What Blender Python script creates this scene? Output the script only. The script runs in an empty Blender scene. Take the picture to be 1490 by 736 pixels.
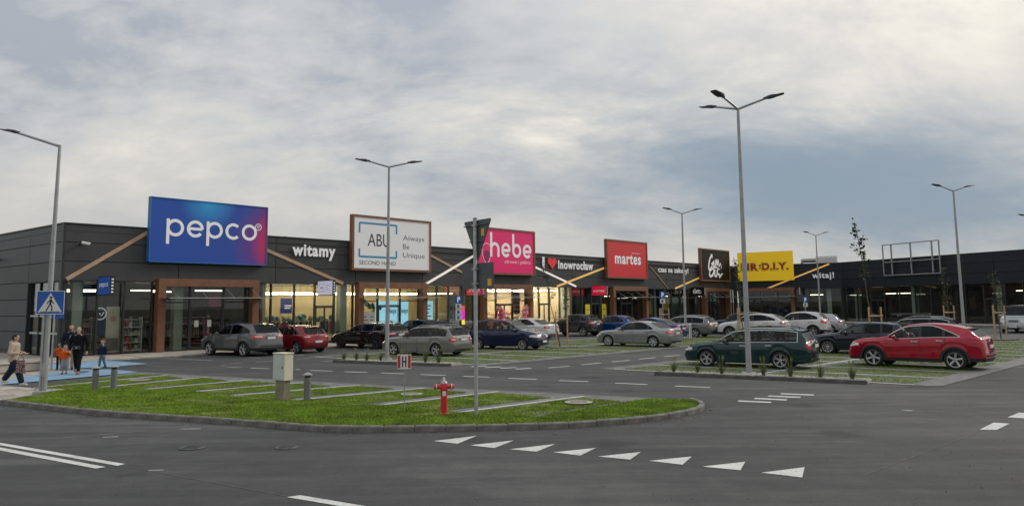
import bpy, math, random
from mathutils import Vector, Matrix
random.seed(7)
R = math.radians
SC = bpy.context.scene
COL = SC.collection

# ------------------------------------------------------------------ camera
FPX, CXP, CYP, CAMH = 1076.0, 745.0, 325.0, 2.4
ROLL = 0.012
PITCH = math.atan((443 - CYP) / FPX)
_f = Vector((0, math.cos(PITCH), math.sin(PITCH)))
_u = Vector((0, -math.sin(PITCH), math.cos(PITCH)))
_r = Vector((1, 0, 0))
CR = math.cos(ROLL) * _r - math.sin(ROLL) * _u
CU = math.cos(ROLL) * _u + math.sin(ROLL) * _r
cam_d = bpy.data.cameras.new('camera')
cam = bpy.data.objects.new('camera', cam_d)
COL.objects.link(cam)
cam_d.sensor_fit = 'HORIZONTAL'
cam_d.sensor_width = 36
cam_d.lens = 36 * FPX / 1490
cam_d.shift_y = -(368 - CYP) / 1490
cam_d.clip_start = 0.1
cam_d.clip_end = 6000
mw = Matrix((CR, CU, -_f)).transposed().to_4x4()
mw.translation = Vector((0, 0, CAMH))
cam.matrix_world = mw
SC.camera = cam

# ------------------------------------------------------------------ sky, sun, exposure
SUN_EL, SUN_AZ = R(32), R(62)          # azimuth clockwise from +Y
world = bpy.data.worlds.new('World')
SC.world = world
world.use_nodes = True
wn = world.node_tree.nodes
wl = world.node_tree.links
wn.clear()


def N(tree, typ, **kw):
    n = tree.nodes.new(typ)
    for k, v in kw.items():
        if k.startswith('i_'):
            key = k[2:]
            key = int(key) if key.isdigit() else key
            n.inputs[key].default_value = v
        else:
            setattr(n, k, v)
    return n


def build_world():
    t = world.node_tree
    out = N(t, 'ShaderNodeOutputWorld')
    bg = N(t, 'ShaderNodeBackground', i_Strength=0.1)
    wl.new(bg.outputs[0], out.inputs[0])
    sky = N(t, 'ShaderNodeTexSky', sky_type='NISHITA', sun_disc=False, sun_elevation=SUN_EL,
            sun_rotation=SUN_AZ, air_density=1.0, dust_density=2.0)
    tc = N(t, 'ShaderNodeTexCoord')
    sep = N(t, 'ShaderNodeSeparateXYZ')
    wl.new(tc.outputs['Generated'], sep.inputs[0])
    zc = N(t, 'ShaderNodeMath', operation='MAXIMUM', i_1=0.0)
    wl.new(sep.outputs['Z'], zc.inputs[0])
    za = N(t, 'ShaderNodeMath', operation='ADD', i_1=0.36)
    wl.new(zc.outputs[0], za.inputs[0])
    div = N(t, 'ShaderNodeVectorMath', operation='DIVIDE')
    cmb = N(t, 'ShaderNodeCombineXYZ')
    for i in range(3):
        wl.new(za.outputs[0], cmb.inputs[i])
    wl.new(tc.outputs['Generated'], div.inputs[0])
    wl.new(cmb.outputs[0], div.inputs[1])

    def layer(rot, sx, sy, scale, detail, rough, off):
        mp = N(t, 'ShaderNodeMapping')
        mp.inputs['Rotation'].default_value = (0, 0, rot)
        mp.inputs['Scale'].default_value = (sx, sy, 0)
        mp.inputs['Location'].default_value = off
        wl.new(div.outputs[0], mp.inputs[0])
        nz = N(t, 'ShaderNodeTexNoise', i_Scale=scale, i_Detail=detail, i_Roughness=rough, i_Distortion=0.35)
        wl.new(mp.outputs[0], nz.inputs['Vector'])
        return nz.outputs['Fac']

    def ramp(src, *stops):
        r = N(t, 'ShaderNodeValToRGB')
        el = r.color_ramp.elements
        el[0].position, el[0].color = stops[0][0], (*stops[0][1], 1)
        el[1].position, el[1].color = stops[-1][0], (*stops[-1][1], 1)
        for p, c in stops[1:-1]:
            e = el.new(p)
            e.color = (*c, 1)
        wl.new(src, r.inputs[0])
        return r.outputs[0]

    def mix(fac, a, b):
        m = N(t, 'ShaderNodeMix', data_type='RGBA')
        wl.new(fac, m.inputs[0])
        for s, i in ((a, 6), (b, 7)):
            if isinstance(s, tuple):
                m.inputs[i].default_value = (*s, 1)
            else:
                wl.new(s, m.inputs[i])
        return m.outputs[2]
    # grey stratocumulus sheet: soft folds, light and dark
    n1 = layer(R(-24), 1.0, 1.35, 1.75, 12, 0.60, (3.1, 1.7, 0))
    n2 = layer(R(12), 1.0, 1.15, 0.95, 5, 0.5, (5.9, 4.2, 0))
    n3 = layer(R(-30), 1.0, 1.7, 8.0, 9, 0.62, (1.0, 6.0, 0))

    def madd(src, k, add):
        q = N(t, 'ShaderNodeMath', operation='MULTIPLY_ADD', i_1=k)
        wl.new(src, q.inputs[0])
        if isinstance(add, float):
            q.inputs[2].default_value = add
        else:
            wl.new(add, q.inputs[2])
        return q.outputs[0]

    def fold(az_, el_, rot, sx, sy, r0, r1):
        """a broad feature of the cloud sheet: 1 inside, fading out raggedly"""
        d = Vector((math.sin(R(az_)) * math.cos(R(el_)), math.cos(R(az_)) * math.cos(R(el_)), math.sin(R(el_))))
        k = 1 / (d.z + 0.36)
        rm = N(t, 'ShaderNodeMapping')
        rm.inputs['Location'].default_value = (-d.x * k, -d.y * k, 0)
        wl.new(div.outputs[0], rm.inputs[0])
        rs_ = N(t, 'ShaderNodeMapping')
        rs_.inputs['Rotation'].default_value = (0, 0, R(rot))
        rs_.inputs['Scale'].default_value = (1 / sx, 1 / sy, 0)
        wl.new(rm.outputs[0], rs_.inputs[0])
        ln = N(t, 'ShaderNodeVectorMath', operation='LENGTH')
        wl.new(rs_.outputs[0], ln.inputs[0])
        v = madd(n1, 1.3, madd(n3, 0.35, ln.outputs['Value']))
        mr = N(t, 'ShaderNodeMapRange', interpolation_type='SMOOTHSTEP')
        for i, x in ((1, r0 + 0.82), (2, r1 + 0.82), (3, 1.0), (4, 0.0)):
            mr.inputs[i].default_value = x
        wl.new(v, mr.inputs[0])
        return mr.outputs[0]
    dark = fold(-4, 20, 0, 0.75, 0.45, 0.0, 1.3)
    dark2 = fold(-30, 24, -20, 0.6, 0.45, 0.0, 1.3)
    lite = fold(34, 20, 30, 0.75, 0.45, 0.0, 1.4)
    rift = fold(25, 8.0, 26, 1.15, 0.42, 0.05, 1.2)
    v = madd(n1, 0.50, madd(n2, 0.42, madd(n3, 0.14, 0.0)))
    v = madd(dark, -0.06, madd(lite, 0.16, madd(dark2, -0.05, v)))
    cl = ramp(v, (0.43, (3.15, 3.4, 3.8)), (0.49, (4.1, 4.25, 4.4)), (0.54, (4.75, 4.8, 4.8)), (0.60, (5.5, 5.38, 5.1)),
              (0.70, (7.5, 7.05, 6.2)))
    # the lowest sky is seen through more warm haze
    hzr = N(t, 'ShaderNodeMapRange', interpolation_type='SMOOTHSTEP')
    for i, x in ((1, 0.02), (2, 0.24), (3, 0.6), (4, 0.0)):
        hzr.inputs[i].default_value = x
    wl.new(zc.outputs[0], hzr.inputs[0])
    cl = mix(hzr.outputs[0], cl, (4.7, 4.5, 4.2))
    # an overcast sheet is brighter overhead
    z2 = N(t, 'ShaderNodeMath', operation='POWER', i_1=2.0)
    wl.new(zc.outputs[0], z2.inputs[0])
    br = madd(z2.outputs[0], 0.9, 1.06)
    vm = N(t, 'ShaderNodeVectorMath', operation='SCALE')
    wl.new(cl, vm.inputs[0])
    wl.new(br, vm.inputs['Scale'])
    gs = N(t, 'ShaderNodeMath', operation='MULTIPLY', i_1=0.97)
    wl.new(rift, gs.inputs[0])
    blue = mix(gs.outputs[0], vm.outputs[0], (2.1, 2.75, 3.45))
    tf = N(t, 'ShaderNodeMath', operation='MULTIPLY', i_1=0.10)
    wl.new(n2, tf.inputs[0])
    fin = mix(tf.outputs[0], blue, sky.outputs[0])
    wl.new(fin, bg.inputs[0])


build_world()
sun_d = bpy.data.lights.new('sun', 'SUN')
sun_d.energy = 1.3
sun_d.angle = R(18)
sun_d.color = (1.0, 0.94, 0.86)
sun = bpy.data.objects.new('sun', sun_d)
COL.objects.link(sun)
sd = Vector((math.sin(SUN_AZ) * math.cos(SUN_EL), math.cos(SUN_AZ) * math.cos(SUN_EL), math.sin(SUN_EL)))
sun.rotation_euler = sd.to_track_quat('Z', 'Y').to_euler()
sun.location = sd * 60
vs = SC.view_settings
vs.view_transform = 'Standard'
vs.look = 'None'
vs.exposure = 0.22
vs.gamma = 1.0
vs.use_curve_mapping = False
SC.cycles.max_bounces = 7
SC.cycles.diffuse_bounces = 3
SC.cycles.glossy_bounces = 3
SC.cycles.transmission_bounces = 3
SC.cycles.transparent_max_bounces = 14
SC.cycles.sample_clamp_indirect = 4.0
SC.cycles.caustics_reflective = False
SC.cycles.caustics_refractive = False


# ------------------------------------------------------------------ pixel -> place
def ray(x, y):
    return _f + CR * ((x - CXP) / FPX) + CU * ((CYP - y) / FPX)


def G(x, y, z=0.0):
    d = ray(x, y)
    t = (z - CAMH) / d.z
    return Vector((d.x * t, d.y * t, z))


def az(a):
    return Vector((math.sin(R(a)), math.cos(R(a)), 0))


# ------------------------------------------------------------------ mesh helpers
class MB:
    def __init__(self):
        self.v, self.f, self.m = [], [], []

    def add(self, vs_, fs, mi=0):
        o = len(self.v)
        self.v += [tuple(p) for p in vs_]
        self.f += [tuple(i + o for i in f) for f in fs]
        self.m += [mi] * len(fs)
        return self

    def box(self, x0, x1, y0, y1, z0, z1, mi=0):
        return self.add([(x0, y0, z0), (x1, y0, z0), (x1, y1, z0), (x0, y1, z0), (x0, y0, z1), (x1, y0, z1), (x1, y1, z1), (x0, y1, z1)],
                        [(0, 3, 2, 1), (4, 5, 6, 7), (0, 1, 5, 4), (1, 2, 6, 5), (2, 3, 7, 6), (3, 0, 4, 7)], mi)

    def cbox(self, x0, x1, y0, y1, z0, z1, c=0.01, mi=0):
        # box with chamfered vertical and top edges
        p = [(x0 + c, y0), (x1 - c, y0), (x1, y0 + c), (x1, y1 - c), (x1 - c, y1), (x0 + c, y1), (x0, y1 - c), (x0, y0 + c)]
        cx, cy = (x0 + x1) / 2, (y0 + y1) / 2
        q = [(a + (c if a < cx else -c), b + (c if b < cy else -c)) for a, b in p]
        vs_ = [(a, b, z0) for a, b in p] + [(a, b, z1 - c) for a, b in p] + [(a, b, z1) for a, b in q]
        fs = [tuple(range(7, -1, -1)), tuple(range(16, 24))]
        for k in range(2):
            for i in range(8):
                j = (i + 1) % 8
                fs.append((k * 8 + i, k * 8 + j, k * 8 + 8 + j, k * 8 + 8 + i))
        return self.add(vs_, fs, mi)

    def prism(self, poly, z0, z1, mi=0):
        n = len(poly)
        vs_ = [(p[0], p[1], z0) for p in poly] + [(p[0], p[1], z1) for p in poly]
        fs = [tuple(range(n - 1, -1, -1)), tuple(range(n, 2 * n))] + [(i, (i + 1) % n, n + (i + 1) % n, n + i) for i in range(n)]
        return self.add(vs_, fs, mi)

    def tube(self, pts, rad, n=8, cap=True, mi=0):
        pts = [Vector(p) for p in pts]
        if not isinstance(rad, (list, tuple)):
            rad = [rad] * len(pts)
        vs_, fs = [], []
        prev = None
        for i, p in enumerate(pts):
            d = (pts[min(i + 1, len(pts) - 1)] - pts[max(i - 1, 0)])
            if d.length < 1e-9:
                d = Vector((0, 0, 1))
            d.normalize()
            if prev is None:
                a = Vector((0, 0, 1)) if abs(d.z) < 0.9 else Vector((1, 0, 0))
                u = d.cross(a).normalized()
            else:
                u = (prev - d * prev.dot(d))
                u = u.normalized() if u.length > 1e-6 else d.orthogonal().normalized()
            prev = u
            w = d.cross(u)
            for k in range(n):
                t = 2 * math.pi * k / n
                vs_.append(p + (u * math.cos(t) + w * math.sin(t)) * rad[i])
        for i in range(len(pts) - 1):
            for k in range(n):
                k2 = (k + 1) % n
                fs.append((i * n + k, i * n + k2, (i + 1) * n + k2, (i + 1) * n + k))
        if cap:
            fs.append(tuple(range(n - 1, -1, -1)))
            fs.append(tuple(range((len(pts) - 1) * n, len(pts) * n)))
        return self.add(vs_, fs, mi)

    def lathe(self, prof, n=20, axis='z', c=(0, 0, 0), mi=0, close=False):
        vs_, fs = [], []
        for r, h in prof:
            for k in range(n):
                t = 2 * math.pi * k / n
                a, b = r * math.cos(t), r * math.sin(t)
                p = (a, b, h) if axis == 'z' else ((a, h, b) if axis == 'y' else (h, a, b))
                vs_.append((p[0] + c[0], p[1] + c[1], p[2] + c[2]))
        m = len(prof)
        for i in range(m if close else m - 1):
            i2 = (i + 1) % m
            for k in range(n):
                k2 = (k + 1) % n
                fs.append((i * n + k, i * n + k2, i2 * n + k2, i2 * n + k))
        if not close:
            fs.append(tuple(range(n - 1, -1, -1)))
            fs.append(tuple(range((m - 1) * n, m * n)))
        return self.add(vs_, fs, mi)

    def ball(self, c, rx, ry=None, rz=None, n=10, m=7, mi=0):
        ry = rx if ry is None else ry
        rz = rx if rz is None else rz
        vs_ = [(c[0], c[1], c[2] - rz)]
        for i in range(1, m):
            p = -math.pi / 2 + math.pi * i / m
            for k in range(n):
                t = 2 * math.pi * k / n
                vs_.append((c[0] + rx * math.cos(p) * math.cos(t), c[1] + ry * math.cos(p) * math.sin(t), c[2] + rz * math.sin(p)))
        vs_.append((c[0], c[1], c[2] + rz))
        fs = [(0, 1 + (k + 1) % n, 1 + k) for k in range(n)]
        for i in range(m - 2):
            for k in range(n):
                k2 = (k + 1) % n
                fs.append((1 + i * n + k, 1 + i * n + k2, 1 + (i + 1) * n + k2, 1 + (i + 1) * n + k))
        l = len(vs_) - 1
        fs += [(l, 1 + (m - 2) * n + k, 1 + (m - 2) * n + (k + 1) % n) for k in range(n)]
        return self.add(vs_, fs, mi)

    def mesh(self, name, mats, smooth=None):
        me = bpy.data.meshes.new(name)
        me.from_pydata(self.v, [], self.f)
        if not isinstance(mats, (list, tuple)):
            mats = [mats]
        for m in mats:
            me.materials.append(m)
        if any(self.m):
            me.polygons.foreach_set('material_index', self.m)
        if smooth is not None:
            me.polygons.foreach_set('use_smooth', [True] * len(me.polygons))
            me.set_sharp_from_angle(angle=R(smooth))
        me.update()
        return me


def link(name, me, parent=None, M=None):
    o = bpy.data.objects.new(name, me)
    COL.objects.link(o)
    if parent is not None:
        o.parent = parent
    if M is not None:
        o.matrix_basis = M
    return o


def mk(name, mb, mat, parent=None, M=None, smooth=None):
    return link(name, mb.mesh(name, mat, smooth), parent, M)


def tag(o, label, cat, group=None):
    o['label'] = label
    o['category'] = cat
    if group:
        o['group'] = group
    return o


def empty(name, M, label, cat, group=None):
    o = bpy.data.objects.new(name, None)
    o.empty_display_size = 0.3
    COL.objects.link(o)
    o.matrix_basis = M
    return tag(o, label, cat, group)


def struct(name, mb, mat, parent=None, kind='structure', smooth=None):
    o = mk(name, mb, mat, parent, smooth=smooth)
    if parent is None or kind == 'stuff':
        o['kind'] = kind
    return o


def frame(o, ang, z=0.0):
    return Matrix.Translation((o[0], o[1], z)) @ Matrix.Rotation(ang, 4, 'Z')


def T(x, y, z=0.0, rz=0.0):
    return Matrix.Translation((x, y, z)) @ Matrix.Rotation(rz, 4, 'Z')


# ------------------------------------------------------------------ materials
MATS = {}


def mat(name, col, rough=0.6, metal=0.0, var=0.0, scale=8.0, bump=0.0, bscale=60.0, coat=0.0, spec=0.5, emit=None, detail=6, alpha=None):
    if name in MATS:
        return MATS[name]
    m = bpy.data.materials.new(name)
    m.use_nodes = True
    t = m.node_tree
    b = t.nodes['Principled BSDF']
    b.inputs['Base Color'].default_value = (*col, 1)
    b.inputs['Roughness'].default_value = rough
    b.inputs['Metallic'].default_value = metal
    b.inputs['Specular IOR Level'].default_value = spec
    b.inputs['Coat Weight'].default_value = coat
    b.inputs['Coat Roughness'].default_value = 0.025
    tc = N(t, 'ShaderNodeTexCoord')
    if var:
        nz = N(t, 'ShaderNodeTexNoise', i_Scale=scale, i_Detail=detail, i_Roughness=0.6)
        t.links.new(tc.outputs['Object'], nz.inputs['Vector'])
        r = N(t, 'ShaderNodeValToRGB')
        e = r.color_ramp.elements
        e[0].position, e[1].position = 0.3, 0.72
        e[0].color = (*[c * (1 - var) for c in col], 1)
        e[1].color = (*[min(1, c * (1 + var)) for c in col], 1)
        t.links.new(nz.outputs['Fac'], r.inputs[0])
        t.links.new(r.outputs[0], b.inputs['Base Color'])
    if bump:
        nb = N(t, 'ShaderNodeTexNoise', i_Scale=bscale, i_Detail=4)
        t.links.new(tc.outputs['Object'], nb.inputs['Vector'])
        bp = N(t, 'ShaderNodeBump', i_Strength=bump, i_Distance=0.01)
        t.links.new(nb.outputs['Fac'], bp.inputs['Height'])
        t.links.new(bp.outputs[0], b.inputs['Normal'])
    if emit:
        b.inputs['Emission Color'].default_value = (*emit[0], 1)
        b.inputs['Emission Strength'].default_value = emit[1]
    MATS[name] = m
    return m


def glass(name, tint, refl=0.05, k=1.0, rough=0.02):
    m = bpy.data.materials.new(name)
    m.use_nodes = True
    t = m.node_tree
    t.nodes.clear()
    out = N(t, 'ShaderNodeOutputMaterial')
    tr = N(t, 'ShaderNodeBsdfTransparent')
    tr.inputs[0].default_value = (*tint, 1)
    gl = N(t, 'ShaderNodeBsdfGlossy', i_Roughness=rough)
    gl.inputs[0].default_value = (0.95, 0.97, 1, 1)
    fr = N(t, 'ShaderNodeFresnel', i_IOR=1.5)
    ma = N(t, 'ShaderNodeMath', operation='MULTIPLY_ADD', i_1=k, i_2=refl)
    ma.use_clamp = True
    mx = N(t, 'ShaderNodeMixShader')
    t.links.new(fr.outputs[0], ma.inputs[0])
    t.links.new(ma.outputs[0], mx.inputs[0])
    t.links.new(tr.outputs[0], mx.inputs[1])
    t.links.new(gl.outputs[0], mx.inputs[2])
    t.links.new(mx.outputs[0], out.inputs[0])
    MATS[name] = m
    return m


def asphalt_mat():
    m = bpy.data.materials.new('asphalt')
    m.use_nodes = True
    t = m.node_tree
    L = t.links.new
    b = t.nodes['Principled BSDF']
    b.inputs['Roughness'].default_value = 0.82
    b.inputs['Specular IOR Level'].default_value = 0.35
    tc = N(t, 'ShaderNodeTexCoord')
    big = N(t, 'ShaderNodeTexNoise', i_Scale=0.16, i_Detail=5, i_Roughness=0.55)
    mid = N(t, 'ShaderNodeTexNoise', i_Scale=1.6, i_Detail=12, i_Roughness=0.78)
    mp = N(t, 'ShaderNodeMapping')
    mp.inputs['Rotation'].default_value = (0, 0, R(-32))
    mp.inputs['Scale'].default_value = (0.10, 0.9, 1)
    L(tc.outputs['Object'], mp.inputs[0])
    streak = N(t, 'ShaderNodeTexNoise', i_Scale=2.0, i_Detail=6, i_Roughness=0.6)
    L(mp.outputs[0], streak.inputs['Vector'])
    fine = N(t, 'ShaderNodeTexNoise', i_Scale=45, i_Detail=3, i_Roughness=0.7)
    vor = N(t, 'ShaderNodeTexVoronoi', i_Scale=70)
    for n in (big, mid, fine, vor):
        L(tc.outputs['Object'], n.inputs['Vector'])

    def addm(a, b_, k):
        q = N(t, 'ShaderNodeMath', operation='MULTIPLY_ADD', i_1=k)
        L(a, q.inputs[0])
        if isinstance(b_, float):
            q.inputs[2].default_value = b_
        else:
            L(b_, q.inputs[2])
        return q.outputs[0]
    s = addm(big.outputs['Fac'], 0.0, 0.50)
    s = addm(mid.outputs['Fac'], s, 0.36)
    s = addm(streak.outputs['Fac'], s, 0.46)
    s = addm(fine.outputs['Fac'], s, 0.22)
    r = N(t, 'ShaderNodeValToRGB')
    e = r.color_ramp.elements
    e[0].position, e[0].color = 0.58, (0.028, 0.028, 0.029, 1)
    e[1].position, e[1].color = 0.95, (0.112, 0.111, 0.108, 1)
    x = e.new(0.77)
    x.color = (0.061, 0.061, 0.0615, 1)
    L(s, r.inputs[0])
    # pale dusty specks
    sp = N(t, 'ShaderNodeTexNoise', i_Scale=7, i_Detail=9, i_Roughness=0.75)
    L(tc.outputs['Object'], sp.inputs['Vector'])
    rs = N(t, 'ShaderNodeValToRGB')
    rs.color_ramp.elements[0].position = 0.66
    rs.color_ramp.elements[1].position = 0.80
    L(sp.outputs['Fac'], rs.inputs[0])
    mx = N(t, 'ShaderNodeMix', data_type='RGBA')
    mm = N(t, 'ShaderNodeMath', operation='MULTIPLY', i_1=0.5)
    L(rs.outputs[0], mm.inputs[0])
    L(mm.outputs[0], mx.inputs[0])
    L(r.outputs[0], mx.inputs[6])
    mx.inputs[7].default_value = (0.20, 0.195, 0.185, 1)
    # oil drips and damp stains
    oi = N(t, 'ShaderNodeTexVoronoi', i_Scale=0.45)
    wob = N(t, 'ShaderNodeTexNoise', i_Scale=3.0, i_Detail=5)
    L(tc.outputs['Object'], wob.inputs['Vector'])
    L(tc.outputs['Object'], oi.inputs['Vector'])
    od = addm(wob.outputs['Fac'], oi.outputs['Distance'], 0.25)
    ro = N(t, 'ShaderNodeMapRange', interpolation_type='SMOOTHSTEP')
    for i_, x_ in ((1, 0.18), (2, 0.40), (3, 0.55), (4, 1.0)):
        ro.inputs[i_].default_value = x_
    L(od, ro.inputs[0])
    mo = N(t, 'ShaderNodeVectorMath', operation='SCALE')
    L(mx.outputs[2], mo.inputs[0])
    L(ro.outputs[0], mo.inputs['Scale'])
    L(mo.outputs[0], b.inputs['Base Color'])
    bp = N(t, 'ShaderNodeBump', i_Strength=0.6, i_Distance=0.008)
    L(vor.outputs['Distance'], bp.inputs['Height'])
    L(bp.outputs[0], b.inputs['Normal'])
    MATS['asphalt'] = m
    return m


def paver_mat(name, col, joint, sx, sy, rot=0.0, var=0.25, jw=0.03):
    m = bpy.data.materials.new(name)
    m.use_nodes = True
    t = m.node_tree
    L = t.links.new
    b = t.nodes['Principled BSDF']
    b.inputs['Roughness'].default_value = 0.85
    tc = N(t, 'ShaderNodeTexCoord')
    mp = N(t, 'ShaderNodeMapping')
    mp.inputs['Rotation'].default_value = (0, 0, rot)
    L(tc.outputs['Object'], mp.inputs[0])
    br = N(t, 'ShaderNodeTexBrick')
    br.inputs['Scale'].default_value = 1.0
    br.inputs['Brick Width'].default_value = sx
    br.inputs['Row Height'].default_value = sy
    br.inputs['Mortar Size'].default_value = jw * min(sx, sy)
    br.inputs['Color1'].default_value = (*[c * (1 - var) for c in col], 1)
    br.inputs['Color2'].default_value = (*[min(1, c * (1 + var)) for c in col], 1)
    br.inputs['Mortar'].default_value = (*joint, 1)
    L(mp.outputs[0], br.inputs['Vector'])
    nz = N(t, 'ShaderNodeTexNoise', i_Scale=1.7, i_Detail=8, i_Roughness=0.65)
    L(tc.outputs['Object'], nz.inputs['Vector'])
    mx = N(t, 'ShaderNodeMix', data_type='RGBA', blend_type='MULTIPLY')
    mx.inputs[0].default_value = 1
    r = N(t, 'ShaderNodeValToRGB')
    r.color_ramp.elements[0].position, r.color_ramp.elements[0].color = 0.3, (0.72, 0.72, 0.72, 1)
    r.color_ramp.elements[1].position, r.color_ramp.elements[1].color = 0.7, (1.12, 1.12, 1.12, 1)
    L(nz.outputs['Fac'], r.inputs[0])
    L(br.outputs['Color'], mx.inputs[6])
    L(r.outputs[0], mx.inputs[7])
    L(mx.outputs[2], b.inputs['Base Color'])
    bp = N(t, 'ShaderNodeBump', i_Strength=0.4, i_Distance=0.006)
    L(br.outputs['Fac'], bp.inputs['Height'])
    bp.invert = True
    L(bp.outputs[0], b.inputs['Normal'])
    MATS[name] = m
    return m


asphalt_mat()


def worn_paint(name, col, wear):
    m = bpy.data.materials.new(name)
    m.use_nodes = True
    t = m.node_tree
    b = t.nodes['Principled BSDF']
    b.inputs['Roughness'].default_value = 0.75
    tc = N(t, 'ShaderNodeTexCoord')
    n1 = N(t, 'ShaderNodeTexNoise', i_Scale=26, i_Detail=10, i_Roughness=0.75)
    n2 = N(t, 'ShaderNodeTexNoise', i_Scale=2.2, i_Detail=5)
    for n in (n1, n2):
        t.links.new(tc.outputs['Object'], n.inputs['Vector'])
    ad = N(t, 'ShaderNodeMath', operation='MULTIPLY_ADD', i_1=0.45)
    t.links.new(n2.outputs['Fac'], ad.inputs[0])
    t.links.new(n1.outputs['Fac'], ad.inputs[2])
    r = N(t, 'ShaderNodeValToRGB')
    e = r.color_ramp.elements
    e[0].position, e[0].color = 0.60 - wear, (*col, 1)
    e[1].position, e[1].color = 0.98 - wear, (0.12, 0.12, 0.12, 1)
    x = e.new(0.82 - wear)
    x.color = (*[c * 0.72 for c in col], 1)
    t.links.new(ad.outputs[0], r.inputs[0])
    t.links.new(r.outputs[0], b.inputs['Base Color'])
    MATS[name] = m


worn_paint('paint', (0.66, 0.66, 0.64), 0.0)
worn_paint('paint_worn', (0.46, 0.46, 0.44), 0.10)
A_RAD = math.atan2(0.73691, 0.67599)      # heading of the long facade
paver_mat('pavement', (0.40, 0.355, 0.305), (0.22, 0.2, 0.18), 0.4, 0.4, A_RAD)
paver_mat('grey_paver', (0.17, 0.17, 0.165), (0.08, 0.08, 0.075), 0.2, 0.1, R(44))
paver_mat('grass_paver', (0.125, 0.135, 0.075), (0.075, 0.11, 0.022), 0.30, 0.24, R(44), 0.3, 0.16)
mat('soil', (0.12, 0.105, 0.07), 0.95, var=0.4, scale=3)
mat('turf', (0.12, 0.165, 0.026), 0.95, var=0.5, scale=2.5, bump=0.6, bscale=30)
mat('blade', (0.17, 0.285, 0.022), 0.75, var=0.5, scale=1.6, spec=0.25)
mat('blade_dry', (0.22, 0.26, 0.05), 0.8, var=0.4, scale=2.5, spec=0.2)
mat('kerb', (0.155, 0.148, 0.135), 0.9, var=0.4, scale=5, bump=0.3, bscale=40)
mat('kerb_dark', (0.105, 0.10, 0.094), 0.9, var=0.45, scale=4, bump=0.3, bscale=40)
mat('paint', (0.62, 0.62, 0.60), 0.7, var=0.22, scale=9, detail=10)
mat('paint_worn', (0.42, 0.42, 0.40), 0.8, var=0.35, scale=7, detail=10)
mat('blue_paint', (0.19, 0.32, 0.45), 0.75, var=0.28, scale=2.2, detail=9)
mat('gravel', (0.34, 0.32, 0.28), 0.95, var=0.5, scale=14, bump=0.8, bscale=35)
mat('pebble', (0.42, 0.40, 0.36), 0.9, var=0.4, scale=3)
mat('cladding', (0.047, 0.048, 0.049), 0.48, 0.0, var=0.14, scale=0.9, spec=0.45)
mat('cladding_blue', (0.017, 0.020, 0.027), 0.5, 0.0, var=0.14, scale=0.9, spec=0.3)
mat('cladding_slate', (0.050, 0.058, 0.065), 0.46, 0.0, var=0.14, scale=0.9, spec=0.45)
for _nm in ('cladding', 'cladding_slate', 'cladding_blue'):
    _t = M_c = MATS[_nm].node_tree
    _oi = N(_t, 'ShaderNodeObjectInfo')
    _mr = N(_t, 'ShaderNodeMapRange')
    _mr.inputs[3].default_value, _mr.inputs[4].default_value = 0.86, 1.14
    _t.links.new(_oi.outputs['Random'], _mr.inputs[0])
    _sc = N(_t, 'ShaderNodeVectorMath', operation='SCALE')
    _b = _t.nodes['Principled BSDF']
    _src = _b.inputs['Base Color'].links[0].from_socket
    _t.links.new(_src, _sc.inputs[0])
    _t.links.new(_mr.outputs[0], _sc.inputs['Scale'])
    _t.links.new(_sc.outputs[0], _b.inputs['Base Color'])
mat('joint', (0.017, 0.0175, 0.0185), 0.8)
mat('trim_dark', (0.022, 0.024, 0.026), 0.45, spec=0.5)
mat('portal_wood', (0.20, 0.085, 0.042), 0.55, var=0.22, scale=2.5)
mat('batten', (0.48, 0.31, 0.20), 0.6, var=0.15, scale=3)
mat('batten_dark', (0.23, 0.16, 0.12), 0.6, var=0.15, scale=3)
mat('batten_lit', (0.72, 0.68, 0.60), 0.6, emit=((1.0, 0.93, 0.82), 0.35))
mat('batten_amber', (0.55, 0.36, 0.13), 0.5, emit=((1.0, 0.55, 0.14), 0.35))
mat('white', (0.72, 0.72, 0.71), 0.5, var=0.05, scale=4)
mat('letter_white', (0.80, 0.80, 0.80), 0.5, emit=((1, 1, 1), 0.10))
mat('black', (0.012, 0.012, 0.013), 0.5)
mat('steel', (0.42, 0.43, 0.43), 0.48, 0.6, var=0.2, scale=6)
mat('galv', (0.33, 0.335, 0.34), 0.5, 0.6, var=0.22, scale=5, bump=0.05)
mat('lamp_grey', (0.36, 0.365, 0.37), 0.5, 0.4, var=0.15, scale=3)
mat('lamp_head', (0.045, 0.05, 0.058), 0.45, 0.3)
mat('sign_back', (0.10, 0.108, 0.112), 0.6, 0.25, var=0.12, scale=3)
mat('sign_blue', (0.016, 0.10, 0.42), 0.45)
mat('sticker', (0.75, 0.42, 0.05), 0.6)
mat('hydrant_red', (0.52, 0.022, 0.03), 0.38, var=0.12, scale=6, coat=0.3)
mat('cabinet_cream', (0.60, 0.57, 0.46), 0.65, var=0.08, scale=4)
mat('cabinet_grey', (0.50, 0.53, 0.53), 0.7, var=0.1, scale=5)
mat('concrete', (0.36, 0.33, 0.28), 0.9, var=0.2, scale=3, bump=0.2)
mat('plinth', (0.22, 0.20, 0.15), 0.85, var=0.25, scale=5)
mat('bollard', (0.19, 0.195, 0.195), 0.5, 0.4, var=0.1, scale=5)
mat('timber', (0.46, 0.31, 0.17), 0.75, var=0.25, scale=6)
mat('bark', (0.10, 0.08, 0.06), 0.9, var=0.3, scale=9)
mat('leaf', (0.035, 0.052, 0.022), 0.7, var=0.4, scale=4)
mat('tuft', (0.10, 0.115, 0.055), 0.8, var=0.4, scale=9)
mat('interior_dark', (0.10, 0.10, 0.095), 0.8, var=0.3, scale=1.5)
mat('interior_floor', (0.11, 0.105, 0.10), 0.35, var=0.2, scale=2)
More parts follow.
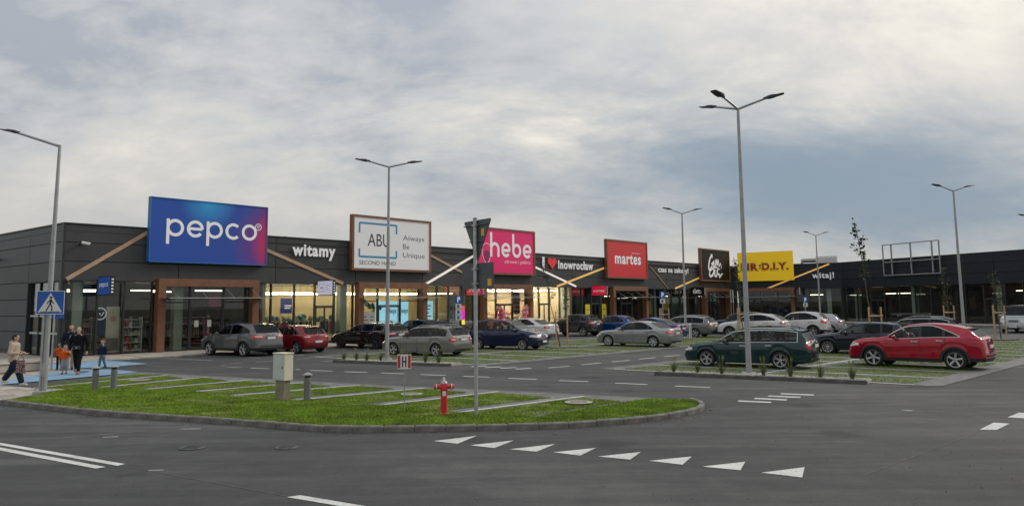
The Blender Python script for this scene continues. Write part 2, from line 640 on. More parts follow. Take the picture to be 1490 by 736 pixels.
mat('interior_ceiling', (0.20, 0.19, 0.165), 0.9, var=0.3, scale=2)
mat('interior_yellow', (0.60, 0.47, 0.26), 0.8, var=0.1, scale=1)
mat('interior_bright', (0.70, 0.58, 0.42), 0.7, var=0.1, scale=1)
mat('interior_column', (0.42, 0.47, 0.38), 0.7)
mat('lamp_warm', (1, 0.9, 0.7), 0.5, emit=((1.0, 0.86, 0.58), 11.0))
mat('lamp_dim', (1, 0.9, 0.7), 0.5, emit=((1.0, 0.9, 0.68), 4.5))
mat('lamp_bright', (1, 0.9, 0.75), 0.5, emit=((1.0, 0.84, 0.58), 42.0))
mat('screen_cyan', (0.3, 0.6, 0.7), 0.4, emit=((0.36, 0.74, 0.92), 0.75))
mat('screen_blue', (0.01, 0.015, 0.09), 0.4, emit=((0.01, 0.02, 0.16), 0.4))
mat('screen_magenta', (0.6, 0.02, 0.4), 0.4, emit=((0.85, 0.03, 0.55), 0.5))
mat('screen_yellow', (0.8, 0.7, 0.02), 0.4, emit=((0.85, 0.75, 0.03), 0.6))
mat('screen_red', (0.8, 0.1, 0.05), 0.4, emit=((0.9, 0.10, 0.05), 0.35))
mat('screen_violet', (0.3, 0.2, 0.8), 0.4, emit=((0.4, 0.28, 0.95), 0.9))
mat('yellow_poster', (0.62, 0.55, 0.02), 0.6)
mat('amber_poster', (0.60, 0.36, 0.04), 0.6)
mat('poster_beige', (0.60, 0.52, 0.42), 0.6, var=0.25, scale=2)
mat('poster_brown', (0.17, 0.13, 0.10), 0.6, var=0.4, scale=3)
mat('paper', (0.62, 0.62, 0.6), 0.8)
mat('skin', (0.50, 0.32, 0.24), 0.6, spec=0.35)
mat('rubber', (0.016, 0.016, 0.017), 0.85, var=0.2, scale=20)
mat('plastic_dark', (0.022, 0.022, 0.024), 0.6)
mat('alloy', (0.42, 0.42, 0.43), 0.35, 0.7)
mat('alloy_dark', (0.05, 0.05, 0.055), 0.4, 0.6)
mat('chrome', (0.62, 0.63, 0.64), 0.18, 0.9)
mat('lamp_red', (0.42, 0.010, 0.016), 0.25, coat=0.6)
mat('lamp_red_lit', (0.45, 0.01, 0.016), 0.3, coat=0.6, emit=((1, 0.05, 0.05), 0.10))
mat('lamp_white', (0.66, 0.66, 0.64), 0.15, coat=0.8)
mat('seat_fabric', (0.035, 0.036, 0.04), 0.9)
glass('glass_shop', (0.90, 0.93, 0.91), 0.012, 0.55, 0.015)
glass('glass_canopy', (0.86, 0.90, 0.88), 0.10, 1.0, 0.05)
glass('glass_car', (0.52, 0.57, 0.55), 0.0, 0.55, 0.02)
glass('glass_car_dark', (0.08, 0.09, 0.095), 0.0, 0.5, 0.02)


def paint(name, col, metal=0.35, rough=0.33):
    return mat('paint_' + name, col, rough, metal, coat=1.0, spec=0.08, var=0.03, scale=2)


M_ = MATS


# ------------------------------------------------------------------ lettering helpers (all in the x,z plane, facing -y)
def text_geo(s, offset=0.0, shear=0.0, space=1.0):
    cu = bpy.data.curves.new('t', 'FONT')
    cu.body = s
    cu.size = 1.0
    cu.offset = offset
    cu.shear = shear
    cu.space_character = space
    cu.resolution_u = 4
    ob = bpy.data.objects.new('t', cu)
    COL.objects.link(ob)
    me = bpy.data.meshes.new_from_object(ob.evaluated_get(bpy.context.evaluated_depsgraph_get()))
    vs_ = [(v.co.x, 0.0, v.co.y) for v in me.vertices]
    fs = [tuple(p.vertices) for p in me.polygons]
    bpy.data.objects.remove(ob)
    bpy.data.curves.remove(cu)
    bpy.data.meshes.remove(me)
    return vs_, fs


def fit(geo, x0, x1, z0, z1, y=0.0):
    vs_, fs = geo
    ax, bx = min(v[0] for v in vs_), max(v[0] for v in vs_)
    az_, bz = min(v[2] for v in vs_), max(v[2] for v in vs_)
    sx = (x1 - x0) / max(bx - ax, 1e-6)
    sz = (z1 - z0) / max(bz - az_, 1e-6)
    return [(x0 + (v[0] - ax) * sx, y, z0 + (v[2] - az_) * sz) for v in vs_], fs


def thick(geo, d):
    """give flat lettering a depth d (towards -y) so that it is a solid"""
    vs_, fs = geo
    n = len(vs_)
    edge = {}
    for f in fs:
        for a, b in zip(f, f[1:] + f[:1]):
            edge[(a, b)] = edge.get((a, b), 0) + 1
    V = [(v[0], v[1] - d, v[2]) for v in vs_] + list(vs_)
    F = list(fs)
    for (a, b) in edge:
        if (b, a) not in edge:
            F.append((b, a, a + n, b + n))
    return V, F


def stroke(pts, w, y=0.0, closed=False):
    """flat ribbon along a polyline in x,z"""
    n = len(pts)
    L_, R_ = [], []
    for i in range(n):
        if closed:
            a, b = pts[(i - 1) % n], pts[(i + 1) % n]
        else:
            a, b = pts[max(i - 1, 0)], pts[min(i + 1, n - 1)]
        dx, dz = b[0] - a[0], b[1] - a[1]
        l = math.hypot(dx, dz) or 1
        ww = w[i] if isinstance(w, (list, tuple)) else w
        nx, nz = -dz / l * ww / 2, dx / l * ww / 2
        L_.append((pts[i][0] + nx, y, pts[i][1] + nz))
        R_.append((pts[i][0] - nx, y, pts[i][1] - nz))
    fs = [(i, n + i, n + (i + 1) % n, (i + 1) % n) for i in range(n if closed else n - 1)]
    return L_ + R_, fs


def arc(cx, cz, r, a0, a1, n=24, rz=None):
    rz = r if rz is None else rz
    return [(cx + r * math.cos(R(a0 + (a1 - a0) * i / n)), cz + rz * math.sin(R(a0 + (a1 - a0) * i / n))) for i in range(n + 1)]


def join(*geos):
    mb = MB()
    for v, f in geos:
        mb.add(v, f)
    return mb.v, mb.f


def lm(geo):
    mb = MB()
    mb.add(*geo)
    return mb


def split_letters(geo):
    """split lettering into letters: connected pieces whose x ranges overlap belong together"""
    vs_, fs = geo
    par = list(range(len(vs_)))

    def find(a):
        while par[a] != a:
            par[a] = par[par[a]]
            a = par[a]
        return a
    for f in fs:
        for b in f[1:]:
            par[find(b)] = find(f[0])
    comp = {}
    for f in fs:
        comp.setdefault(find(f[0]), []).append(f)
    items = []
    for c, ff in comp.items():
        xs = [vs_[i][0] for f in ff for i in f]
        items.append([min(xs), max(xs), ff])
    items.sort(key=lambda q: q[0])
    out = []
    for it in items:
        if out and it[0] < out[-1][1] - 0.35 * min(it[1] - it[0], out[-1][1] - out[-1][0]):
            out[-1][1] = max(out[-1][1], it[1])
            out[-1][2] = out[-1][2] + it[2]
        else:
            out.append(it)
    res = []
    for a, b, ff in out:
        idx = {}
        V = []
        F = []
        for f in ff:
            g = []
            for i in f:
                if i not in idx:
                    idx[i] = len(V)
                    V.append(vs_[i])
                g.append(idx[i])
            F.append(tuple(g))
        res.append((V, F))
    return res


def pepco_letters(x0, z0, h, w):
    """round geometric letters p e p c o with x-height h, stroke w; returns geometry and its width"""
    r = h / 2
    rc = r - w / 2
    geos = []
    x = x0
    cz = z0 + r

    def bowl(cx, a0, a1, n=32):
        geos.append(stroke(arc(cx, cz, rc, a0, a1, n), w))
    gap = h * 0.16
    for ch in 'pepco':
        cx = x + r
        if ch == 'p':
            geos.append(stroke(arc(cx, cz, rc, 0, 360, 36)[:-1], w, closed=True))
            geos.append(stroke([(x + w / 2, z0 - h * 0.45), (x + w / 2, z0 + h)], w))
        elif ch == 'e':
            bowl(cx, -38, -360)
            geos.append(stroke([(cx - rc, cz), (cx + rc, cz)], w * 0.9))
        elif ch == 'c':
            bowl(cx, 45, 315)
        else:
            geos.append(stroke(arc(cx, cz, rc, 0, 360, 36)[:-1], w, closed=True))
        x += h + gap - (h * 0.12 if ch == 'c' else 0)
    return geos, x - gap


# ================================================================== THE SETTING
def sheet(mb, pts, z):
    n = len(pts)
    mb.add([(p[0], p[1], z) for p in pts], [tuple(range(n))])
    return mb


def ccw(pts):
    a = sum(p[0] * q[1] - q[0] * p[1] for p, q in zip(pts, pts[1:] + pts[:1]))
    return pts if a > 0 else pts[::-1]


def poly(px):
    return ccw([G(*p) for p in px])


g = MB()
sheet(g, [(-2500, -2500), (2500, -2500), (2500, 2500), (-2500, 2500)], -0.02)
struct('ground', g, M_['soil'])
g = MB()
sheet(g, [(-70, -60), (150, -60), (150, 140), (-70, 140)], 0.0)
road = struct('road', g, M_['asphalt'])

FA0 = Vector((-22.815, 37.487, 0))
DA = Vector((0.67599, 0.73691, 0))
NA = Vector((0.73691, -0.67599, 0))       # outward, towards the car park
FB0 = Vector((27.567, 92.115, 0))
DB1 = Vector((0.88303, -0.46932, 0))
FB1 = Vector((38.313, 86.404, 0))
DB2 = Vector((0.39555, -0.91845, 0))
SIDE_L = 16.0
DS = Vector((0.787, -0.617, 0))
FS0 = FA0 - DS * SIDE_L


def onA(s, off=0.0, z=0.0):
    return FA0 + DA * s + NA * off + Vector((0, 0, z))


# pavement along the shops and the plaza at the corner
PAVE_H = 0.05
pv = MB()
NB1 = Vector((DB1.y, -DB1.x, 0))
NB2 = Vector((DB2.y, -DB2.x, 0))
inner = FB0 + NA * 0 + (NB1 + NA).normalized() * 5.2
pave_out = [onA(-4.3, 4.25), onA(70, 4.25), inner, FB1 + (NB1 + NB2).normalized() * 4.3, FB1 + DB2 * 48 + NB2 * 4.2]
pave_in = [FB1 + DB2 * 48, FB1.copy(), FB0.copy(), FA0.copy(), FS0.copy(), FS0 - Vector((DS.y, -DS.x, 0)) * -3.0]
pp = [p for p in pave_out] + pave_in
pp = ccw(pp)
pv.prism(pp, -0.015, PAVE_H)
struct('pavement', pv, M_['pavement'])
pz = MB()
plaza = [G(-330, 610), G(-30, 584), G(6, 582), G(60, 572.5), G(108, 567), G(52, 565.2), G(0, 560.6), G(70, 543.2), G(100, 540.2), G(131, 537.6), G(72, 537.4), G(72, 529), G(96, 526), onA(-4.3, 4.25), FS0 + NA * 4]
pz.prism(ccw(plaza), -0.012, 0.02)
struct('plaza_pavement', pz, M_['pavement'])

# blue accessible route
for px_ in ([(-120, 575.5), (0, 560.4), (193, 542.9), (200, 541.4), (160, 538.0), (131, 537.8), (100.7, 540.3), (70, 543.4), (0, 555), (-120, 568)],
            [(72, 529.2), (100, 526.7), (145, 525.1), (171, 525.9), (215, 529.8), (160, 534.6), (120, 536.2), (72, 537.4)]):
    b = MB()
    sheet(b, poly(px_), 0.026)
    o = struct('blue_walkway', b, M_['blue_paint'])


# ---- painted markings (children of the road)
def marking(name, px_, m='paint', z=0.006, parent=road):
    b = MB()
    sheet(b, poly(px_), z)
    return mk(name, b, M_[m], parent)


def dash_px(a, b, w=0.12, m='paint', name='lane_marking', z=0.006, ext=0.0):
    p, q = G(*a), G(*b)
    d = (q - p).normalized()
    n = Vector((-d.y, d.x, 0)) * w / 2
    q = q + d * ext
    mb = MB()
    sheet(mb, ccw([p + n, q + n, q - n, p - n]), z)
    return mk(name, mb, M_[m], road)


def ext_left(a, b, k):
    p, q = G(*a), G(*b)
    return p + (p - q).normalized() * k


for quad in ([(0, 644), (182, 675), (171, 677.6), (0, 647.6)], [(0, 650.8), (154, 679.3), (139, 681.5), (0, 655.3)]):
    P4 = [ext_left(quad[0], quad[1], 14), G(*quad[1]), G(*quad[2]), ext_left(quad[3], quad[2], 14)]
    b = MB()
    sheet(b, ccw(P4), 0.006)
    mk('centre_line', b, M_['paint'], road)
marking('centre_line', [(417, 723.2), (437, 720.4), (640, 754.5), (622, 757.5)])
Z7 = 2.2576
for tri in (((160, 184), (302, 167), (238, 193)), ((280, 198), (424, 182), (360, 207)), ((410, 211), (560, 194), (498, 219)),
            ((553, 221), (693, 207), (642, 232)), ((700, 235), (841, 220), (806, 245)), ((868, 249), (1008, 235), (978, 262)),
            ((1042, 268), (1184, 252), (1168, 280)), ((1237, 288), (1379, 270), (1371, 304))):
    marking('give_way_triangle', [(560 + a / Z7, 560 + b_ / Z7) for a, b_ in tri])
for a, b_ in (((364.8, 535.6), (392, 536.3)), ((430, 537.2), (437, 537.5)), ((451.4, 538.7), (483.6, 539.7)), ((501.7, 540.7), (534, 541.7)), ((554.5, 542.4), (588.7, 543.6)),
              ((612.5, 544.7), (648.5, 546)), ((674, 547.2), (712, 548.6)), ((739.6, 550.2), (780.5, 551.7)), ((813.5, 553.5), (856, 555)),
              ((895, 557.3), (942, 559.2)), ((982, 561.4), (1034, 563.6))):
    dash_px(a, b_, 0.13)
for a, b_ in (((797.6, 535), (828, 532.6)), ((845.7, 530.6), (874, 528)), ((890, 526.4), (916, 524.1)), ((930, 522.4), (954, 520)), ((966.5, 518.6), (989, 516.6)), ((1003, 515), (1020, 513.4)),
              ((833, 494.5), (848, 493.2)), ((856, 492.6), (868, 491.5))):
    dash_px(a, b_, 0.14)
for a, b_ in (((685.6, 533.4), (708, 532.3)), ((706, 534.6), (729.5, 533.4)), ((728, 535.7), (751, 534.5)), ((750, 536.8), (773, 535.6)),
              ((1074, 583.2), (1122, 585.2)), ((1098, 579.5), (1145, 581.8)), ((1118, 576), (1165, 578)), ((1136, 572.6), (1184, 574.6))):
    dash_px(a, b_, 0.22)
marking('lane_marking', [(1425.6, 624.9), (1446, 614.7), (1469, 616.2), (1450, 625.6)])
marking('lane_marking', [(1466, 607), (1482.6, 600.3), (1512, 602.2), (1496, 608.8)])
marking('lane_marking', [(1311, 597), (1318, 596.2), (1330, 597), (1324, 598)], 'paint_worn')
# bay lines of the row in front of the shops
for a, b_ in (((240, 521.0), (309, 524.6)), ((358, 519.6), (379, 520.8)), ((372, 526.6), (404, 524.7)), ((321, 531.8), (330, 531.2)), ((333, 529.2), (352, 527.8)), ((331, 533.8), (351, 534.6)),
              ((400, 515.4), (442, 516.8)), ((432, 522.4), (452, 521.0)), ((474, 519.6), (490, 518.4)), ((500, 512), (540, 513.2)), ((470, 525.4), (484, 525.2)), ((523, 517.0), (546, 515.2)), ((560, 510), (600, 511.6)),
              ((690, 495), (705, 494)), ((806, 499), (815, 498))):
    dash_px(a, b_, 0.12, 'paint_worn')
# seam crack between two asphalt passes and faint residues of erased paint
dash_px((182, 678), (417, 722), 0.018, 'kerb_dark', 'asphalt_seam', 0.004)
dash_px((1257, 691), (1424, 628), 0.02, 'kerb_dark', 'asphalt_seam', 0.004)
dash_px((78, 638), (214, 626.5), 0.05, 'kerb', 'erased_line', 0.004)
dash_px((150, 636), (172, 635), 0.08, 'paint_worn', 'erased_line', 0.005)
dash_px((262, 624), (292, 623.6), 0.07, 'paint_worn', 'erased_line', 0.005)
dash_px((216, 684.5), (238, 683.5), 0.06, 'paint_worn', 'erased_line', 0.005)


mat('asphalt_iron', (0.085, 0.083, 0.08), 0.8, 0.0, var=0.3, scale=8)


def manhole(px_, r, m, z, label):
    p = G(*px_)
    b = MB()
    b.lathe([(r, 0.0), (r, 0.012), (r * 0.93, 0.016), (r * 0.9, 0.012), (r * 0.86, 0.014), (0.02, 0.015)], 28)
    for k in range(-2, 3):
        b.box(-r * 0.6, r * 0.6, k * r * 0.28 - 0.012, k * r * 0.28 + 0.012, 0.012, 0.021)
    o = mk('manhole_cover', b, M_[m], M=T(p.x, p.y, z))
    return tag(o, label, 'manhole cover')


manhole((280, 651.5), 0.22, 'asphalt_iron', 0.002, 'round iron manhole cover in dark asphalt road')
manhole((417, 651), 0.20, 'asphalt_iron', 0.001, 'small dark drain cover sunk in asphalt beside manhole')
manhole((842, 588), 0.34, 'concrete', 0.05, 'pale concrete manhole cover in grass island near rounded kerb')
manhole((599, 574.6), 0.30, 'concrete', 0.03, 'flat concrete manhole cover in grass bay behind hydrant')
manhole((204, 553.8), 0.34, 'concrete', 0.03, 'pale concrete cover in grass bay by blue walkway')
manhole((120, 542), 0.25, 'kerb_dark', 0.028, 'small metal cover in blue walkway beside family')


# ---- kerb stones
def catmull(pts, n=8):
    out = []
    m = len(pts)
    for i in range(m - 1):
        p0, p1, p2, p3 = pts[max(i - 1, 0)], pts[i], pts[i + 1], pts[min(i + 2, m - 1)]
        for k in range(n):
            t = k / n
            out.append(0.5 * ((2 * p1) + (p2 - p0) * t + (2 * p0 - 5 * p1 + 4 * p2 - p3) * t * t + (3 * p1 - p0 - 3 * p2 + p3) * t ** 3))
    out.append(pts[-1])
    return out


def resample(pts, step):
    L_ = [0]
    for a, b in zip(pts, pts[1:]):
        L_.append(L_[-1] + (b - a).length)
    n = max(1, round(L_[-1] / step))
    out = []
    j = 0
    for i in range(n + 1):
        d = L_[-1] * i / n
        while j < len(L_) - 2 and L_[j + 1] < d:
            j += 1
        t = (d - L_[j]) / max(L_[j + 1] - L_[j], 1e-9)
        out.append(pts[j].lerp(pts[j + 1], t))
    return out


KST = {}


def kerb_run(name, pts, step=0.6, h=0.13, w=0.15, m='kerb', side=1):
    """each stone is a mesh of its own, laid along the outer line; the stone's body lies to the left (side=1)"""
    pts = resample(pts, step)
    par = MB()
    # bedding under the stones
    for a, b in zip(pts, pts[1:]):
        d = (b - a).normalized()
        n = Vector((-d.y, d.x, 0)) * side
        q = [a + n * 0.02, b + n * 0.02, b + n * (w - 0.02), a + n * (w - 0.02)]
        par.prism(ccw([(p.x, p.y) for p in q]), -0.02, h - 0.03)
    root = struct(name, par, M_['kerb_dark'])
    for i, (a, b) in enumerate(zip(pts, pts[1:])):
        l = (b - a).length
        key = (round(l, 2), h, w, side, m, i % 3)
        if key not in KST:
            mb = MB()
            y0, y1 = (0, w) if side > 0 else (-w, 0)
            mb.cbox(0.006, l - 0.006, y0, y1, -0.01, h + (0.004, 0, -0.003)[i % 3], 0.022)
            KST[key] = mb.mesh('kerb_stone', M_[m])
        ang = math.atan2((b - a).y, (b - a).x)
        link('kerb_stone', KST[key], root, T(a.x, a.y, 0, ang))
    return pts


KH = 0.12
front_px = [(-260, 560), (-120, 574), (0, 588), (80, 597.5), (161, 605.8), (322, 616.8), (420, 624.5), (483, 628.6), (560, 628.7), (670, 627.4), (803.6, 624.2), (860, 620.8), (914, 616.7), (980.8, 608.7), (1012, 602), (1026, 595.5), (1022, 589.5), (1008, 585.2)]
FRONT = catmull([G(*p) for p in front_px[2:]], 8)
FRONT = kerb_run('kerb', FRONT, 0.6, KH, 0.12, 'kerb', 1)


def inset(pts, d):
    out = []
    for i, p in enumerate(pts):
        t = (pts[min(i + 1, len(pts) - 1)] - pts[max(i - 1, 0)]).normalized()
        out.append(p + Vector((-t.y, t.x, 0)) * d)
    return out


# ---- the near grass island with its bays
LINES = [((48.3, 564.8), (242.6, 546.3)), ((141, 564.4), (302.4, 548.6)), ((198.3, 567.8), (366.8, 552.7)), ((280.3, 570.2), (441.3, 556.8)),
         ((338.7, 575.8), (523.9, 560.5)), ((422, 583), (619, 564.7)), ((546.4, 590.3), (725.6, 569.9)), ((665, 600.4), (849.5, 576.7)), ((794, 608.6), (951, 583.0))]
edge = [G(197, 541.2), G(240, 543.9), G(540, 560), G(780, 570.6), G(1013, 583.4)]
starts = [G(*a) for a, b in LINES]
bay = MB()
sheet(bay, ccw([p for p in edge] + [G(*LINES[-1][1])] + [G(*LINES[-1][0])] + [s.copy() for s in starts[::-1][1:]]), 0.010)
bays_o = struct('parking_bays', bay, M_['grey_paver'])
# flush concrete edging along the lane
for a, b in zip(edge, edge[1:]):
    d = (b - a).normalized()
    n = Vector((-d.y, d.x, 0)) * 0.05
    e_ = MB()
    sheet(e_, ccw([a + n, b + n, b - n, a - n]), 0.014)
    mk('edging_strip', e_, M_['kerb'], bays_o)
CELLS = []
for i, (a, b) in enumerate(LINES[:-1]):
    dash_mb = MB()
    p, q = G(*a), G(*b)
    d = (q - p).normalized()
    n = Vector((-d.y, d.x, 0)) * 0.055
    sheet(dash_mb, ccw([p + n, q + n, q - n, p - n]), 0.015)
    mk('bay_line', dash_mb, M_['paint'], bays_o)
for (a, b), (c, d_) in zip(LINES, LINES[1:]):
    p0, p1, q0, q1 = G(*a), G(*b), G(*c), G(*d_)
    # cell between two lines, held back by the paver strips
    u = (q0 - p0) / (q0 - p0).length
    v1 = (q1 - p1) / (q1 - p1).length
    e = (p1 - p0).normalized()
    cell = ccw([p0 + u * 0.24 - e * 0.3, p1 + v1 * 0.24 - e * 0.35, q1 - v1 * 0.44 - e * 0.6, q0 - u * 0.44 - e * 0.3])
    CELLS.append(cell)
    c_ = MB()
    sheet(c_, cell, 0.019)
    mk('grass_cell', c_, M_['turf'], bays_o)
cell0 = ccw([G(75, 559.5), G(196, 545.5), G(238, 545.2), G(55, 562.6)])
CELLS.append(cell0)
c_ = MB()
sheet(c_, cell0, 0.019)
mk('grass_cell', c_, M_['turf'], bays_o)

inn = inset(FRONT, 0.12)
starts_v = [s - (G(*b) - s).normalized() * 0.30 for s, (a, b) in zip(starts, LINES)]
strip = [p for p in inn] + [G(951, 583.2)] + [s for s in starts_v[::-1][:-1]] + [G(95, 569.5)]
strip_c = ccw([(p.x, p.y) for p in strip])
st = MB()
st.prism(strip_c, -0.01, 0.07)
verge = struct('grass_verge', st, M_['turf'])


def in_poly(x, y, pl):
    c = False
    n = len(pl)
    for i in range(n):
        x1, y1 = pl[i][0], pl[i][1]
        x2, y2 = pl[(i + 1) % n][0], pl[(i + 1) % n][1]
        if (y1 > y) != (y2 > y) and x < (x2 - x1) * (y - y1) / (y2 - y1) + x1:
            c = not c
    return c


def blades(name, polys, z, count, h0, h1, m, seed, lean=0.5, w=0.006, bare=0.0):
    rnd = random.Random(seed)
    mb = MB()
    areas = []
    for pl in polys:
        a = abs(sum(p[0] * q[1] - q[0] * p[1] for p, q in zip(pl, list(pl[1:]) + [pl[0]]))) / 2
        areas.append(a)
    tot = sum(areas)
    V, F = [], []
    for pl, a in zip(polys, areas):
        xs, ys = [p[0] for p in pl], [p[1] for p in pl]
        k = int(count * a / tot)
        while k > 0:
            x, y = rnd.uniform(min(xs), max(xs)), rnd.uniform(min(ys), max(ys))
            if not in_poly(x, y, pl):
                continue
            k -= 1
            if bare and math.sin(x * 1.7 + 2.1 * math.sin(y * 1.3)) * math.sin(y * 2.3 + 1.7 * math.sin(x * 0.9)) > bare + rnd.gauss(0, 0.12):
                continue
            clump = 0.72 + 0.28 * math.sin(x * 2.3 + math.sin(y * 1.9) * 2) * math.cos(y * 2.7 + x)
            h = rnd.uniform(h0, h1) * clump
            t = rnd.uniform(0, 6.283)
            dx, dy = math.cos(t) * w, math.sin(t) * w
            lx, ly = rnd.gauss(0, lean) * h, rnd.gauss(0, lean) * h
            o = len(V)
            V += [(x - dx, y - dy, z), (x + dx, y + dy, z), (x + lx * 0.45 + dx * .7, y + ly * 0.45 + dy * .7, z + h * 0.62), (x + lx * 0.45 - dx * .7, y + ly * 0.45 - dy * .7, z + h * 0.62), (x + lx, y + ly, z + h)]
            F += [(o, o + 1, o + 2, o + 3), (o + 3, o + 2, o + 4)]
    mb.add(V, F)
    o = mk(name, mb, M_[m])
    o['kind'] = 'stuff'
    return o


blades('verge_grass', [strip_c], 0.07, 100000, 0.025, 0.065, 'blade', 3, 0.45, 0.007, 0.62)
blades('verge_grass', [strip_c], 0.07, 26000, 0.025, 0.075, 'blade_dry', 4, 0.6, 0.006)
blades('bay_grass', CELLS, 0.02, 60000, 0.015, 0.04, 'blade', 5, 0.5, 0.008, 0.5)
blades('bay_grass', CELLS, 0.02, 30000, 0.015, 0.04, 'blade_dry', 6, 0.6, 0.008)


# ---- the two planted car parks between the lanes
def lot(name, c0, e_az, s_az, pitch, n0, n1, rows, mwid=0.62, near=None):
    """double row of grass-paver bays: bay lines run along s_az from the lane edge, repeated along e_az"""
    ev, sv = az(e_az), az(s_az)
    a = c0 - sv * mwid + ev * (n0 * pitch)
    D = rows * 4.9
    full = D + mwid * 2
    base = MB()
    q = [a, a + ev * ((n1 - n0) * pitch), a + ev * ((n1 - n0) * pitch) + sv * full, a + sv * full]
    sheet(base, ccw(q), 0.008)
    root = struct(name, base, M_['grey_paver'])
    cells = []
    for k in range(n0, n1):
        for r in range(rows):
            p = c0 + ev * (k * pitch + 0.30) + sv * (r * 4.9 + (0.15 if r == 0 else 0.30))
            w, l = pitch - 0.6, 4.9 - 0.45
            cl = ccw([p, p + ev * w, p + ev * w + sv * l, p + sv * l])
            cells.append(cl)
            m = MB()
            sheet(m, cl, 0.014)
            mk('grass_cell', m, M_['grass_paver'], root)
    for k in range(n0, n1 + 1):
        for r in range(rows):
            p = c0 + ev * (k * pitch) + sv * (r * 4.9)
            n = ev * 0.055
            m = MB()
            sheet(m, ccw([p + n, p - n, p - n + sv * 4.9, p + n + sv * 4.9]), 0.016)
            mk('bay_line', m, M_['paint'], root)
    if rows > 1:
        p = c0 + sv * 4.9
        n = sv * 0.06
        m = MB()
        sheet(m, ccw([p - n + ev * n0 * pitch, p + n + ev * n0 * pitch, p + n + ev * n1 * pitch, p - n + ev * n1 * pitch]), 0.020)
        mk('bay_line', m, M_['paint'], root)
    for off in (-mwid, D + mwid):
        p = c0 + sv * off
        n = sv * 0.05
        m = MB()
        sheet(m, ccw([p - n + ev * n0 * pitch, p + n + ev * n0 * pitch, p + n + ev * n1 * pitch, p - n + ev * n1 * pitch]), 0.013)
        mk('edging_strip', m, M_['kerb'], root)
    return root, cells


CR0, CM0 = G(1331, 560.1), G(688.6, 531)
ER, SR, PR = 46.0, 308.6, 2.45
EM, SM, PM = 44.3, 306.4, 2.65
lot_r, cells_r = lot('parking_bays', CR0, ER, SR, PR, 0, 11, 2)
lot_m, cells_m = lot('parking_bays', CM0, EM, SM, PM, 0, 10, 2)
blades('bay_grass', cells_r + cells_m, 0.016, 42000, 0.015, 0.045, 'blade_dry', 8, 0.6, 0.011)
blades('bay_grass', cells_r + cells_m, 0.016, 30000, 0.015, 0.04, 'blade', 9, 0.6, 0.011)


# ---- gravel beds with kerbs at the near ends of both lots
def gravel_bed(a, b, depth, seed, label):
    d = (b - a).normalized()
    n = Vector((-d.y, d.x, 0))
    if n.y < 0:
        n = -n
    side = 1 if Vector((-d.y, d.x, 0)).dot(n) > 0 else -1
    kerb_run('kerb', [a, b], 1.0, 0.12, 0.12, 'kerb_dark', side)
    q = [a + n * 0.12, b + n * 0.12, b + n * depth, a + n * depth]
    m = MB()
    m.prism(ccw([(p.x, p.y) for p in q]), -0.01, 0.075)
    struct('gravel_bed', m, M_['gravel'])
    rnd = random.Random(seed)
    V = MB()
    L_ = (b - a).length
    for i in range(1500):
        p = a + d * rnd.uniform(0.05, L_ - 0.05) + n * rnd.uniform(0.14, depth - 0.04)
        r = rnd.uniform(0.014, 0.036)
        V.ball((p.x, p.y, 0.075 + r * 0.35), r, r * rnd.uniform(0.7, 1.2), r * 0.65, 5, 3)
    o = mk('gravel', V, M_['pebble'])
    o['kind'] = 'stuff'
    return a, d, n, L_


bed_r = gravel_bed(G(952, 545.5), G(1262, 559.2), 0.95, 11, '')
bed_m = gravel_bed(G(484, 527.2), G(655, 533.2), 0.95, 12, '')

# grit and crumbs swept up against the near kerb
rnd = random.Random(5)
gm = MB()
for i in range(420):
    p = rnd.choice(FRONT)
    q = p + Vector((rnd.uniform(-0.3, 0.3), -abs(rnd.gauss(0, 0.22)) - 0.03, 0))
    r = rnd.uniform(0.006, 0.018)
    gm.ball((q.x, q.y, r * 0.5), r, r, r * 0.7, 4, 3)
for i in range(160):
    q = G(rnd.uniform(0, 1490), rnd.uniform(585, 740))
    r = rnd.uniform(0.005, 0.014)
    gm.ball((q.x, q.y, r * 0.5), r, r, r * 0.7, 4, 3)
o = mk('road_grit', gm, M_['kerb'])
o['kind'] = 'stuff'


# ================================================================== THE SHOPPING BUILDING
MA = frame(FA0, math.atan2(DA.y, DA.x))
MB1 = frame(FB0, math.atan2(DB1.y, DB1.x))
MB2 = frame(FB1, math.atan2(DB2.y, DB2.x))
MS = frame(FS0, math.atan2(DS.y, DS.x))
LEN_A, LEN_B1, LEN_B2 = 74.314, 12.17, 46.0
ZB, ZT = 3.88, 6.85
bld = empty('retail_building', MA, 'long anthracite clad shopping building with glass shopfronts and brown portals', 'building')
IA = MA.inverted()
RELS = {'A': Matrix.Identity(4), 'B1': IA @ MB1, 'B2': IA @ MB2, 'S': IA @ MS}
LENS = {'A': LEN_A, 'B1': LEN_B1, 'B2': LEN_B2, 'S': SIDE_L}


def bpart(name, mb, m, fr='A', smooth=None, parent=None):
    """a part of the building; fr says along which front the coordinates run"""
    rel = RELS[fr]
    if parent is None:
        return mk(name, mb, M_[m] if isinstance(m, str) else m, bld, rel, smooth)
    pr = parent.matrix_basis
    return mk(name, mb, M_[m] if isinstance(m, str) else m, parent, pr.inverted() @ rel, smooth)


# backing walls (dark, behind the panels), roof and coping
for fr in ('A', 'B1', 'B2'):
    L_ = LENS[fr]
    b = MB()
    b.box(0.02, L_ - 0.02, 0.05, 0.35, ZB + 0.02, ZT - 0.02)
    bpart('wall_core', b, 'joint', fr)
b = MB()
b.box(0, SIDE_L - 4.45, 0.05, 0.35, 0.0, ZT - 0.02)
b.box(SIDE_L - 4.45, SIDE_L - 0.02, 0.05, 0.35, ZB + 0.02, ZT - 0.02)
bpart('wall_core', b, 'joint', 'S')
roof = MB()


def w2l(p):
    q = IA @ Vector((p.x, p.y, 0))
    return (q.x, q.y)


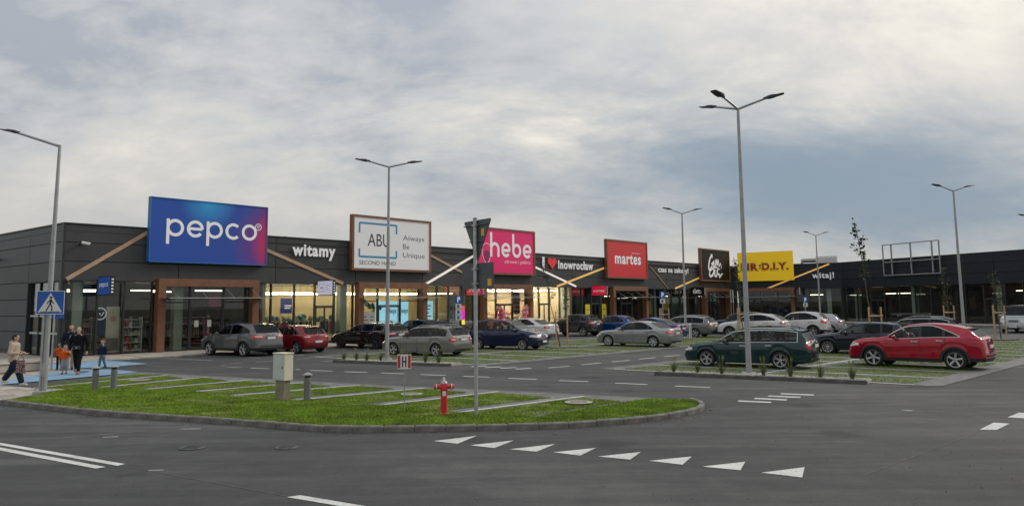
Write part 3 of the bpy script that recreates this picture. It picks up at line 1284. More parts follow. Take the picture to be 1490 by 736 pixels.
roof_poly = [w2l(p) for p in (FS0, FA0, FB0, FB1, FB1 + DB2 * LEN_B2, FB1 + DB2 * LEN_B2 - NB2 * 20, FB1 - NB2 * 26 + Vector((4, 16, 0)), FB0 - NA * 16 + DA * 6, FS0 + DA * 70)]
roof.prism(ccw(roof_poly), ZT - 0.45, ZT - 0.4)
bpart('roof', roof, 'trim_dark')
for fr in ('A', 'B1', 'B2', 'S'):
    c = MB()
    c.box(-0.03 if fr != 'B1' else 0.03, LENS[fr] + (0.03 if fr == 'S' else -0.01), -0.05, 0.4, ZT - 0.07, ZT)
    bpart('coping', c, 'trim_dark', fr)


def panels(fr, xs, zs, m):
    for x0, x1 in zip(xs, xs[1:]):
        for z0, z1 in zip(zs, zs[1:]):
            b = MB()
            c = 0.012
            x, X, z, Z = x0 + 0.008, x1 - 0.008, z0 + 0.008, z1 - 0.008
            b.add([(x, 0.05, z), (X, 0.05, z), (X, 0.05, Z), (x, 0.05, Z), (x + c, 0.0, z + c), (X - c, 0.0, z + c), (X - c, 0.0, Z - c), (x + c, 0.0, Z - c)],
                  [(4, 5, 6, 7), (0, 1, 5, 4), (1, 2, 6, 5), (2, 3, 7, 6), (3, 0, 4, 7)])
            bpart('cladding_panel', b, m, fr)


band_z = [ZB, 4.88, 5.86, ZT - 0.07]
xsA = [0] + [5.85 + 6.0 * i for i in range(12)] + [LEN_A]
panels('A', xsA, band_z, 'cladding')
panels('B1', [0, 6.1, LEN_B1], band_z, 'cladding_blue')
panels('B2', [0, 6, 12, 18, 24, 30, 36, 42, LEN_B2], band_z, 'cladding_blue')
panels('S', [0, 5.8, SIDE_L - 4.45], [0.25, 1.25, 2.1, 2.98, 3.9, 4.88, 5.86, ZT - 0.07], 'cladding_slate')
panels('S', [SIDE_L - 4.45, SIDE_L], [ZB, 4.88, 5.86, ZT - 0.07], 'cladding_slate')
for fr, x0, x1 in (('S', 0, SIDE_L - 4.45),):
    b = MB()
    b.box(x0, x1, -0.01, 0.05, 0, 0.25)
    bpart('plinth', b, 'trim_dark', fr)
# corner post
b = MB()
b.box(-0.06, 0.06, -0.03, 0.12, 0.05, ZT - 0.075)
bpart('corner_post', b, 'trim_dark')
for fr, x, r_ in (('B1', 0.0, 0.16), ('B2', 0.0, 0.13)):
    b = MB()
    b.box(x - r_ - 0.1, x + r_, -0.01, 0.45, 0.05, ZT - 0.075)
    bpart('corner_post', b, 'trim_dark', fr)
# soffit under the cladding band
for fr in ('A', 'B1', 'B2'):
    b = MB()
    b.box(0.03, LENS[fr] - 0.03, 0.0, 0.42, ZB - 0.03, ZB)
    bpart('soffit', b, 'trim_dark', fr)
b = MB()
b.box(SIDE_L - 4.45, SIDE_L - 0.1, 0.0, 0.42, ZB - 0.03, ZB)
bpart('soffit', b, 'trim_dark', 'S')


def glazing(fr, xs, z0=0.08, z1=ZB - 0.03, trans=(), y=0.16, doors=()):
    """panes between mullions at xs; transoms at trans; doors = indices of bays that are doors"""
    for i, (a, b_) in enumerate(zip(xs, xs[1:])):
        zz = [z0] + list(trans if i not in doors else (2.45,)) + [z1]
        for za, zb in zip(zz, zz[1:]):
            p = MB()
            p.box(a + 0.03, b_ - 0.03, y + 0.02, y + 0.032, za + 0.03, zb - 0.03)
            bpart('glass_pane', p, 'glass_shop', fr)
        for z in zz[1:-1]:
            p = MB()
            p.box(a + 0.035, b_ - 0.035, y - 0.01, y + 0.07, z - 0.035, z + 0.035)
            bpart('transom', p, 'trim_dark', fr)
        if i in doors:
            d = MB()
            for u in (a + 0.05, (a + b_) / 2 - 0.04, b_ - 0.13):
                d.box(u, u + 0.08, y - 0.02, y + 0.05, z0 + 0.02, 2.42)
            d.box(a + 0.05, b_ - 0.05, y - 0.018, y + 0.048, z0 + 0.005, z0 + 0.12)
            d.box(a + 0.05, b_ - 0.05, y - 0.018, y + 0.048, 2.32, 2.41)
            do = bpart('door', d, 'trim_dark', fr)
            h = MB()
            h.tube([((a + b_) / 2 + 0.09, y - 0.07, 0.95), ((a + b_) / 2 + 0.09, y - 0.07, 1.35)], 0.015)
            bpart('handle', h, 'steel', fr, parent=do)
    for x in xs:
        p = MB()
        p.box(x - 0.045, x + 0.045, y - 0.04, y + 0.13, 0.05, z1)
        bpart('mullion', p, 'trim_dark', fr)
    p = MB()
    p.box(xs[0], xs[-1], y - 0.035, y + 0.12, 0.0, z0)
    bpart('sill', p, 'trim_dark', fr)


def portal(fr, a, b_, zt=4.05, w=0.42, dep=0.38):
    j = MB()
    for x in (a, b_ - w):
        p = MB()
        p.cbox(x, x + w, -dep, 0.14, 0.0, zt - w - 0.002, 0.01)
        bpart('portal_post', p, 'portal_wood', fr)
    p = MB()
    p.cbox(a, b_, -dep, 0.14, zt - w, zt, 0.01)
    bpart('portal_beam', p, 'portal_wood', fr)
    # glazed canopy hung on rods
    c = MB()
    c.box(a + 0.1, b_ + 0.3, -dep - 1.15, -dep - 0.02, 2.96, 2.985)
    co = bpart('canopy', c, 'glass_canopy', fr)
    n = 4
    for i in range(n):
        x = a + 0.7 + (b_ - a - 1.2) * i / (n - 1)
        r = MB()
        r.tube([(x, -dep - 0.95, 3.0), (x, -dep, 3.52)], 0.014, 6)
        r.box(x - 0.03, x + 0.03, -dep - 1.0, -dep - 0.9, 2.94, 3.02)
        bpart('tie_rod', r, 'steel', fr, parent=co)
    e = MB()
    e.box(a + 0.1, b_ + 0.3, -dep - 1.18, -dep - 1.15, 2.95, 2.995)
    bpart('canopy_edge', e, 'steel', fr, parent=co)


PORT = [(4.64, 10.6), (17.9, 24.02), (29.9, 35.95), (47.9, 54.15), (66.35, 72.7)]
for a, b_ in PORT:
    portal('A', a, b_)
    w = 0.42
    glazing('A', [a + w, a + w + 1.55, a + w + 3.55, b_ - w], trans=(2.75,), doors=(1,))
portal('B1', 1.0, 6.95)
glazing('B1', [1.42, 3.0, 5.0, 6.53], trans=(2.75,), doors=(1,))
glazing('A', [0.06, 1.75, 3.06, 4.5])
glazing('A', [10.72, 11.68, 13.3, 14.81, 16.28, 17.78], doors=(3,))
glazing('A', [24.1, 25.4, 26.6, 27.9, 29.3, 29.85])
glazing('A', [36.05, 37.3, 38.7, 40.2, 41.9, 43.4, 44.9, 46.3, 47.8], doors=(1, 6))
glazing('A', [54.25, 56.0, 57.8, 59.6, 61.4, 63.2, 64.8, 66.25])
glazing('A', [72.8, 74.25])
glazing('B1', [7.05, 8.6, 10.2, 12.1])
glazing('B1', [0.12, 0.95])
glazing('B2', [0.1] + [1.9 + 1.85 * i for i in range(24)], doors=(2, 9, 15))
glazing('S', [SIDE_L - 4.4, SIDE_L - 3.1, SIDE_L - 1.6, SIDE_L - 0.12])
# sign strip on the glass: frosted stripe (manifestation) across side glazing
for fr, x0, x1, z in (('S', SIDE_L - 4.35, SIDE_L - 0.2, 2.05), ('S', SIDE_L - 4.35, SIDE_L - 0.2, 1.15)):
    p = MB()
    p.box(x0, x1, 0.165, 0.172, z, z + 0.10)
    bpart('glass_stripe', p, 'cabinet_grey', fr)

# ---- interiors: floor, ceiling, back wall, side walls, columns
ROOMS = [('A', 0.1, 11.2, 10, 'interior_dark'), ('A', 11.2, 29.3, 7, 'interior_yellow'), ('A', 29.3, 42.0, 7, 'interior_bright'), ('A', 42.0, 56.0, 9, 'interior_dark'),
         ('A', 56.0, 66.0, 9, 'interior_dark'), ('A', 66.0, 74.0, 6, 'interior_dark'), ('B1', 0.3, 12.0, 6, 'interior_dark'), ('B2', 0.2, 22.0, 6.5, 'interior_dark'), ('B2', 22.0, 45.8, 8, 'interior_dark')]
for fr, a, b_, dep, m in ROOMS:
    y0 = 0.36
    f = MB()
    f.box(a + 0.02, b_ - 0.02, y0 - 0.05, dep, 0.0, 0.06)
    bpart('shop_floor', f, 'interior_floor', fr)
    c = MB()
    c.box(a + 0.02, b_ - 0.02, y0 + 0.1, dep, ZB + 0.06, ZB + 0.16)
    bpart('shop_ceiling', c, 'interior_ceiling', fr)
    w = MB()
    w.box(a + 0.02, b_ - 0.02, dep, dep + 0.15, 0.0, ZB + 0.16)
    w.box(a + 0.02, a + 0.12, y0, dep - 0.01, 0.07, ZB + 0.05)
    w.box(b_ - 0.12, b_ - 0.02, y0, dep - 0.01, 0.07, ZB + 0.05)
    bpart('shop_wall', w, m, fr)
for fr, x in (('A', 0.75), ('A', 6.0), ('A', 11.15), ('A', 17.2), ('A', 28.4), ('A', 41.6), ('A', 43.9), ('A', 57.0), ('B1', 10.4), ('B2', 1.0), ('B2', 8.4), ('B2', 17.5), ('B2', 25)):
    c = MB()
    c.cbox(x, x + 0.5, 0.75, 1.25, 0.07, ZB + 0.05, 0.02)
    bpart('column', c, 'interior_column', fr)

# ceiling luminaires inside the shops
def luminaire(fr, x0, x1, y, z, m, label, w=0.14):
    Mx = MA @ RELS[fr]
    o = mk('ceiling_light', MB().box(-(x1 - x0) / 2, (x1 - x0) / 2, -w / 2, w / 2, 0, 0.06), M_[m], M=Mx @ T((x0 + x1) / 2, y, z))
    hang = MB()
    for x in (-(x1 - x0) * 0.4, (x1 - x0) * 0.4):
        hang.tube([(x, 0, 0.06), (x, 0, ZB + 0.06 - z)], 0.008, 5)
    mk('suspension_wire', hang, M_['trim_dark'], o)
    tag(o, label, 'ceiling light', 'ceiling lights seen through the shop windows')


for x0, y in ((1.2, 3.2), (4.6, 3.4), (8.2, 3.0), (2.0, 6.5), (7.0, 6.5)):
    luminaire('A', x0, x0 + 1.7, y, 3.45, 'lamp_dim', 'dim strip light hung inside the blue signed corner shop')
for y in (1.6, 3.2, 4.8, 6.2):
    for x0 in (11.8, 16.2, 20.4, 24.6):
        luminaire('A', x0, x0 + 3.7, y, 3.30, 'lamp_warm', 'long warm strip light in yellow walled shop behind white sign', 0.09)
for y in (1.6, 3.4, 5.2):
    for x0 in (30.0, 33.0, 36.2, 39.2):
        luminaire('A', x0, x0 + 2.3, y, 3.62, 'lamp_bright', 'bright warm ceiling light in the cosmetics shop behind pink sign', 0.26)
for fr, x0, y in (('A', 50, 2.2), ('A', 60.4, 2.0), ('A', 69, 2.4), ('B1', 8.4, 2.0), ('B2', 3.0, 3.2), ('B2', 5.0, 3.0), ('B2', 18.3, 2.5)):
    luminaire(fr, x0, x0 + 1.5, y, 3.1, 'lamp_dim', 'single strip light glowing in a dark shop further along', 0.12)

# ---- slanting battens on the cladding
def batten(name, a, b_, m, fr='A', w=0.17, y=-0.045):
    p, q = Vector((a[0], 0, a[1])), Vector((b_[0], 0, b_[1]))
    d = (q - p).normalized()
    n = Vector((-d.z, 0, d.x)) * w / 2
    mb = MB()
    pts = [p - n, q - n, q + n, p + n]
    mb.add([(v.x, y, v.z) for v in pts] + [(v.x, -0.002, v.z) for v in pts], [(0, 1, 2, 3), (0, 4, 5, 1), (1, 5, 6, 2), (2, 6, 7, 3), (3, 7, 4, 0)])
    return bpart(name, mb, m, fr)


batten('accent_batten', (0.2, 3.95), (4.25, 6.7), 'batten', w=0.2)
batten('accent_batten', (10.8, 6.08), (16.85, 3.95), 'batten', w=0.2)
batten('accent_batten', (24.0, 6.38), (28.5, 4.72), 'batten')
batten('accent_batten', (24.1, 3.98), (29.1, 6.28), 'batten_lit', y=-0.07)
batten('accent_batten', (36.0, 5.80), (42.4, 4.0), 'batten_lit')
batten('accent_batten', (39.6, 3.98), (46.85, 5.82), 'batten_amber', y=-0.07)
batten('accent_batten', (54.4, 6.75), (58.7, 3.95), 'batten_dark')
batten('accent_batten', (60.2, 3.95), (65.6, 5.2), 'batten_amber')
batten('accent_batten', (3.9, 4.0), (10.95, 6.7), 'batten_amber', fr='B1')


# ================================================================== SIGNS ON THE BUILDING
def on(fr, x, y=0.0, z=0.0):
    return MA @ RELS[fr] @ T(x, y, z)


SW, SH = 7.0, 3.5


def big_sign(fr, x0, label, panel_mat, framed=True, w=SW, h=SH, z=5.0):
    """box sign standing proud of the cladding and rising above the roof; its own frame: x 0..w, z 0..h, face at y=-0.35"""
    s = empty('shop_sign', on(fr, x0, 0, z), label, 'sign', 'large box signs rising above the shopfronts')
    b = MB()
    b.box(0.0, w, -0.345, -0.06, 0.0, h)
    mk('panel', b, panel_mat, s)
    br = MB()
    for x in (0.8, w / 2, w - 0.8):
        br.box(x - 0.05, x + 0.05, -0.06, 0.02, 0.1, 1.7)
    mk('bracket', br, M_['steel'], s)
    if framed:
        t = 0.16
        for nm, q in (('frame_rail', (-t, w + t, -t, 0)), ('frame_rail', (-t, w + t, h, h + t))):
            f = MB()
            f.box(q[0], q[1], -0.40, -0.05, q[2], q[3])
            mk(nm, f, M_['portal_wood'], s)
        for q in ((-t, 0), (w, w + t)):
            f = MB()
            f.box(q[0], q[1], -0.398, -0.052, 0.002, h - 0.002)
            mk('frame_stile', f, M_['portal_wood'], s)
    return s


FY = -0.352


def lay(parent, name, geo, m, k=0):
    v, f = geo
    mb = MB()
    mb.add([(p[0], FY - 0.004 * k - 0.002, p[2]) for p in v], f)
    return mk(name, mb, M_[m] if isinstance(m, str) else m, parent)


def layers(parent, name, geos, m, k=0):
    """several strokes, each a hair in front of the one below"""
    mb = MB()
    for i, (v, f) in enumerate(geos):
        mb.add([(p[0], FY - 0.004 * k - 0.002 - 0.0008 * i, p[2]) for p in v], f)
    return mk(name, mb, M_[m], parent)


def gradient_panel():
    m = bpy.data.materials.new('blue_red_print')
    m.use_nodes = True
    t = m.node_tree
    L = t.links.new
    b = t.nodes['Principled BSDF']
    b.inputs['Roughness'].default_value = 0.4
    tc = N(t, 'ShaderNodeTexCoord')
    sp = N(t, 'ShaderNodeSeparateXYZ')
    L(tc.outputs['Generated'], sp.inputs[0])
    r = N(t, 'ShaderNodeValToRGB')
    e = r.color_ramp.elements
    e[0].position, e[0].color = 0.0, (0.010, 0.055, 0.27, 1)
    e[1].position, e[1].color = 1.0, (0.46, 0.015, 0.07, 1)
    for p, c in ((0.66, (0.016, 0.05, 0.25, 1)), (0.84, (0.09, 0.03, 0.19, 1)), (0.95, (0.32, 0.02, 0.10, 1))):
        q = e.new(p)
        q.color = c
    # the red glow swells towards the middle of the height
    mz = N(t, 'ShaderNodeMath', operation='SUBTRACT', i_1=0.38)
    L(sp.outputs['Z'], mz.inputs[0])
    sq = N(t, 'ShaderNodeMath', operation='POWER', i_1=2.0)
    ab = N(t, 'ShaderNodeMath', operation='ABSOLUTE')
    L(mz.outputs[0], ab.inputs[0])
    L(ab.outputs[0], sq.inputs[0])
    ma = N(t, 'ShaderNodeMath', operation='MULTIPLY_ADD', i_1=-0.45)
    L(sq.outputs[0], ma.inputs[0])
    L(sp.outputs['X'], ma.inputs[2])
    L(ma.outputs[0], r.inputs[0])
    # cyan spot at the upper middle
    d = N(t, 'ShaderNodeVectorMath', operation='DISTANCE')
    mp = N(t, 'ShaderNodeMapping')
    mp.inputs['Scale'].default_value = (1.7, 0, 1)
    L(tc.outputs['Generated'], mp.inputs[0])
    L(mp.outputs[0], d.inputs[0])
    d.inputs[1].default_value = (0.47 * 1.7, 0, 0.98)
    r2 = N(t, 'ShaderNodeValToRGB')
    r2.color_ramp.elements[0].position, r2.color_ramp.elements[0].color = 0.0, (1, 1, 1, 1)
    r2.color_ramp.elements[1].position, r2.color_ramp.elements[1].color = 0.42, (0, 0, 0, 1)
    L(d.outputs['Value'], r2.inputs[0])
    mx = N(t, 'ShaderNodeMix', data_type='RGBA')
    L(r2.outputs[0], mx.inputs[0])
    L(r.outputs[0], mx.inputs[6])
    mx.inputs[7].default_value = (0.02, 0.25, 0.50, 1)
    L(mx.outputs[2], b.inputs['Base Color'])
    L(mx.outputs[2], b.inputs['Emission Color'])
    b.inputs['Emission Strength'].default_value = 0.25
    return m


# 1 blue sign
s = big_sign('A', 4.08, 'large blue to red sign reading pepco above the corner shop', gradient_panel(), framed=False, w=6.9)
edge_m = mat('sign_edge_blue', (0.03, 0.16, 0.40), 0.5)
f = MB()
f.box(-0.05, 0.0, -0.40, -0.05, -0.05, 3.55)
f.box(6.9, 6.95, -0.40, -0.05, -0.05, 3.55)
f.box(-0.05, 6.95, -0.40, -0.05, 3.5, 3.55)
f.box(-0.05, 6.95, -0.40, -0.05, -0.05, 0.0)
mk('edge_trim', f, edge_m, s)
gs, xe = pepco_letters(0.85, 1.42, 0.98, 0.175)
layers(s, 'lettering', gs, 'letter_white', 1)
rx, rz = 6.35, 2.28
hp = [(rx + 0.09 * a, rz + 0.09 * b_) for a, b_ in ((0, -0.75), (-0.85, 0.1), (-0.85, 0.6), (-0.45, 0.85), (0, 0.5), (0.45, 0.85), (0.85, 0.6), (0.85, 0.1))]
layers(s, 'heart_emblem', [stroke(arc(rx, rz, 0.19, 0, 360, 24)[:-1], 0.045, closed=True), stroke(hp, 0.035, closed=True)], 'letter_white', 1)

# 2 white sign
white_panel = mat('sign_white', (0.66, 0.66, 0.65), 0.45, emit=((1, 1, 1), 0.10))
s = big_sign('A', 17.45, 'white sign in brown frame reading ABU SECOND HAND Always Be Unique', white_panel, w=6.75)
lay(s, 'lettering', fit(text_geo('ABU', -0.004), 1.15, 3.05, 1.55, 2.42), 'black', 1)
teal = mat('sign_teal', (0.03, 0.27, 0.50), 0.5)
for nm, pts in (('bracket_mark', [(0.45, 2.45), (0.45, 3.12), (3.65, 3.12), (3.65, 2.50)]), ('bracket_mark', [(0.45, 1.35), (0.45, 0.80), (3.65, 0.80), (3.65, 1.30)])):
    gg = []
    for a, b_ in zip(pts, pts[1:]):
        gg.append(stroke([a, b_], 0.13))
    layers(s, nm, gg, 'sign_teal', 1)
grey_ink = mat('ink_grey', (0.12, 0.12, 0.12), 0.6)
lay(s, 'lettering', fit(text_geo('SECOND HAND', 0.0), 0.45, 3.6, 0.26, 0.54), 'ink_grey', 1)
for i, (w_, x1) in enumerate((('Always', 6.25), ('Be', 4.85), ('Unique', 6.3))):
    z = 2.10 - i * 0.62
    lay(s, 'lettering', fit(text_geo(w_, -0.006), 4.25, x1, z - (0.1 if i != 1 else 0.0), z + 0.36), 'ink_grey', 1)

# 3 pink sign
pink = mat('sign_pink', (0.60, 0.012, 0.115), 0.42, emit=((0.75, 0.02, 0.15), 0.18))
s = big_sign('A', 29.35, 'pink sign in brown frame reading hebe zdrowie i piękno', pink, w=6.75)


def hebe_letters(x0, z0, h, w, gap=1.0):
    """tall rounded lowercase h e b e"""
    xh = h * 0.60
    rw = h * 0.215
    gs_ = []
    x = x0
    for ch in 'hebe':
        if ch == 'h':
            gs_.append(stroke([(x + w / 2, z0), (x + w / 2, z0 + h)], w))
            top = z0 + xh - rw - w / 2
            gs_.append(stroke(arc(x + w / 2 + rw, top, rw, 180, 0, 16) + [(x + w / 2 + 2 * rw, z0)], w))
        elif ch == 'b':
            gs_.append(stroke([(x + w / 2, z0 + xh * 0.4), (x + w / 2, z0 + h)], w))
            c1, c2 = z0 + xh - rw - w / 2, z0 + rw + w / 2
            gs_.append(stroke(arc(x + w / 2 + rw, c1, rw, 180, 0, 14) + arc(x + w / 2 + rw, c2, rw, 0, -180, 14), w, closed=True))
        else:
            c1, c2 = z0 + xh - rw - w / 2, z0 + rw + w / 2
            cx = x + w / 2 + rw
            zm = z0 + xh * 0.47
            gs_.append(stroke([(cx - rw, zm), (cx + rw, zm)] + arc(cx, c1, rw, 0, 180, 14) + arc(cx, c2, rw, 180, 320, 14), w))
        x += 2 * rw + w + h * 0.115
    return gs_, x


gs, xe = hebe_letters(1.35, 1.30, 1.98, 0.25)
layers(s, 'lettering', gs, 'letter_white', 1)
lay(s, 'lettering', fit(text_geo('zdrowie i piękno', -0.01), 3.05, 6.3, 0.72, 1.10), 'letter_white', 1)
plum = mat('sign_plum', (0.28, 0.01, 0.10), 0.5)
drop = [(0.95 + 0.50 * math.sin(t_) * (1 - 0.28 * math.cos(t_)), 1.55 - 0.80 * math.cos(t_)) for t_ in [2 * math.pi * i / 24 for i in range(24)]]
layers(s, 'flask_emblem', [([(p[0], 0, p[1]) for p in [(0.95 + (q[0] - 0.95) * 0.7, 1.30 + (q[1] - 1.55) * 0.6) for q in drop]], [tuple(range(23, -1, -1))])], 'sign_plum', 1)
layers(s, 'flask_outline', [stroke([(0.95 + (q[0] - 0.95) * 1.0, q[1]) for q in drop], 0.04, closed=True)], 'letter_white', 2)

# 4 red sign
red = mat('sign_red', (0.52, 0.022, 0.03), 0.42, emit=((0.7, 0.03, 0.03), 0.12))
s = big_sign('A', 47.1, 'red sign in brown frame reading martes sport', red, w=6.95)
lay(s, 'lettering', fit(text_geo('martes', 0.026, 0, 1.1), 1.2, 5.85, 1.28, 2.28), 'letter_white', 1)
lay(s, 'lettering', fit(text_geo('S P O R T', 0.0), 4.2, 5.8, 2.36, 2.50), 'letter_white', 1)

# 5 black sign with brush lettering
blackp = mat('sign_black', (0.010, 0.009, 0.008), 0.6, spec=0.2)
s = big_sign('A', 65.75, 'black sign in brown frame with white brush lettering', blackp, w=6.9)


def brush(pts, w):
    P_ = catmull([Vector((a, b_, 0)) for a, b_ in pts], 6)
    n = len(P_)
    ws = [w * (0.55 + 0.45 * math.sin(math.pi * min(1, 0.12 + 0.9 * i / (n - 1)))) for i in range(n)]
    return stroke([(p.x, p.y) for p in P_], ws)


BR = [([(2.55, 2.55), (2.5, 2.95), (1.9, 2.3), (1.6, 1.5), (1.75, 1.15), (2.3, 1.45), (2.75, 2.0)], 0.30), ([(2.3, 1.85), (2.95, 2.05), (2.75, 1.35)], 0.22),
      ([(3.0, 2.3), (2.85, 1.65), (3.15, 1.5), (3.45, 2.4), (3.35, 1.65)], 0.22), ([(3.5, 1.6), (3.75, 2.45), (3.85, 1.75), (4.15, 2.4), (4.3, 1.6), (4.7, 2.0), (4.9, 1.35)], 0.20),
      ([(1.9, 1.15), (1.75, 0.45), (2.4, 0.45), (2.9, 1.0), (2.6, 1.32), (2.0, 1.0)], 0.30), ([(3.2, 1.25), (3.1, 0.5), (3.6, 0.45), (3.7, 1.2)], 0.26), ([(4.0, 1.25), (3.7, 0.8), (4.4, 0.55), (4.3, 0.25), (4.9, 0.65), (5.2, 0.72)], 0.26), ([(2.7, 1.42), (3.6, 1.45), (4.5, 1.2)], 0.16)]
layers(s, 'brush_lettering', [brush([(0.2 + a * 0.95, b_ * 0.98 + 0.08) for a, b_ in p], w) for p, w in BR], 'letter_white', 1)

# 6 yellow sign
yel = mat('sign_yellow', (0.80, 0.52, 0.008), 0.45, emit=((0.9, 0.58, 0.01), 0.16))
s = big_sign('B1', 0.5, 'yellow sign reading MR.D.I.Y. on the slate wing', yel, framed=False, w=6.5, h=3.52, z=4.9)
dr = mat('ink_red', (0.34, 0.008, 0.02), 0.5)
for w_, xa, xb in (('MR', 0.43, 2.42), ('D.I.Y.', 2.90, 5.92)):
    lay(s, 'lettering_outline', fit(text_geo(w_, 0.075, 0, 1.12), xa - 0.10, xb + 0.10, 1.20, 2.25), 'black', 1)
    lay(s, 'lettering_inline', fit(text_geo(w_, 0.058, 0, 1.12), xa - 0.06, xb + 0.06, 1.24, 2.21), 'sign_yellow', 2)
    lay(s, 'lettering', fit(text_geo(w_, 0.042, 0, 1.12), xa, xb, 1.30, 2.15), 'ink_red', 3)
scr = MB()
scr.box(2.52, 2.78, FY - 0.02, FY - 0.002, 1.85, 1.98)
scr.box(2.59, 2.71, FY - 0.022, FY - 0.002, 1.42, 1.84)
mk('screw_emblem', scr, M_['sign_back'], s)


# ---- letters mounted on the cladding
def wall_letters(fr, s_, x0, x1, z0, z1, label, off=0.03, m='letter_white'):
    root = empty('wall_lettering', on(fr, x0, 0, z0), label, 'lettering', 'white letters mounted on the cladding')
    geo = fit(text_geo(s_, off, 0.0, 1.13), 0, x1 - x0, 0, z1 - z0, -0.06)
    for L_ in split_letters(geo):
        mk('letter', lm(thick(L_, 0.05)), M_[m], root)
    return root


wall_letters('A', 'witamy', 12.95, 16.15, 5.42, 6.42, 'white letters spelling witamy between blue and white signs', 0.03)
r_ = wall_letters('A', 'Inowrocław', 39.75, 45.0, 5.55, 6.34, 'white letters I heart Inowrocław beside the pink sign', 0.024)
mb = MB()
mb.box(-2.2, -1.92, -0.11, -0.06, -0.03, 1.0)
mk('letter', mb, M_['letter_white'], r_)
heart = [(math.sin(t_) ** 3 * 0.62, (13 * math.cos(t_) - 5 * math.cos(2 * t_) - 2 * math.cos(3 * t_) - math.cos(4 * t_)) / 16 * 0.56) for t_ in [2 * math.pi * i / 40 for i in range(40)]]
hm = mat('heart_red', (0.62, 0.025, 0.03), 0.45, emit=((0.9, 0.05, 0.05), 0.15))
mk('heart', lm(thick(([(-0.85 + a, -0.06, 0.53 + b_) for a, b_ in heart], [tuple(range(39, -1, -1))]), 0.05)), hm, r_)
wall_letters('A', 'czas na zakupy!', 56.7, 63.1, 5.50, 6.24, 'white letters spelling czas na zakupy between red and black signs', 0.016)
wall_letters('B1', 'witaj!', 9.0, 11.4, 4.84, 5.75, 'white letters spelling witaj beside the yellow sign', 0.022)


# ---- projecting blade signs
def blade(fr, x, face_mat, label, z=3.12, w=1.75, h=0.98, out=0.2):
    """flag sign standing out from the facade; its lit face looks back along the shopfront"""
    s_ = empty('blade_sign', on(fr, x, -out, z), label, 'sign', 'flag signs projecting over the pavement')
    b = MB()
    b.box(-0.10, 0.10, -w, 0.0, 0.0, h)
    mk('housing', b, M_['trim_dark'], s_)
    f_ = MB()
    f_.box(-0.112, -0.10, -w + 0.05, -0.05, 0.05, h - 0.05)
    mk('face', f_, face_mat, s_)
    a = MB()
    a.box(-0.04, 0.04, 0.0, out, 0.15, 0.25)
    a.box(-0.04, 0.04, 0.0, out, h - 0.25, h - 0.15)
    mk('arm', a, M_['trim_dark'], s_)
    dots = MB()
    for i in range(5):
        dots.box(-0.05, 0.05, -w - 0.012, -w - 0.001, 0.12 + i * 0.16, 0.19 + i * 0.16)
    mk('edge_letters', dots, M_['letter_white'], s_)
    return s_


def on_blade(s_, geo, m, k=1):
    """geometry in (x,z) with x to the viewer's right -> face plane"""
    v, f_ = geo
    mb_ = MB()
    mb_.add([(-0.112 - 0.003 * k, -p[0] * 1.67, p[2]) for p in v], f_)
    return mk('lettering', mb_, M_[m], s_)


bp_ = mat('blade_blue', (0.012, 0.045, 0.20), 0.4, emit=((0.02, 0.08, 0.35), 0.25))
s = blade('A', 1.72, bp_, 'small dark blue flag sign reading pepco over corner windows')
gs, xe = pepco_letters(0, 0, 1.0, 0.2)
on_blade(s, fit(join(*gs), 0.15, 0.88, 0.36, 0.62), 'letter_white')
lav = mat('blade_lavender', (0.50, 0.50, 0.62), 0.4, emit=((0.62, 0.62, 0.85), 0.30))
s = blade('A', 14.85, lav, 'small pale flag sign reading ABU over glass door')
on_blade(s, fit(text_geo('ABU', 0), 0.17, 0.46, 0.42, 0.58), 'black')
on_blade(s, fit(stroke([(0, 0), (0, 1), (1, 1), (1, 0.7)], 0.06), 0.12, 0.52, 0.58, 0.75), 'ink_grey')
on_blade(s, fit(stroke([(0, -0.3), (0, -0.6), (1, -0.6), (1, -0.3)], 0.06), 0.12, 0.52, 0.25, 0.38), 'ink_grey')
on_blade(s, fit(text_geo('Always\nBe\nUnique', -0.01), 0.6, 0.9, 0.3, 0.7), 'ink_grey')
crim = mat('blade_crimson', (0.40, 0.010, 0.05), 0.4, emit=((0.6, 0.012, 0.07), 0.35))
s = blade('A', 28.25, crim, 'small crimson flag sign reading hebe beside portal')
gs, xe = hebe_letters(0, 0, 1.0, 0.1)
on_blade(s, fit(join(*gs), 0.3, 0.9, 0.3, 0.68), 'letter_white')
on_blade(s, stroke([(0.12, 0.3), (0.2, 0.26), (0.25, 0.36), (0.19, 0.6)], 0.02), 'letter_white', 2)
crim2 = mat('blade_red', (0.42, 0.010, 0.03), 0.4, emit=((0.65, 0.012, 0.04), 0.35))
s = blade('A', 44.6, crim2, 'small red flag sign reading martes')
on_blade(s, fit(text_geo('martes', 0.015), 0.15, 0.9, 0.36, 0.56), 'letter_white')
s = blade('A', 63.3, blackp, 'small black flag sign with white brush lettering')
on_blade(s, fit(join(*[brush(p, w) for p, w in BR]), 0.2, 0.85, 0.25, 0.8), 'letter_white')
orng = mat('blade_orange', (0.36, 0.13, 0.012), 0.5, emit=((0.6, 0.2, 0.02), 0.15))
s = blade('B1', 7.75, orng, 'small plain orange flag sign beside yellow signed shop')

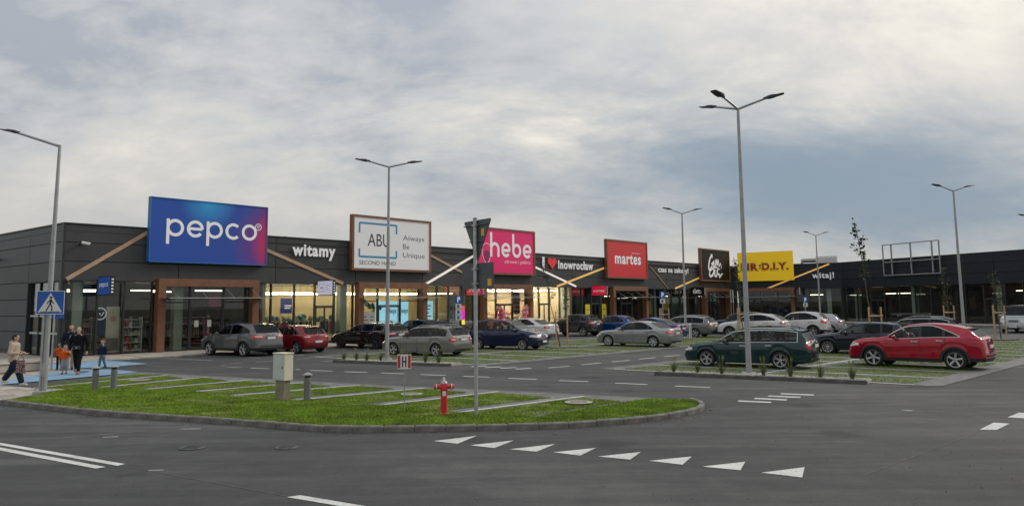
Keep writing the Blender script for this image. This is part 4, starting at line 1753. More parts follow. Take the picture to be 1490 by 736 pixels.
# ---- fittings on the walls
c = empty('security_camera', on('A', 0.75, 0, 5.75), 'white bullet security camera on dark corner cladding', 'camera')
mk('bracket', MB().box(-0.05, 0.05, -0.12, 0.0, -0.05, 0.05).tube([(0, -0.1, 0), (0.1, -0.28, 0.02)], 0.03, 8), M_['trim_dark'], c)
mk('body', MB().tube([(0.02, -0.2, 0.08), (0.36, -0.42, 0.0)], 0.075, 12), M_['white'], c)
mk('lens', MB().tube([(0.361, -0.421, 0.0), (0.385, -0.436, -0.005)], 0.06, 12), M_['black'], c)
c = empty('wall_lamp', on('S', SIDE_L - 9.2, 0, 5.35), 'black winged lamp on slate side wall', 'lamp')
mk('mount', MB().box(-0.08, 0.08, -0.25, 0.0, -0.05, 0.1), M_['black'], c)
mk('shade', MB().prism([(-0.55, -0.3), (0.55, -0.3), (0.4, -0.55), (-0.4, -0.55)], -0.02, 0.03), M_['black'], c)
# empty sign frame on the slate wing
s = empty('sign_frame', on('B2', 6.1, -0.35, 5.0), 'bare galvanised steel sign frame without a panel on slate wing', 'frame')
for n_, q in (('rail', (0, 6.75, -0.06, 0.06, 0, 0.10)), ('rail', (0, 6.75, -0.06, 0.06, 3.3, 3.4)), ('rail', (0.1, 6.65, -0.05, 0.05, 1.42, 1.52)), ('stile', (0, 0.1, -0.055, 0.055, 0.1, 3.3)), ('stile', (6.65, 6.75, -0.055, 0.055, 0.1, 3.3)),
              ('stile', (0.95, 1.09, 0.06, 0.16, 0.0, 3.4)), ('stile', (3.3, 3.44, 0.06, 0.16, 0.0, 3.4)), ('stile', (5.75, 5.89, 0.06, 0.16, 0.0, 3.4))):
    mk(n_, MB().box(*q), M_['galv'], s)
for x in (1.02, 3.37, 5.82):
    mk('bracket', MB().box(x - 0.05, x + 0.05, 0.16, 0.35, 0.3, 0.42).box(x - 0.05, x + 0.05, 0.16, 0.35, 1.55, 1.67), M_['galv'], s)
# roof plant
s = empty('roof_unit', on('B1', 10.2, 3.4, ZT - 0.4), 'pale ventilation unit with duct on roof behind batten', 'roof unit')
mk('casing', MB().cbox(-1.0, 1.4, -0.6, 0.6, 0.12, 1.35, 0.03), M_['white'], s)
mk('louvre', MB().box(-0.9, 1.3, -0.62, -0.6, 0.95, 1.0).box(-0.9, 1.3, -0.62, -0.6, 0.7, 0.75).box(-0.9, 1.3, -0.62, -0.6, 0.45, 0.5), M_['steel'], s)
mk('duct', MB().tube([(-1.0, 0, 0.9), (-2.6, 0, 0.9), (-2.6, 0, 0.2)], 0.28, 12), M_['galv'], s)
mk('base_rail', MB().box(-1.0, 1.4, -0.5, -0.4, 0, 0.12).box(-1.0, 1.4, 0.4, 0.5, 0, 0.12), M_['steel'], s)
s = empty('roof_vent', on('A', 16.0, 6, ZT - 0.4), 'small roof ventilator cap behind witamy letters', 'vent')
mk('pipe', MB().tube([(0, 0, 0), (0, 0, 0.95)], 0.12, 10), M_['galv'], s)
mk('cap', MB().lathe([(0.2, 0.95), (0.2, 1.0), (0.02, 1.1)], 12), M_['galv'], s)


# ================================================================== THINGS BEHIND THE GLASS
def shelf_unit(fr, x, y, w, label, kind, seed, h=1.9, rz=0.0):
    rnd_ = random.Random(seed)
    s_ = empty('shelf_unit', on(fr, x, y, 0.06) @ Matrix.Rotation(rz, 4, 'Z'), label, 'shelf', 'shelves of goods inside the shops')
    b_ = MB()
    for u in (0, w - 0.04):
        b_.box(u, u + 0.04, 0, 0.4, 0, h)
    mk('upright', b_, M_['white'], s_)
    cols = ['goods_a', 'goods_b', 'goods_c', 'goods_d'] if kind else ['goods_c', 'goods_d', 'goods_e', 'goods_f']
    n = 5
    for i in range(n):
        z = 0.1 + i * (h - 0.25) / (n - 1)
        mk('shelf_board', MB().box(0.041, w - 0.041, 0, 0.4, z, z + 0.03), M_['white'], s_)
        u = 0.06
        while u < w - 0.2 and i < n - 1:
            bw = rnd_.uniform(0.07, 0.2)
            bh = rnd_.uniform(0.12, 0.30)
            mk('product', MB().cbox(u, u + bw, 0.04, 0.04 + rnd_.uniform(0.12, 0.3), z + 0.031, z + 0.03 + bh, 0.01), M_[rnd_.choice(cols)], s_)
            u += bw + rnd_.uniform(0.01, 0.06)


for nm, c_ in (('goods_a', (0.6, 0.10, 0.03)), ('goods_b', (0.55, 0.5, 0.42)), ('goods_c', (0.12, 0.16, 0.15)), ('goods_d', (0.45, 0.33, 0.22)), ('goods_e', (0.5, 0.06, 0.12)), ('goods_f', (0.62, 0.55, 0.45)),
               ('goods_navy', (0.02, 0.03, 0.10)), ('balloon_teal', (0.02, 0.20, 0.27)), ('balloon_cream', (0.60, 0.50, 0.30)), ('balloon_pink', (0.62, 0.02, 0.14)), ('balloon_rose', (0.66, 0.30, 0.32))):
    mat(nm, c_, 0.45)
shelf_unit('A', 3.25, 0.9, 1.1, 'white window shelf of goods beside the beige poster', True, 1)
for i, x in enumerate((1.2, 3.4, 8.2)):
    shelf_unit('A', x, 5.2, 2.0, ('stocked shelf deep in the corner shop behind the poster', 'stocked shelf deep in the corner shop behind window shelf', 'stocked shelf deep in corner shop behind its portal')[i], False, 20 + i)
for i, x in enumerate((36.2, 38.6, 30.6)):
    shelf_unit('A', x, 5.6, 2.2, ('brightly lit cosmetics shelf right of the pink balloons', 'brightly lit cosmetics shelf near the leafy column', 'brightly lit cosmetics shelf behind the pink balloon column')[i], True, 40 + i)

# window posters
def poster(fr, x0, x1, z0, z1, m, label, y=0.36, name='poster'):
    s_ = empty(name, on(fr, x0, y, z0), label, 'poster')
    mk('sheet', MB().box(0, x1 - x0, 0, 0.015, 0, z1 - z0), M_[m], s_)
    return s_


mat('poster_navy', (0.012, 0.028, 0.085), 0.5)
s = poster('A', 1.82, 2.28, 1.0, 2.55, 'poster_navy', 'tall navy window poster with white heart ring')
hp = [(0.23 + 0.16 * a, 1.18 + 0.16 * b_) for a, b_ in ((-0.7, 0.2), (0, -0.6), (0.7, 0.5))]
v, f_ = join(stroke(arc(0.16, 1.18, 0.30, -110, 110, 20), 0.06), stroke(hp, 0.06))
mk('ring_print', MB().add([(p[0], -0.004, p[2]) for p in v], f_), M_['letter_white'], s)
s = poster('A', 2.29, 2.95, 0.15, 2.55, 'poster_beige', 'beige window poster of a child beside navy poster')
mk('picture', MB().box(0.02, 0.64, -0.006, -0.001, 0.05, 0.75), M_['poster_brown'], s)
mk('figure_print', MB().lathe([(0.02, -0.008), (0.16, -0.008), (0.16, -0.004), (0.02, -0.004)], 20, 'y', (0.36, 0, 1.75)), M_['skin'], s)
for x, lb in ((6.9, 'white paper notice taped on left door leaf'), (7.65, 'white paper notice taped on right door leaf')):
    poster('A', x, x + 0.24, 1.35, 1.72, 'paper', lb, y=0.12)
poster('A', 7.85, 8.25, 0.5, 1.75, 'goods_e', 'red and white promotional stand inside the corner shop door', y=1.0)
s = poster('A', 8.35, 9.05, 2.5, 3.3, 'goods_e', 'hanging red promotional banner in corner shop', y=1.5)
s = poster('A', 18.45, 19.6, 0.3, 2.0, 'paper', 'white opening hours sheet in window under white sign', y=0.13)
for i in range(6):
    mk('print_line', MB().box(0.08, 0.6 if i % 2 else 0.45, -0.006, -0.001, 1.35 - i * 0.22, 1.41 - i * 0.22).box(0.75, 1.05, -0.006, -0.001, 1.35 - i * 0.22, 1.41 - i * 0.22), M_['ink_grey'], s)
for x0, x1, z0, z1, lb in ((19.98, 21.9, 0.5, 2.75, 'wide glowing cyan screen behind teal balloons'), (22.0, 22.95, 0.5, 2.75, 'narrow glowing cyan screen with dark lettering'), (24.2, 25.35, 0.4, 2.75, 'glowing cyan window screen with timetable lines')):
    s = poster('A', x0, x1, z0, z1, 'screen_cyan', lb, y=0.55, name='display_screen')
    s['category'] = 'screen'
    if x0 > 24:
        for i in range(7):
            mk('print_line', MB().box(0.1, 0.95 - 0.1 * (i % 3), -0.006, -0.001, 1.95 - i * 0.26, 2.04 - i * 0.26), M_['ink_grey'], s)
    else:
        gg = fit(text_geo('Always', 0.02, 0.2), 0.06 if x0 > 21.95 else 1.0, min(x1 - x0 - 0.05, 1.85), 1.25, 1.75)
        mk('lettering', MB().add([(p[0], -0.006, p[2]) for p in gg[0]], gg[1]), M_['goods_navy'], s)
s = poster('A', 13.75, 14.6, 2.0, 3.0, 'screen_blue', 'dark blue screen hung in yellow walled shop', y=2.6, name='display_screen')
s['category'] = 'screen'
mk('print_line', MB().box(0.3, 0.8, -0.006, -0.001, 0.45, 0.55).box(0.3, 0.75, -0.006, -0.001, 0.3, 0.4), M_['letter_white'], s)
s = poster('A', 27.95, 28.28, 0.9, 2.35, 'screen_magenta', 'narrow magenta window screen with red top and yellow foot', y=0.13, name='display_screen')
s['category'] = 'screen'
mk('red_top', MB().box(0.01, 0.32, -0.006, -0.001, 1.08, 1.44), M_['screen_red'], s)
mk('yellow_foot', MB().box(0.01, 0.32, -0.006, -0.001, 0.01, 0.36), M_['screen_yellow'], s)
s = poster('A', 26.75, 27.75, 0.2, 3.2, 'cabinet_grey', 'grey information panel filling a window bay near parking sign', y=0.36)
for i in range(3):
    mk('pictogram', MB().box(0.2, 0.42, -0.006, -0.001, 0.6 + i * 0.62, 0.9 + i * 0.62).box(0.6, 0.72, -0.006, -0.001, 0.6 + i * 0.62, 0.9 + i * 0.62), M_['ink_grey'], s)
for x0, lb in ((43.95, 'yellow sale poster left of the martes shop door'), (46.6, 'yellow sale poster beside the brown martes portal')):
    s = poster('A', x0, x0 + 0.72, 0.35, 2.35, 'yellow_poster', lb, y=0.13)
    mk('print_block', MB().box(0.2, 0.5, -0.006, -0.001, 0.55, 0.95).box(0.15, 0.6, -0.006, -0.001, 1.45, 1.55), M_['ink_grey'], s)
poster('A', 57.9, 59.4, 1.6, 2.9, 'amber_poster', 'amber sheet in window under slanting brown batten', y=0.36)
poster('A', 55.0, 55.8, 1.2, 2.6, 'amber_poster', 'narrow amber sheet in window right of martes portal', y=0.36)
s = poster('A', 36.2, 36.6, 0.9, 2.1, 'screen_violet', 'violet glowing screen in bright cosmetics window', y=0.5, name='display_screen')
s['category'] = 'screen'
mk('red_top', MB().box(0.01, 0.39, -0.006, -0.001, 0.95, 1.19), M_['screen_red'], s)
# striped hanging banner in the pink shop
s = poster('A', 34.2, 35.3, 1.6, 3.5, 'paper', 'red and white striped banner in cosmetics portal', y=0.6)
for i in range(5):
    mk('stripe', MB().box(0.0, 1.1, -0.006, -0.001, 0.1 + i * 0.38, 0.28 + i * 0.38), M_['goods_e'], s)
# leafy climber sheet on the glass of the bright shop
s = empty('plant_decal', on('A', 40.35, 0.10, 0.2), 'dark branch decal climbing bright pane right of pink shop', 'decal')
rnd = random.Random(2)
mb = MB()
for i in range(46):
    x, z, r_ = rnd.gauss(0.6, 0.22), rnd.uniform(0.2, 3.4), rnd.uniform(0.04, 0.10)
    mb.box(x - r_, x + r_, -0.004, 0.0, z - r_ * 0.7, z + r_ * 0.7)
mb.add(*stroke([(0.5, 0), (0.65, 1.2), (0.55, 2.3), (0.7, 3.4)], 0.03))
mk('print', mb, M_['trim_dark'], s)

BAL = {}


def balloon_mesh(m):
    if m not in BAL:
        b_ = MB()
        b_.lathe([(0.005, -0.155), (0.022, -0.15), (0.012, -0.135), (0.05, -0.11), (0.105, -0.04), (0.125, 0.03), (0.108, 0.09), (0.06, 0.13), (0.004, 0.142)], 10)
        BAL[m] = b_.mesh('balloon', M_[m], 60)
    return BAL[m]


def garland(fr, x, y, z, pts, mats_, label, s_=1.0):
    root = empty('balloon_garland', on(fr, x, y, z), label, 'balloons')
    r_ = random.Random(hash(label) % 1000 if False else len(label))
    for i, p in enumerate(pts):
        k = s_ * r_.uniform(0.8, 1.15)
        link('balloon', balloon_mesh(mats_[i % len(mats_)]), root, Matrix.Translation(p) @ Matrix.Rotation(r_.uniform(0, 6), 4, 'X') @ Matrix.Scale(k, 4))


rr = random.Random(9)
garland('A', 11.9, 1.6, 1.35, [(i * 0.2 + rr.uniform(-.05, .05), rr.uniform(-.15, .15), 0.15 + 0.22 * (i % 2) + rr.uniform(-.06, .08)) for i in range(27)], ['balloon_teal', 'balloon_cream', 'balloon_cream', 'balloon_teal', 'balloon_cream'], 'teal and cream balloon garland behind windows of yellow walled shop', 1.35)
garland('A', 18.9, 0.75, 0.9, [(0.25 + 0.2 * i + rr.uniform(-.1, .1), rr.uniform(-.15, .15), 1.7 - 0.012 * i * i + rr.uniform(-.15, .15)) for i in range(14)] + [(2.2 + rr.uniform(-.2, .3), 0, 1.3 - 0.16 * i) for i in range(9)], ['balloon_teal', 'balloon_teal', 'balloon_cream'], 'teal balloon arch inside brown portal under white sign', 1.4)
garland('A', 24.35, 0.5, 0.5, [(rr.uniform(0.1, 0.8), 0, rr.uniform(0, 0.7)) for i in range(9)], ['balloon_teal', 'balloon_cream'], 'few teal balloons before the timetable screen')
for x, lb in ((31.5, 'pink balloon column left of the cosmetics door'), (34.55, 'pink balloon column before the striped banner')):
    garland('A', x, -0.75, 0.05, [(rr.uniform(-.22, .22), rr.uniform(-.22, .22), 0.15 + 0.11 * i) for i in range(19)], ['balloon_pink', 'balloon_pink', 'balloon_rose'] if x < 33 else ['balloon_rose', 'balloon_pink', 'balloon_rose'], lb, 1.75)
s = empty('display_table', on('A', 32.1, 0.7, 0.06), 'red draped display table inside cosmetics portal', 'table')
mk('top', MB().cbox(0, 2.1, 0, 0.7, 0.86, 0.95, 0.02), M_['goods_e'], s)
mk('drape', MB().box(0.03, 2.07, 0.03, 0.67, 0.05, 0.859), M_['goods_e'], s)
for i in range(6):
    mk('product', MB().cbox(0.15 + i * 0.31, 0.33 + i * 0.31, 0.2, 0.4, 0.951, 1.12 + 0.06 * (i % 3), 0.01), M_[('goods_a', 'goods_f', 'balloon_rose')[i % 3]], s)


def clothes_rail(fr, x, y, w, label, seed, mats_):
    s_ = empty('clothes_rail', on(fr, x, y, 0.06), label, 'clothes rail', 'clothes rails inside the shops')
    b_ = MB()
    for u in (0, w):
        b_.tube([(u, 0, 0), (u, 0, 1.45)], 0.018, 6)
        b_.box(u - 0.02, u + 0.02, -0.25, 0.25, 0, 0.03)
    b_.tube([(0, 0, 1.45), (w, 0, 1.45)], 0.018, 6)
    mk('rail', b_, M_['steel'], s_)
    r_ = random.Random(seed)
    u = 0.12
    while u < w - 0.1:
        l = r_.uniform(0.55, 0.95)
        g_ = MB()
        g_.add([(u, -0.22, 1.36), (u, 0.22, 1.36), (u, 0.26, 1.36 - l), (u, -0.26, 1.36 - l), (u + 0.05, -0.2, 1.36), (u + 0.05, 0.2, 1.36), (u + 0.09, 0.24, 1.36 - l), (u + 0.09, -0.24, 1.36 - l)],
               [(0, 1, 2, 3), (7, 6, 5, 4), (0, 4, 5, 1), (1, 5, 6, 2), (2, 6, 7, 3), (3, 7, 4, 0)])
        mk('garment', g_, M_[r_.choice(mats_)], s_)
        u += r_.uniform(0.1, 0.16)


for i, (x, y) in enumerate(((5.2, 3.2), (7.6, 2.6), (9.4, 3.4))):
    clothes_rail('A', x, y, 1.7, ('clothes rail behind left portal pane of the corner shop', 'clothes rail behind doors of the corner shop', 'clothes rail behind right portal pane of the corner shop')[i], 60 + i, ['goods_navy', 'goods_c', 'goods_d', 'seat_fabric'])
for i, (x, y) in enumerate(((11.9, 1.1), (13.6, 1.0), (15.9, 1.2))):
    clothes_rail('A', x, y, 1.5, ('clothes rail in first yellow window right of the corner portal', 'clothes rail under blue screen in yellow walled shop', 'clothes rail right of glass door in yellow walled shop')[i], 70 + i, ['goods_e', 'goods_c', 'goods_f', 'goods_d', 'seat_fabric'])


# ================================================================== STREET FURNITURE
def street_lamp(base, h, arms, label, lean=(0, 0), cat_grp='street lamps over the car park', r0=0.095, guard=False, arm=0.92, up=14):
    s_ = empty('street_lamp', T(base.x, base.y, 0), label, 'street lamp', cat_grp)
    tx, ty = lean
    p = MB()
    p.tube([(0, 0, 0.02), (tx * 0.1, ty * 0.1, h * 0.1), (tx * 0.5, ty * 0.5, h * 0.5), (tx, ty, h)], [r0, r0 * 0.95, r0 * 0.78, r0 * 0.5], 12)
    mk('pole', p, M_['lamp_grey'], s_, smooth=40)
    bs = MB()
    bs.cbox(-0.2, 0.2, -0.2, 0.2, 0.0, 0.10, 0.01)
    for a in (-0.15, 0.15):
        for b_ in (-0.15, 0.15):
            bs.tube([(a, b_, 0.1), (a, b_, 0.17)], 0.018, 6)
    mk('base_plate', bs, M_['steel'], s_)
    dr = MB()
    dr.box(-0.045, 0.045, -r0 - 0.012, -r0 * 0.8, 0.5, 0.9)
    mk('hatch', dr, M_['lamp_grey'], s_)
    for a in arms:
        d = az(a)
        u = R(up)
        e = Vector((tx, ty, h)) + d * arm * math.cos(u) + Vector((0, 0, arm * math.sin(u)))
        am = MB()
        am.tube([(tx, ty, h - 0.04), e], [0.042, 0.036], 8)
        ao = mk('arm', am, M_['lamp_grey'], s_, smooth=40)
        hd = MB()
        # flat tapering luminaire: joint, gear body, thin blade
        n = Vector((-d.y, d.x, 0))
        fw = (d * math.cos(u * 0.7) + Vector((0, 0, math.sin(u * 0.7)))).normalized()
        upv = n.cross(fw) * -1
        if upv.z < 0:
            upv = -upv
        secs = [(-0.06, 0.05, 0.05), (0.06, 0.055, 0.055), (0.12, 0.14, 0.065), (0.30, 0.155, 0.06), (0.42, 0.155, 0.03), (0.66, 0.13, 0.022), (0.70, 0.10, 0.012)]
        V, F = [], []
        for (l, w, t_) in secs:
            l, w = l * 0.88, w * 0.9
            c_ = e + fw * l
            for sx, sz in ((-1, -0.4), (1, -0.4), (1, 0.5), (0.6, 1), (-0.6, 1), (-1, 0.5)):
                V.append(c_ + n * w * sx + upv * t_ * sz)
        for i in range(len(secs) - 1):
            for k in range(6):
                F.append((i * 6 + k, i * 6 + (k + 1) % 6, i * 6 + 6 + (k + 1) % 6, i * 6 + 6 + k))
        F += [tuple(range(5, -1, -1)), tuple(range(len(V) - 6, len(V)))]
        hd.add(V, F)
        mk('lamp_head', hd, M_['lamp_head'], ao)
    if guard:
        for k in range(6):
            t_ = k * math.pi / 3
            mk('guard_post', MB().tube([(0.36 * math.cos(t_), 0.36 * math.sin(t_), 0), (0.36 * math.cos(t_), 0.36 * math.sin(t_), 1.0)], 0.035, 8), M_['white'], s_)
        mk('guard_ring', MB().lathe([(0.39, 0.93), (0.39, 0.98), (0.33, 0.98), (0.33, 0.93)], 18, close=True), M_['white'], s_)
    return s_


def lamp_by_px(b_px, t_px, h, arms, label, **kw):
    b_ = G(*b_px)
    t_ = None
    # the pole's own lean, read at the pole's distance
    d = ray(*t_px)
    k = math.hypot(b_.x, b_.y) / math.hypot(d.x, d.y)
    tp = Vector((d.x * k, d.y * k, CAMH + d.z * k))
    lx = (tp.x - b_.x) * 0.6
    return street_lamp(b_, h if h else tp.z, arms, label, lean=(lx, 0), **kw)


lamp_by_px((1090, 546), (1075, 157), None, (112, 228, 318), 'tall grey street lamp with three arms in gravel bed before green estate car')
lamp_by_px((63, 573), (92, 212), None, (-82,), 'single arm street lamp beside the pedestrian crossing sign', arm=1.5, r0=0.085, up=17)
lamp_by_px((563, 524.5), (567, 242), None, (255, 75), 'two arm street lamp in gravel bed before black and grey estates', up=12)
lamp_by_px((998, 492), (993, 310), None, (250, 80), 'two arm street lamp in a white post guard beside silver saloon', guard=True)
q = G(1187, 342, 8.8)
street_lamp(q, 8.8, (250, 75), 'two arm street lamp in front of the witaj letters')
q = G(1387, 277, 8.8)
street_lamp(q, 8.8, (255, 75), 'two arm street lamp standing right of empty sign frame', lean=(0, 0))
q = G(1504, 318, 8.8)
street_lamp(q, 8.8, (255, 75), 'street lamp at the far edge whose arm reaches over the silver van')


def text_on(parent, name, s_, x0, x1, z0, z1, m, y, off=0.02, flip=False):
    v, f_ = fit(text_geo(s_, off), x0, x1, z0, z1, y)
    return mk(name, MB().add(v, f_), M_[m], parent)


# pedestrian crossing sign
p = G(57.5, 573.5)
s = empty('crossing_sign', T(p.x, p.y, 0, R(18)), 'blue pedestrian crossing sign on steel post beside single arm lamp', 'traffic sign')
mk('post', MB().tube([(0, 0, 0), (0, 0, 2.98)], 0.033, 10), M_['steel'], s, smooth=40)
zc_ = 2.28
mk('plate', MB().box(-0.36 + 0.29, 0.36 + 0.29 - 0.22, -0.06, -0.045, zc_, zc_ + 0.66), M_['sign_blue'], s) if False else mk('plate', MB().box(-0.20, 0.52, -0.06, -0.045, zc_, zc_ + 0.68), M_['sign_blue'], s)
mk('border', MB().box(-0.20, 0.52, -0.0645, -0.061, zc_, zc_ + 0.018).box(-0.20, 0.52, -0.0645, -0.061, zc_ + 0.662, zc_ + 0.68).box(-0.20, -0.182, -0.0645, -0.061, zc_ + 0.019, zc_ + 0.661).box(0.502, 0.52, -0.0645, -0.061, zc_ + 0.019, zc_ + 0.661), M_['white'], s)
cx_ = 0.16
mk('white_triangle', MB().add([(cx_ - 0.31, -0.064, zc_ + 0.06), (cx_ + 0.31, -0.064, zc_ + 0.06), (cx_, -0.064, zc_ + 0.62)], [(0, 1, 2)]), M_['white'], s)
wk = [stroke([(0.0, 0.30), (0.01, 0.44)], 0.055), stroke([(0.0, 0.31), (0.05, 0.20), (0.04, 0.10)], 0.032), stroke([(0.0, 0.31), (-0.05, 0.20), (-0.10, 0.10)], 0.032), stroke([(0.01, 0.42), (0.06, 0.35), (0.09, 0.31)], 0.024), stroke([(0.0, 0.42), (-0.06, 0.36), (-0.08, 0.30)], 0.024), stroke([(-0.24, 0.075), (0.24, 0.075)], 0.015)]
mb = MB()
for i, (v, f_) in enumerate(wk):
    mb.add([(a[0] + cx_, -0.067 - i * 0.0006, a[2] + zc_) for a in v], f_)
mb.lathe([(0.002, -0.070), (0.034, -0.070), (0.034, -0.067)], 12, 'y', (cx_ + 0.01, 0, zc_ + 0.49))
mk('walking_figure', mb, M_['black'], s)
mk('clamp', MB().box(-0.06, 0.06, -0.044, 0.045, zc_ + 0.15, zc_ + 0.19).box(-0.06, 0.06, -0.044, 0.045, zc_ + 0.5, zc_ + 0.54), M_['steel'], s)
# the second post behind it
p = G(74.5, 539.5)
s = empty('crossing_sign', T(p.x, p.y, 0.02, R(200)), 'back of second crossing sign on thin post by blue walkway', 'traffic sign')
mk('post', MB().tube([(0, 0, 0), (0, 0, 2.75)], 0.032, 10), M_['steel'], s, smooth=40)
mk('plate', MB().box(-0.33, 0.33, -0.05, -0.035, 2.05, 2.7), M_['sign_blue'], s)

# give-way and supplementary sign seen from behind
p = G(693, 609)
s = empty('give_way_sign', T(p.x, p.y, 0.0), 'grey backs of triangular and rectangular road signs on steel post', 'traffic sign')
d = ray(698, 320)
k = math.hypot(p.x, p.y) / math.hypot(d.x, d.y)
SH_ = CAMH + d.z * k
mk('post', MB().tube([(0, 0, 0), (0, 0, SH_ + 0.02)], 0.042, 12), M_['steel'], s, smooth=40)
mk('post_cap', MB().lathe([(0.047, SH_ + 0.02), (0.045, SH_ + 0.04), (0.01, SH_ + 0.05)], 12), M_['black'], s)
Mr = Matrix.Rotation(R(-53), 4, 'Z')


def tri_plate(w, h, ztop, y0, y1, rr_=0.05):
    P0 = [(-w / 2, ztop), (w / 2, ztop), (0, ztop - h)]
    pts = []
    for i in range(3):
        a, b_, c_ = Vector((*P0[i - 1], 0)), Vector((*P0[i], 0)), Vector((*P0[(i + 1) % 3], 0))
        pts += [b_ + (a - b_).normalized() * rr_, b_ + ((a - b_).normalized() + (c_ - b_).normalized()) * rr_ * 0.3, b_ + (c_ - b_).normalized() * rr_]
    n = len(pts)
    m_ = MB()
    m_.add([(q_.x, y0, q_.y) for q_ in pts] + [(q_.x, y1, q_.y) for q_ in pts], [tuple(range(n)), tuple(range(2 * n - 1, n - 1, -1))] + [(i, n + i, n + (i + 1) % n, (i + 1) % n) for i in range(n)])
    return m_


mk('triangle_plate', tri_plate(1.05, 0.92, SH_, 0.055, 0.075), M_['sign_back'], s, Mr)
mk('triangle_face', tri_plate(1.0, 0.87, SH_ - 0.02, 0.076, 0.079), M_['white'], s, Mr)
mk('flange', MB().box(-0.5, 0.5, 0.03, 0.055, SH_ - 0.12, SH_ - 0.10).box(-0.28, 0.28, 0.03, 0.055, SH_ - 0.48, SH_ - 0.46), M_['sign_back'], s, Mr)
mk('sticker', MB().box(0.16, 0.27, 0.050, 0.0545, SH_ - 0.36, SH_ - 0.20).box(0.16, 0.27, 0.0495, 0.0498, SH_ - 0.25, SH_ - 0.20), M_['sticker'], s, Mr)
M2 = Matrix.Rotation(R(-46), 4, 'Z')
z1 = SH_ - 0.94
mk('lower_plate', MB().cbox(-0.52, 0.52, 0.055, 0.075, z1 - 0.56, z1, 0.008), M_['sign_back'], s, M2)
mk('lower_face', MB().box(-0.5, 0.5, 0.0755, 0.079, z1 - 0.54, z1 - 0.02), M_['sign_blue'], s, M2)
mk('sticker', MB().box(0.34, 0.46, 0.050, 0.0545, z1 - 0.50, z1 - 0.35), M_['sticker'], s, M2)
mk('clamp', MB().box(-0.06, 0.06, -0.05, 0.054, z1 - 0.15, z1 - 0.11).box(-0.06, 0.06, -0.05, 0.054, z1 - 0.47, z1 - 0.43).box(-0.06, 0.06, -0.05, 0.029, SH_ - 0.14, SH_ - 0.1), M_['steel'], s, M2)

# hydrant sign
p = G(588, 604)
s = empty('hydrant_sign', T(p.x, p.y, 0.08, R(-4)), 'white H sign with red side bars on thin stake beside hydrant', 'sign')
mk('stake', MB().tube([(0, 0.015, 0), (0, 0.015, 1.22)], 0.012, 8), M_['galv'], s)
mk('plate', MB().box(-0.155, 0.155, -0.008, 0.0, 0.93, 1.25), M_['white'], s)
mk('red_bar', MB().box(-0.145, -0.085, -0.012, -0.009, 0.95, 1.23), M_['hydrant_red'], s)
mk('red_bar', MB().box(0.085, 0.145, -0.012, -0.009, 0.95, 1.23), M_['hydrant_red'], s)
mk('letter', MB().box(-0.05, -0.022, -0.012, -0.009, 0.97, 1.21).box(0.022, 0.05, -0.012, -0.009, 0.97, 1.21).box(-0.0215, 0.0215, -0.012, -0.009, 1.075, 1.105), M_['black'], s)

# hydrant
p = G(646, 606.5)
s = empty('fire_hydrant', T(p.x, p.y, 0.06, R(10)), 'red pillar fire hydrant with white topped outlets in verge', 'hydrant')
mk('column', MB().lathe([(0.10, 0), (0.10, 0.03), (0.072, 0.04), (0.072, 0.50), (0.082, 0.51), (0.082, 0.62), (0.075, 0.66)], 18), M_['hydrant_red'], s, smooth=35)
for sg in (-1, 1):
    o_ = mk('outlet', MB().lathe([(0.048, sg * 0.06), (0.048, sg * 0.135), (0.058, sg * 0.14), (0.058, sg * 0.155)], 14, 'x', (0, 0, 0.585)), M_['hydrant_red'], s, smooth=35)
    mk('coupling_ring', MB().lathe([(0.062, sg * 0.156), (0.062, sg * 0.172)], 14, 'x', (0, 0, 0.585)), M_['white'], o_)
    mk('outlet_cap', MB().lathe([(0.060, sg * 0.173), (0.060, sg * 0.2), (0.035, sg * 0.222), (0.01, sg * 0.224)], 14, 'x', (0, 0, 0.585)), M_['hydrant_red'], o_, smooth=35)
mk('bonnet', MB().lathe([(0.078, 0.66), (0.070, 0.69), (0.05, 0.71), (0.035, 0.72)], 16), M_['galv'], s, smooth=35)
mk('spindle', MB().lathe([(0.024, 0.72), (0.024, 0.77), (0.012, 0.775), (0.012, 0.79)], 8), M_['white'], s)
mk('label_plate', MB().box(-0.035, 0.035, -0.08, -0.073, 0.40, 0.50), M_['white'], s)

# electric cabinet
p = G(411, 585)
s = empty('electric_cabinet', T(p.x, p.y, 0.06, R(-34)), 'cream electric cabinet on concrete plinth in the verge', 'cabinet')
mk('plinth', MB().cbox(-0.16, 0.16, -0.11, 0.11, 0, 0.52, 0.01), M_['plinth'], s)
mk('box', MB().cbox(-0.215, 0.215, -0.145, 0.145, 0.50, 1.16, 0.012), M_['cabinet_cream'], s)
do = mk('door', MB().box(-0.2, 0.2, -0.158, -0.146, 0.52, 1.14), M_['cabinet_grey'], s)
mk('lock', MB().box(0.14, 0.17, -0.166, -0.159, 0.8, 0.86), M_['black'], do)
gg = MB()
for (a, b_) in (((-0.19, 0.54), (0.19, 1.12)), ((-0.19, 1.12), (0.19, 0.54))):
    v, f_ = stroke([a, b_], 0.012, -0.161 if a[1] > 0.6 else -0.1605)
    gg.add(v, f_)
mk('pressed_rib', gg, M_['cabinet_cream'], do)
mk('roof', MB().cbox(-0.23, 0.23, -0.165, 0.16, 1.161, 1.19, 0.008), M_['cabinet_cream'], s)


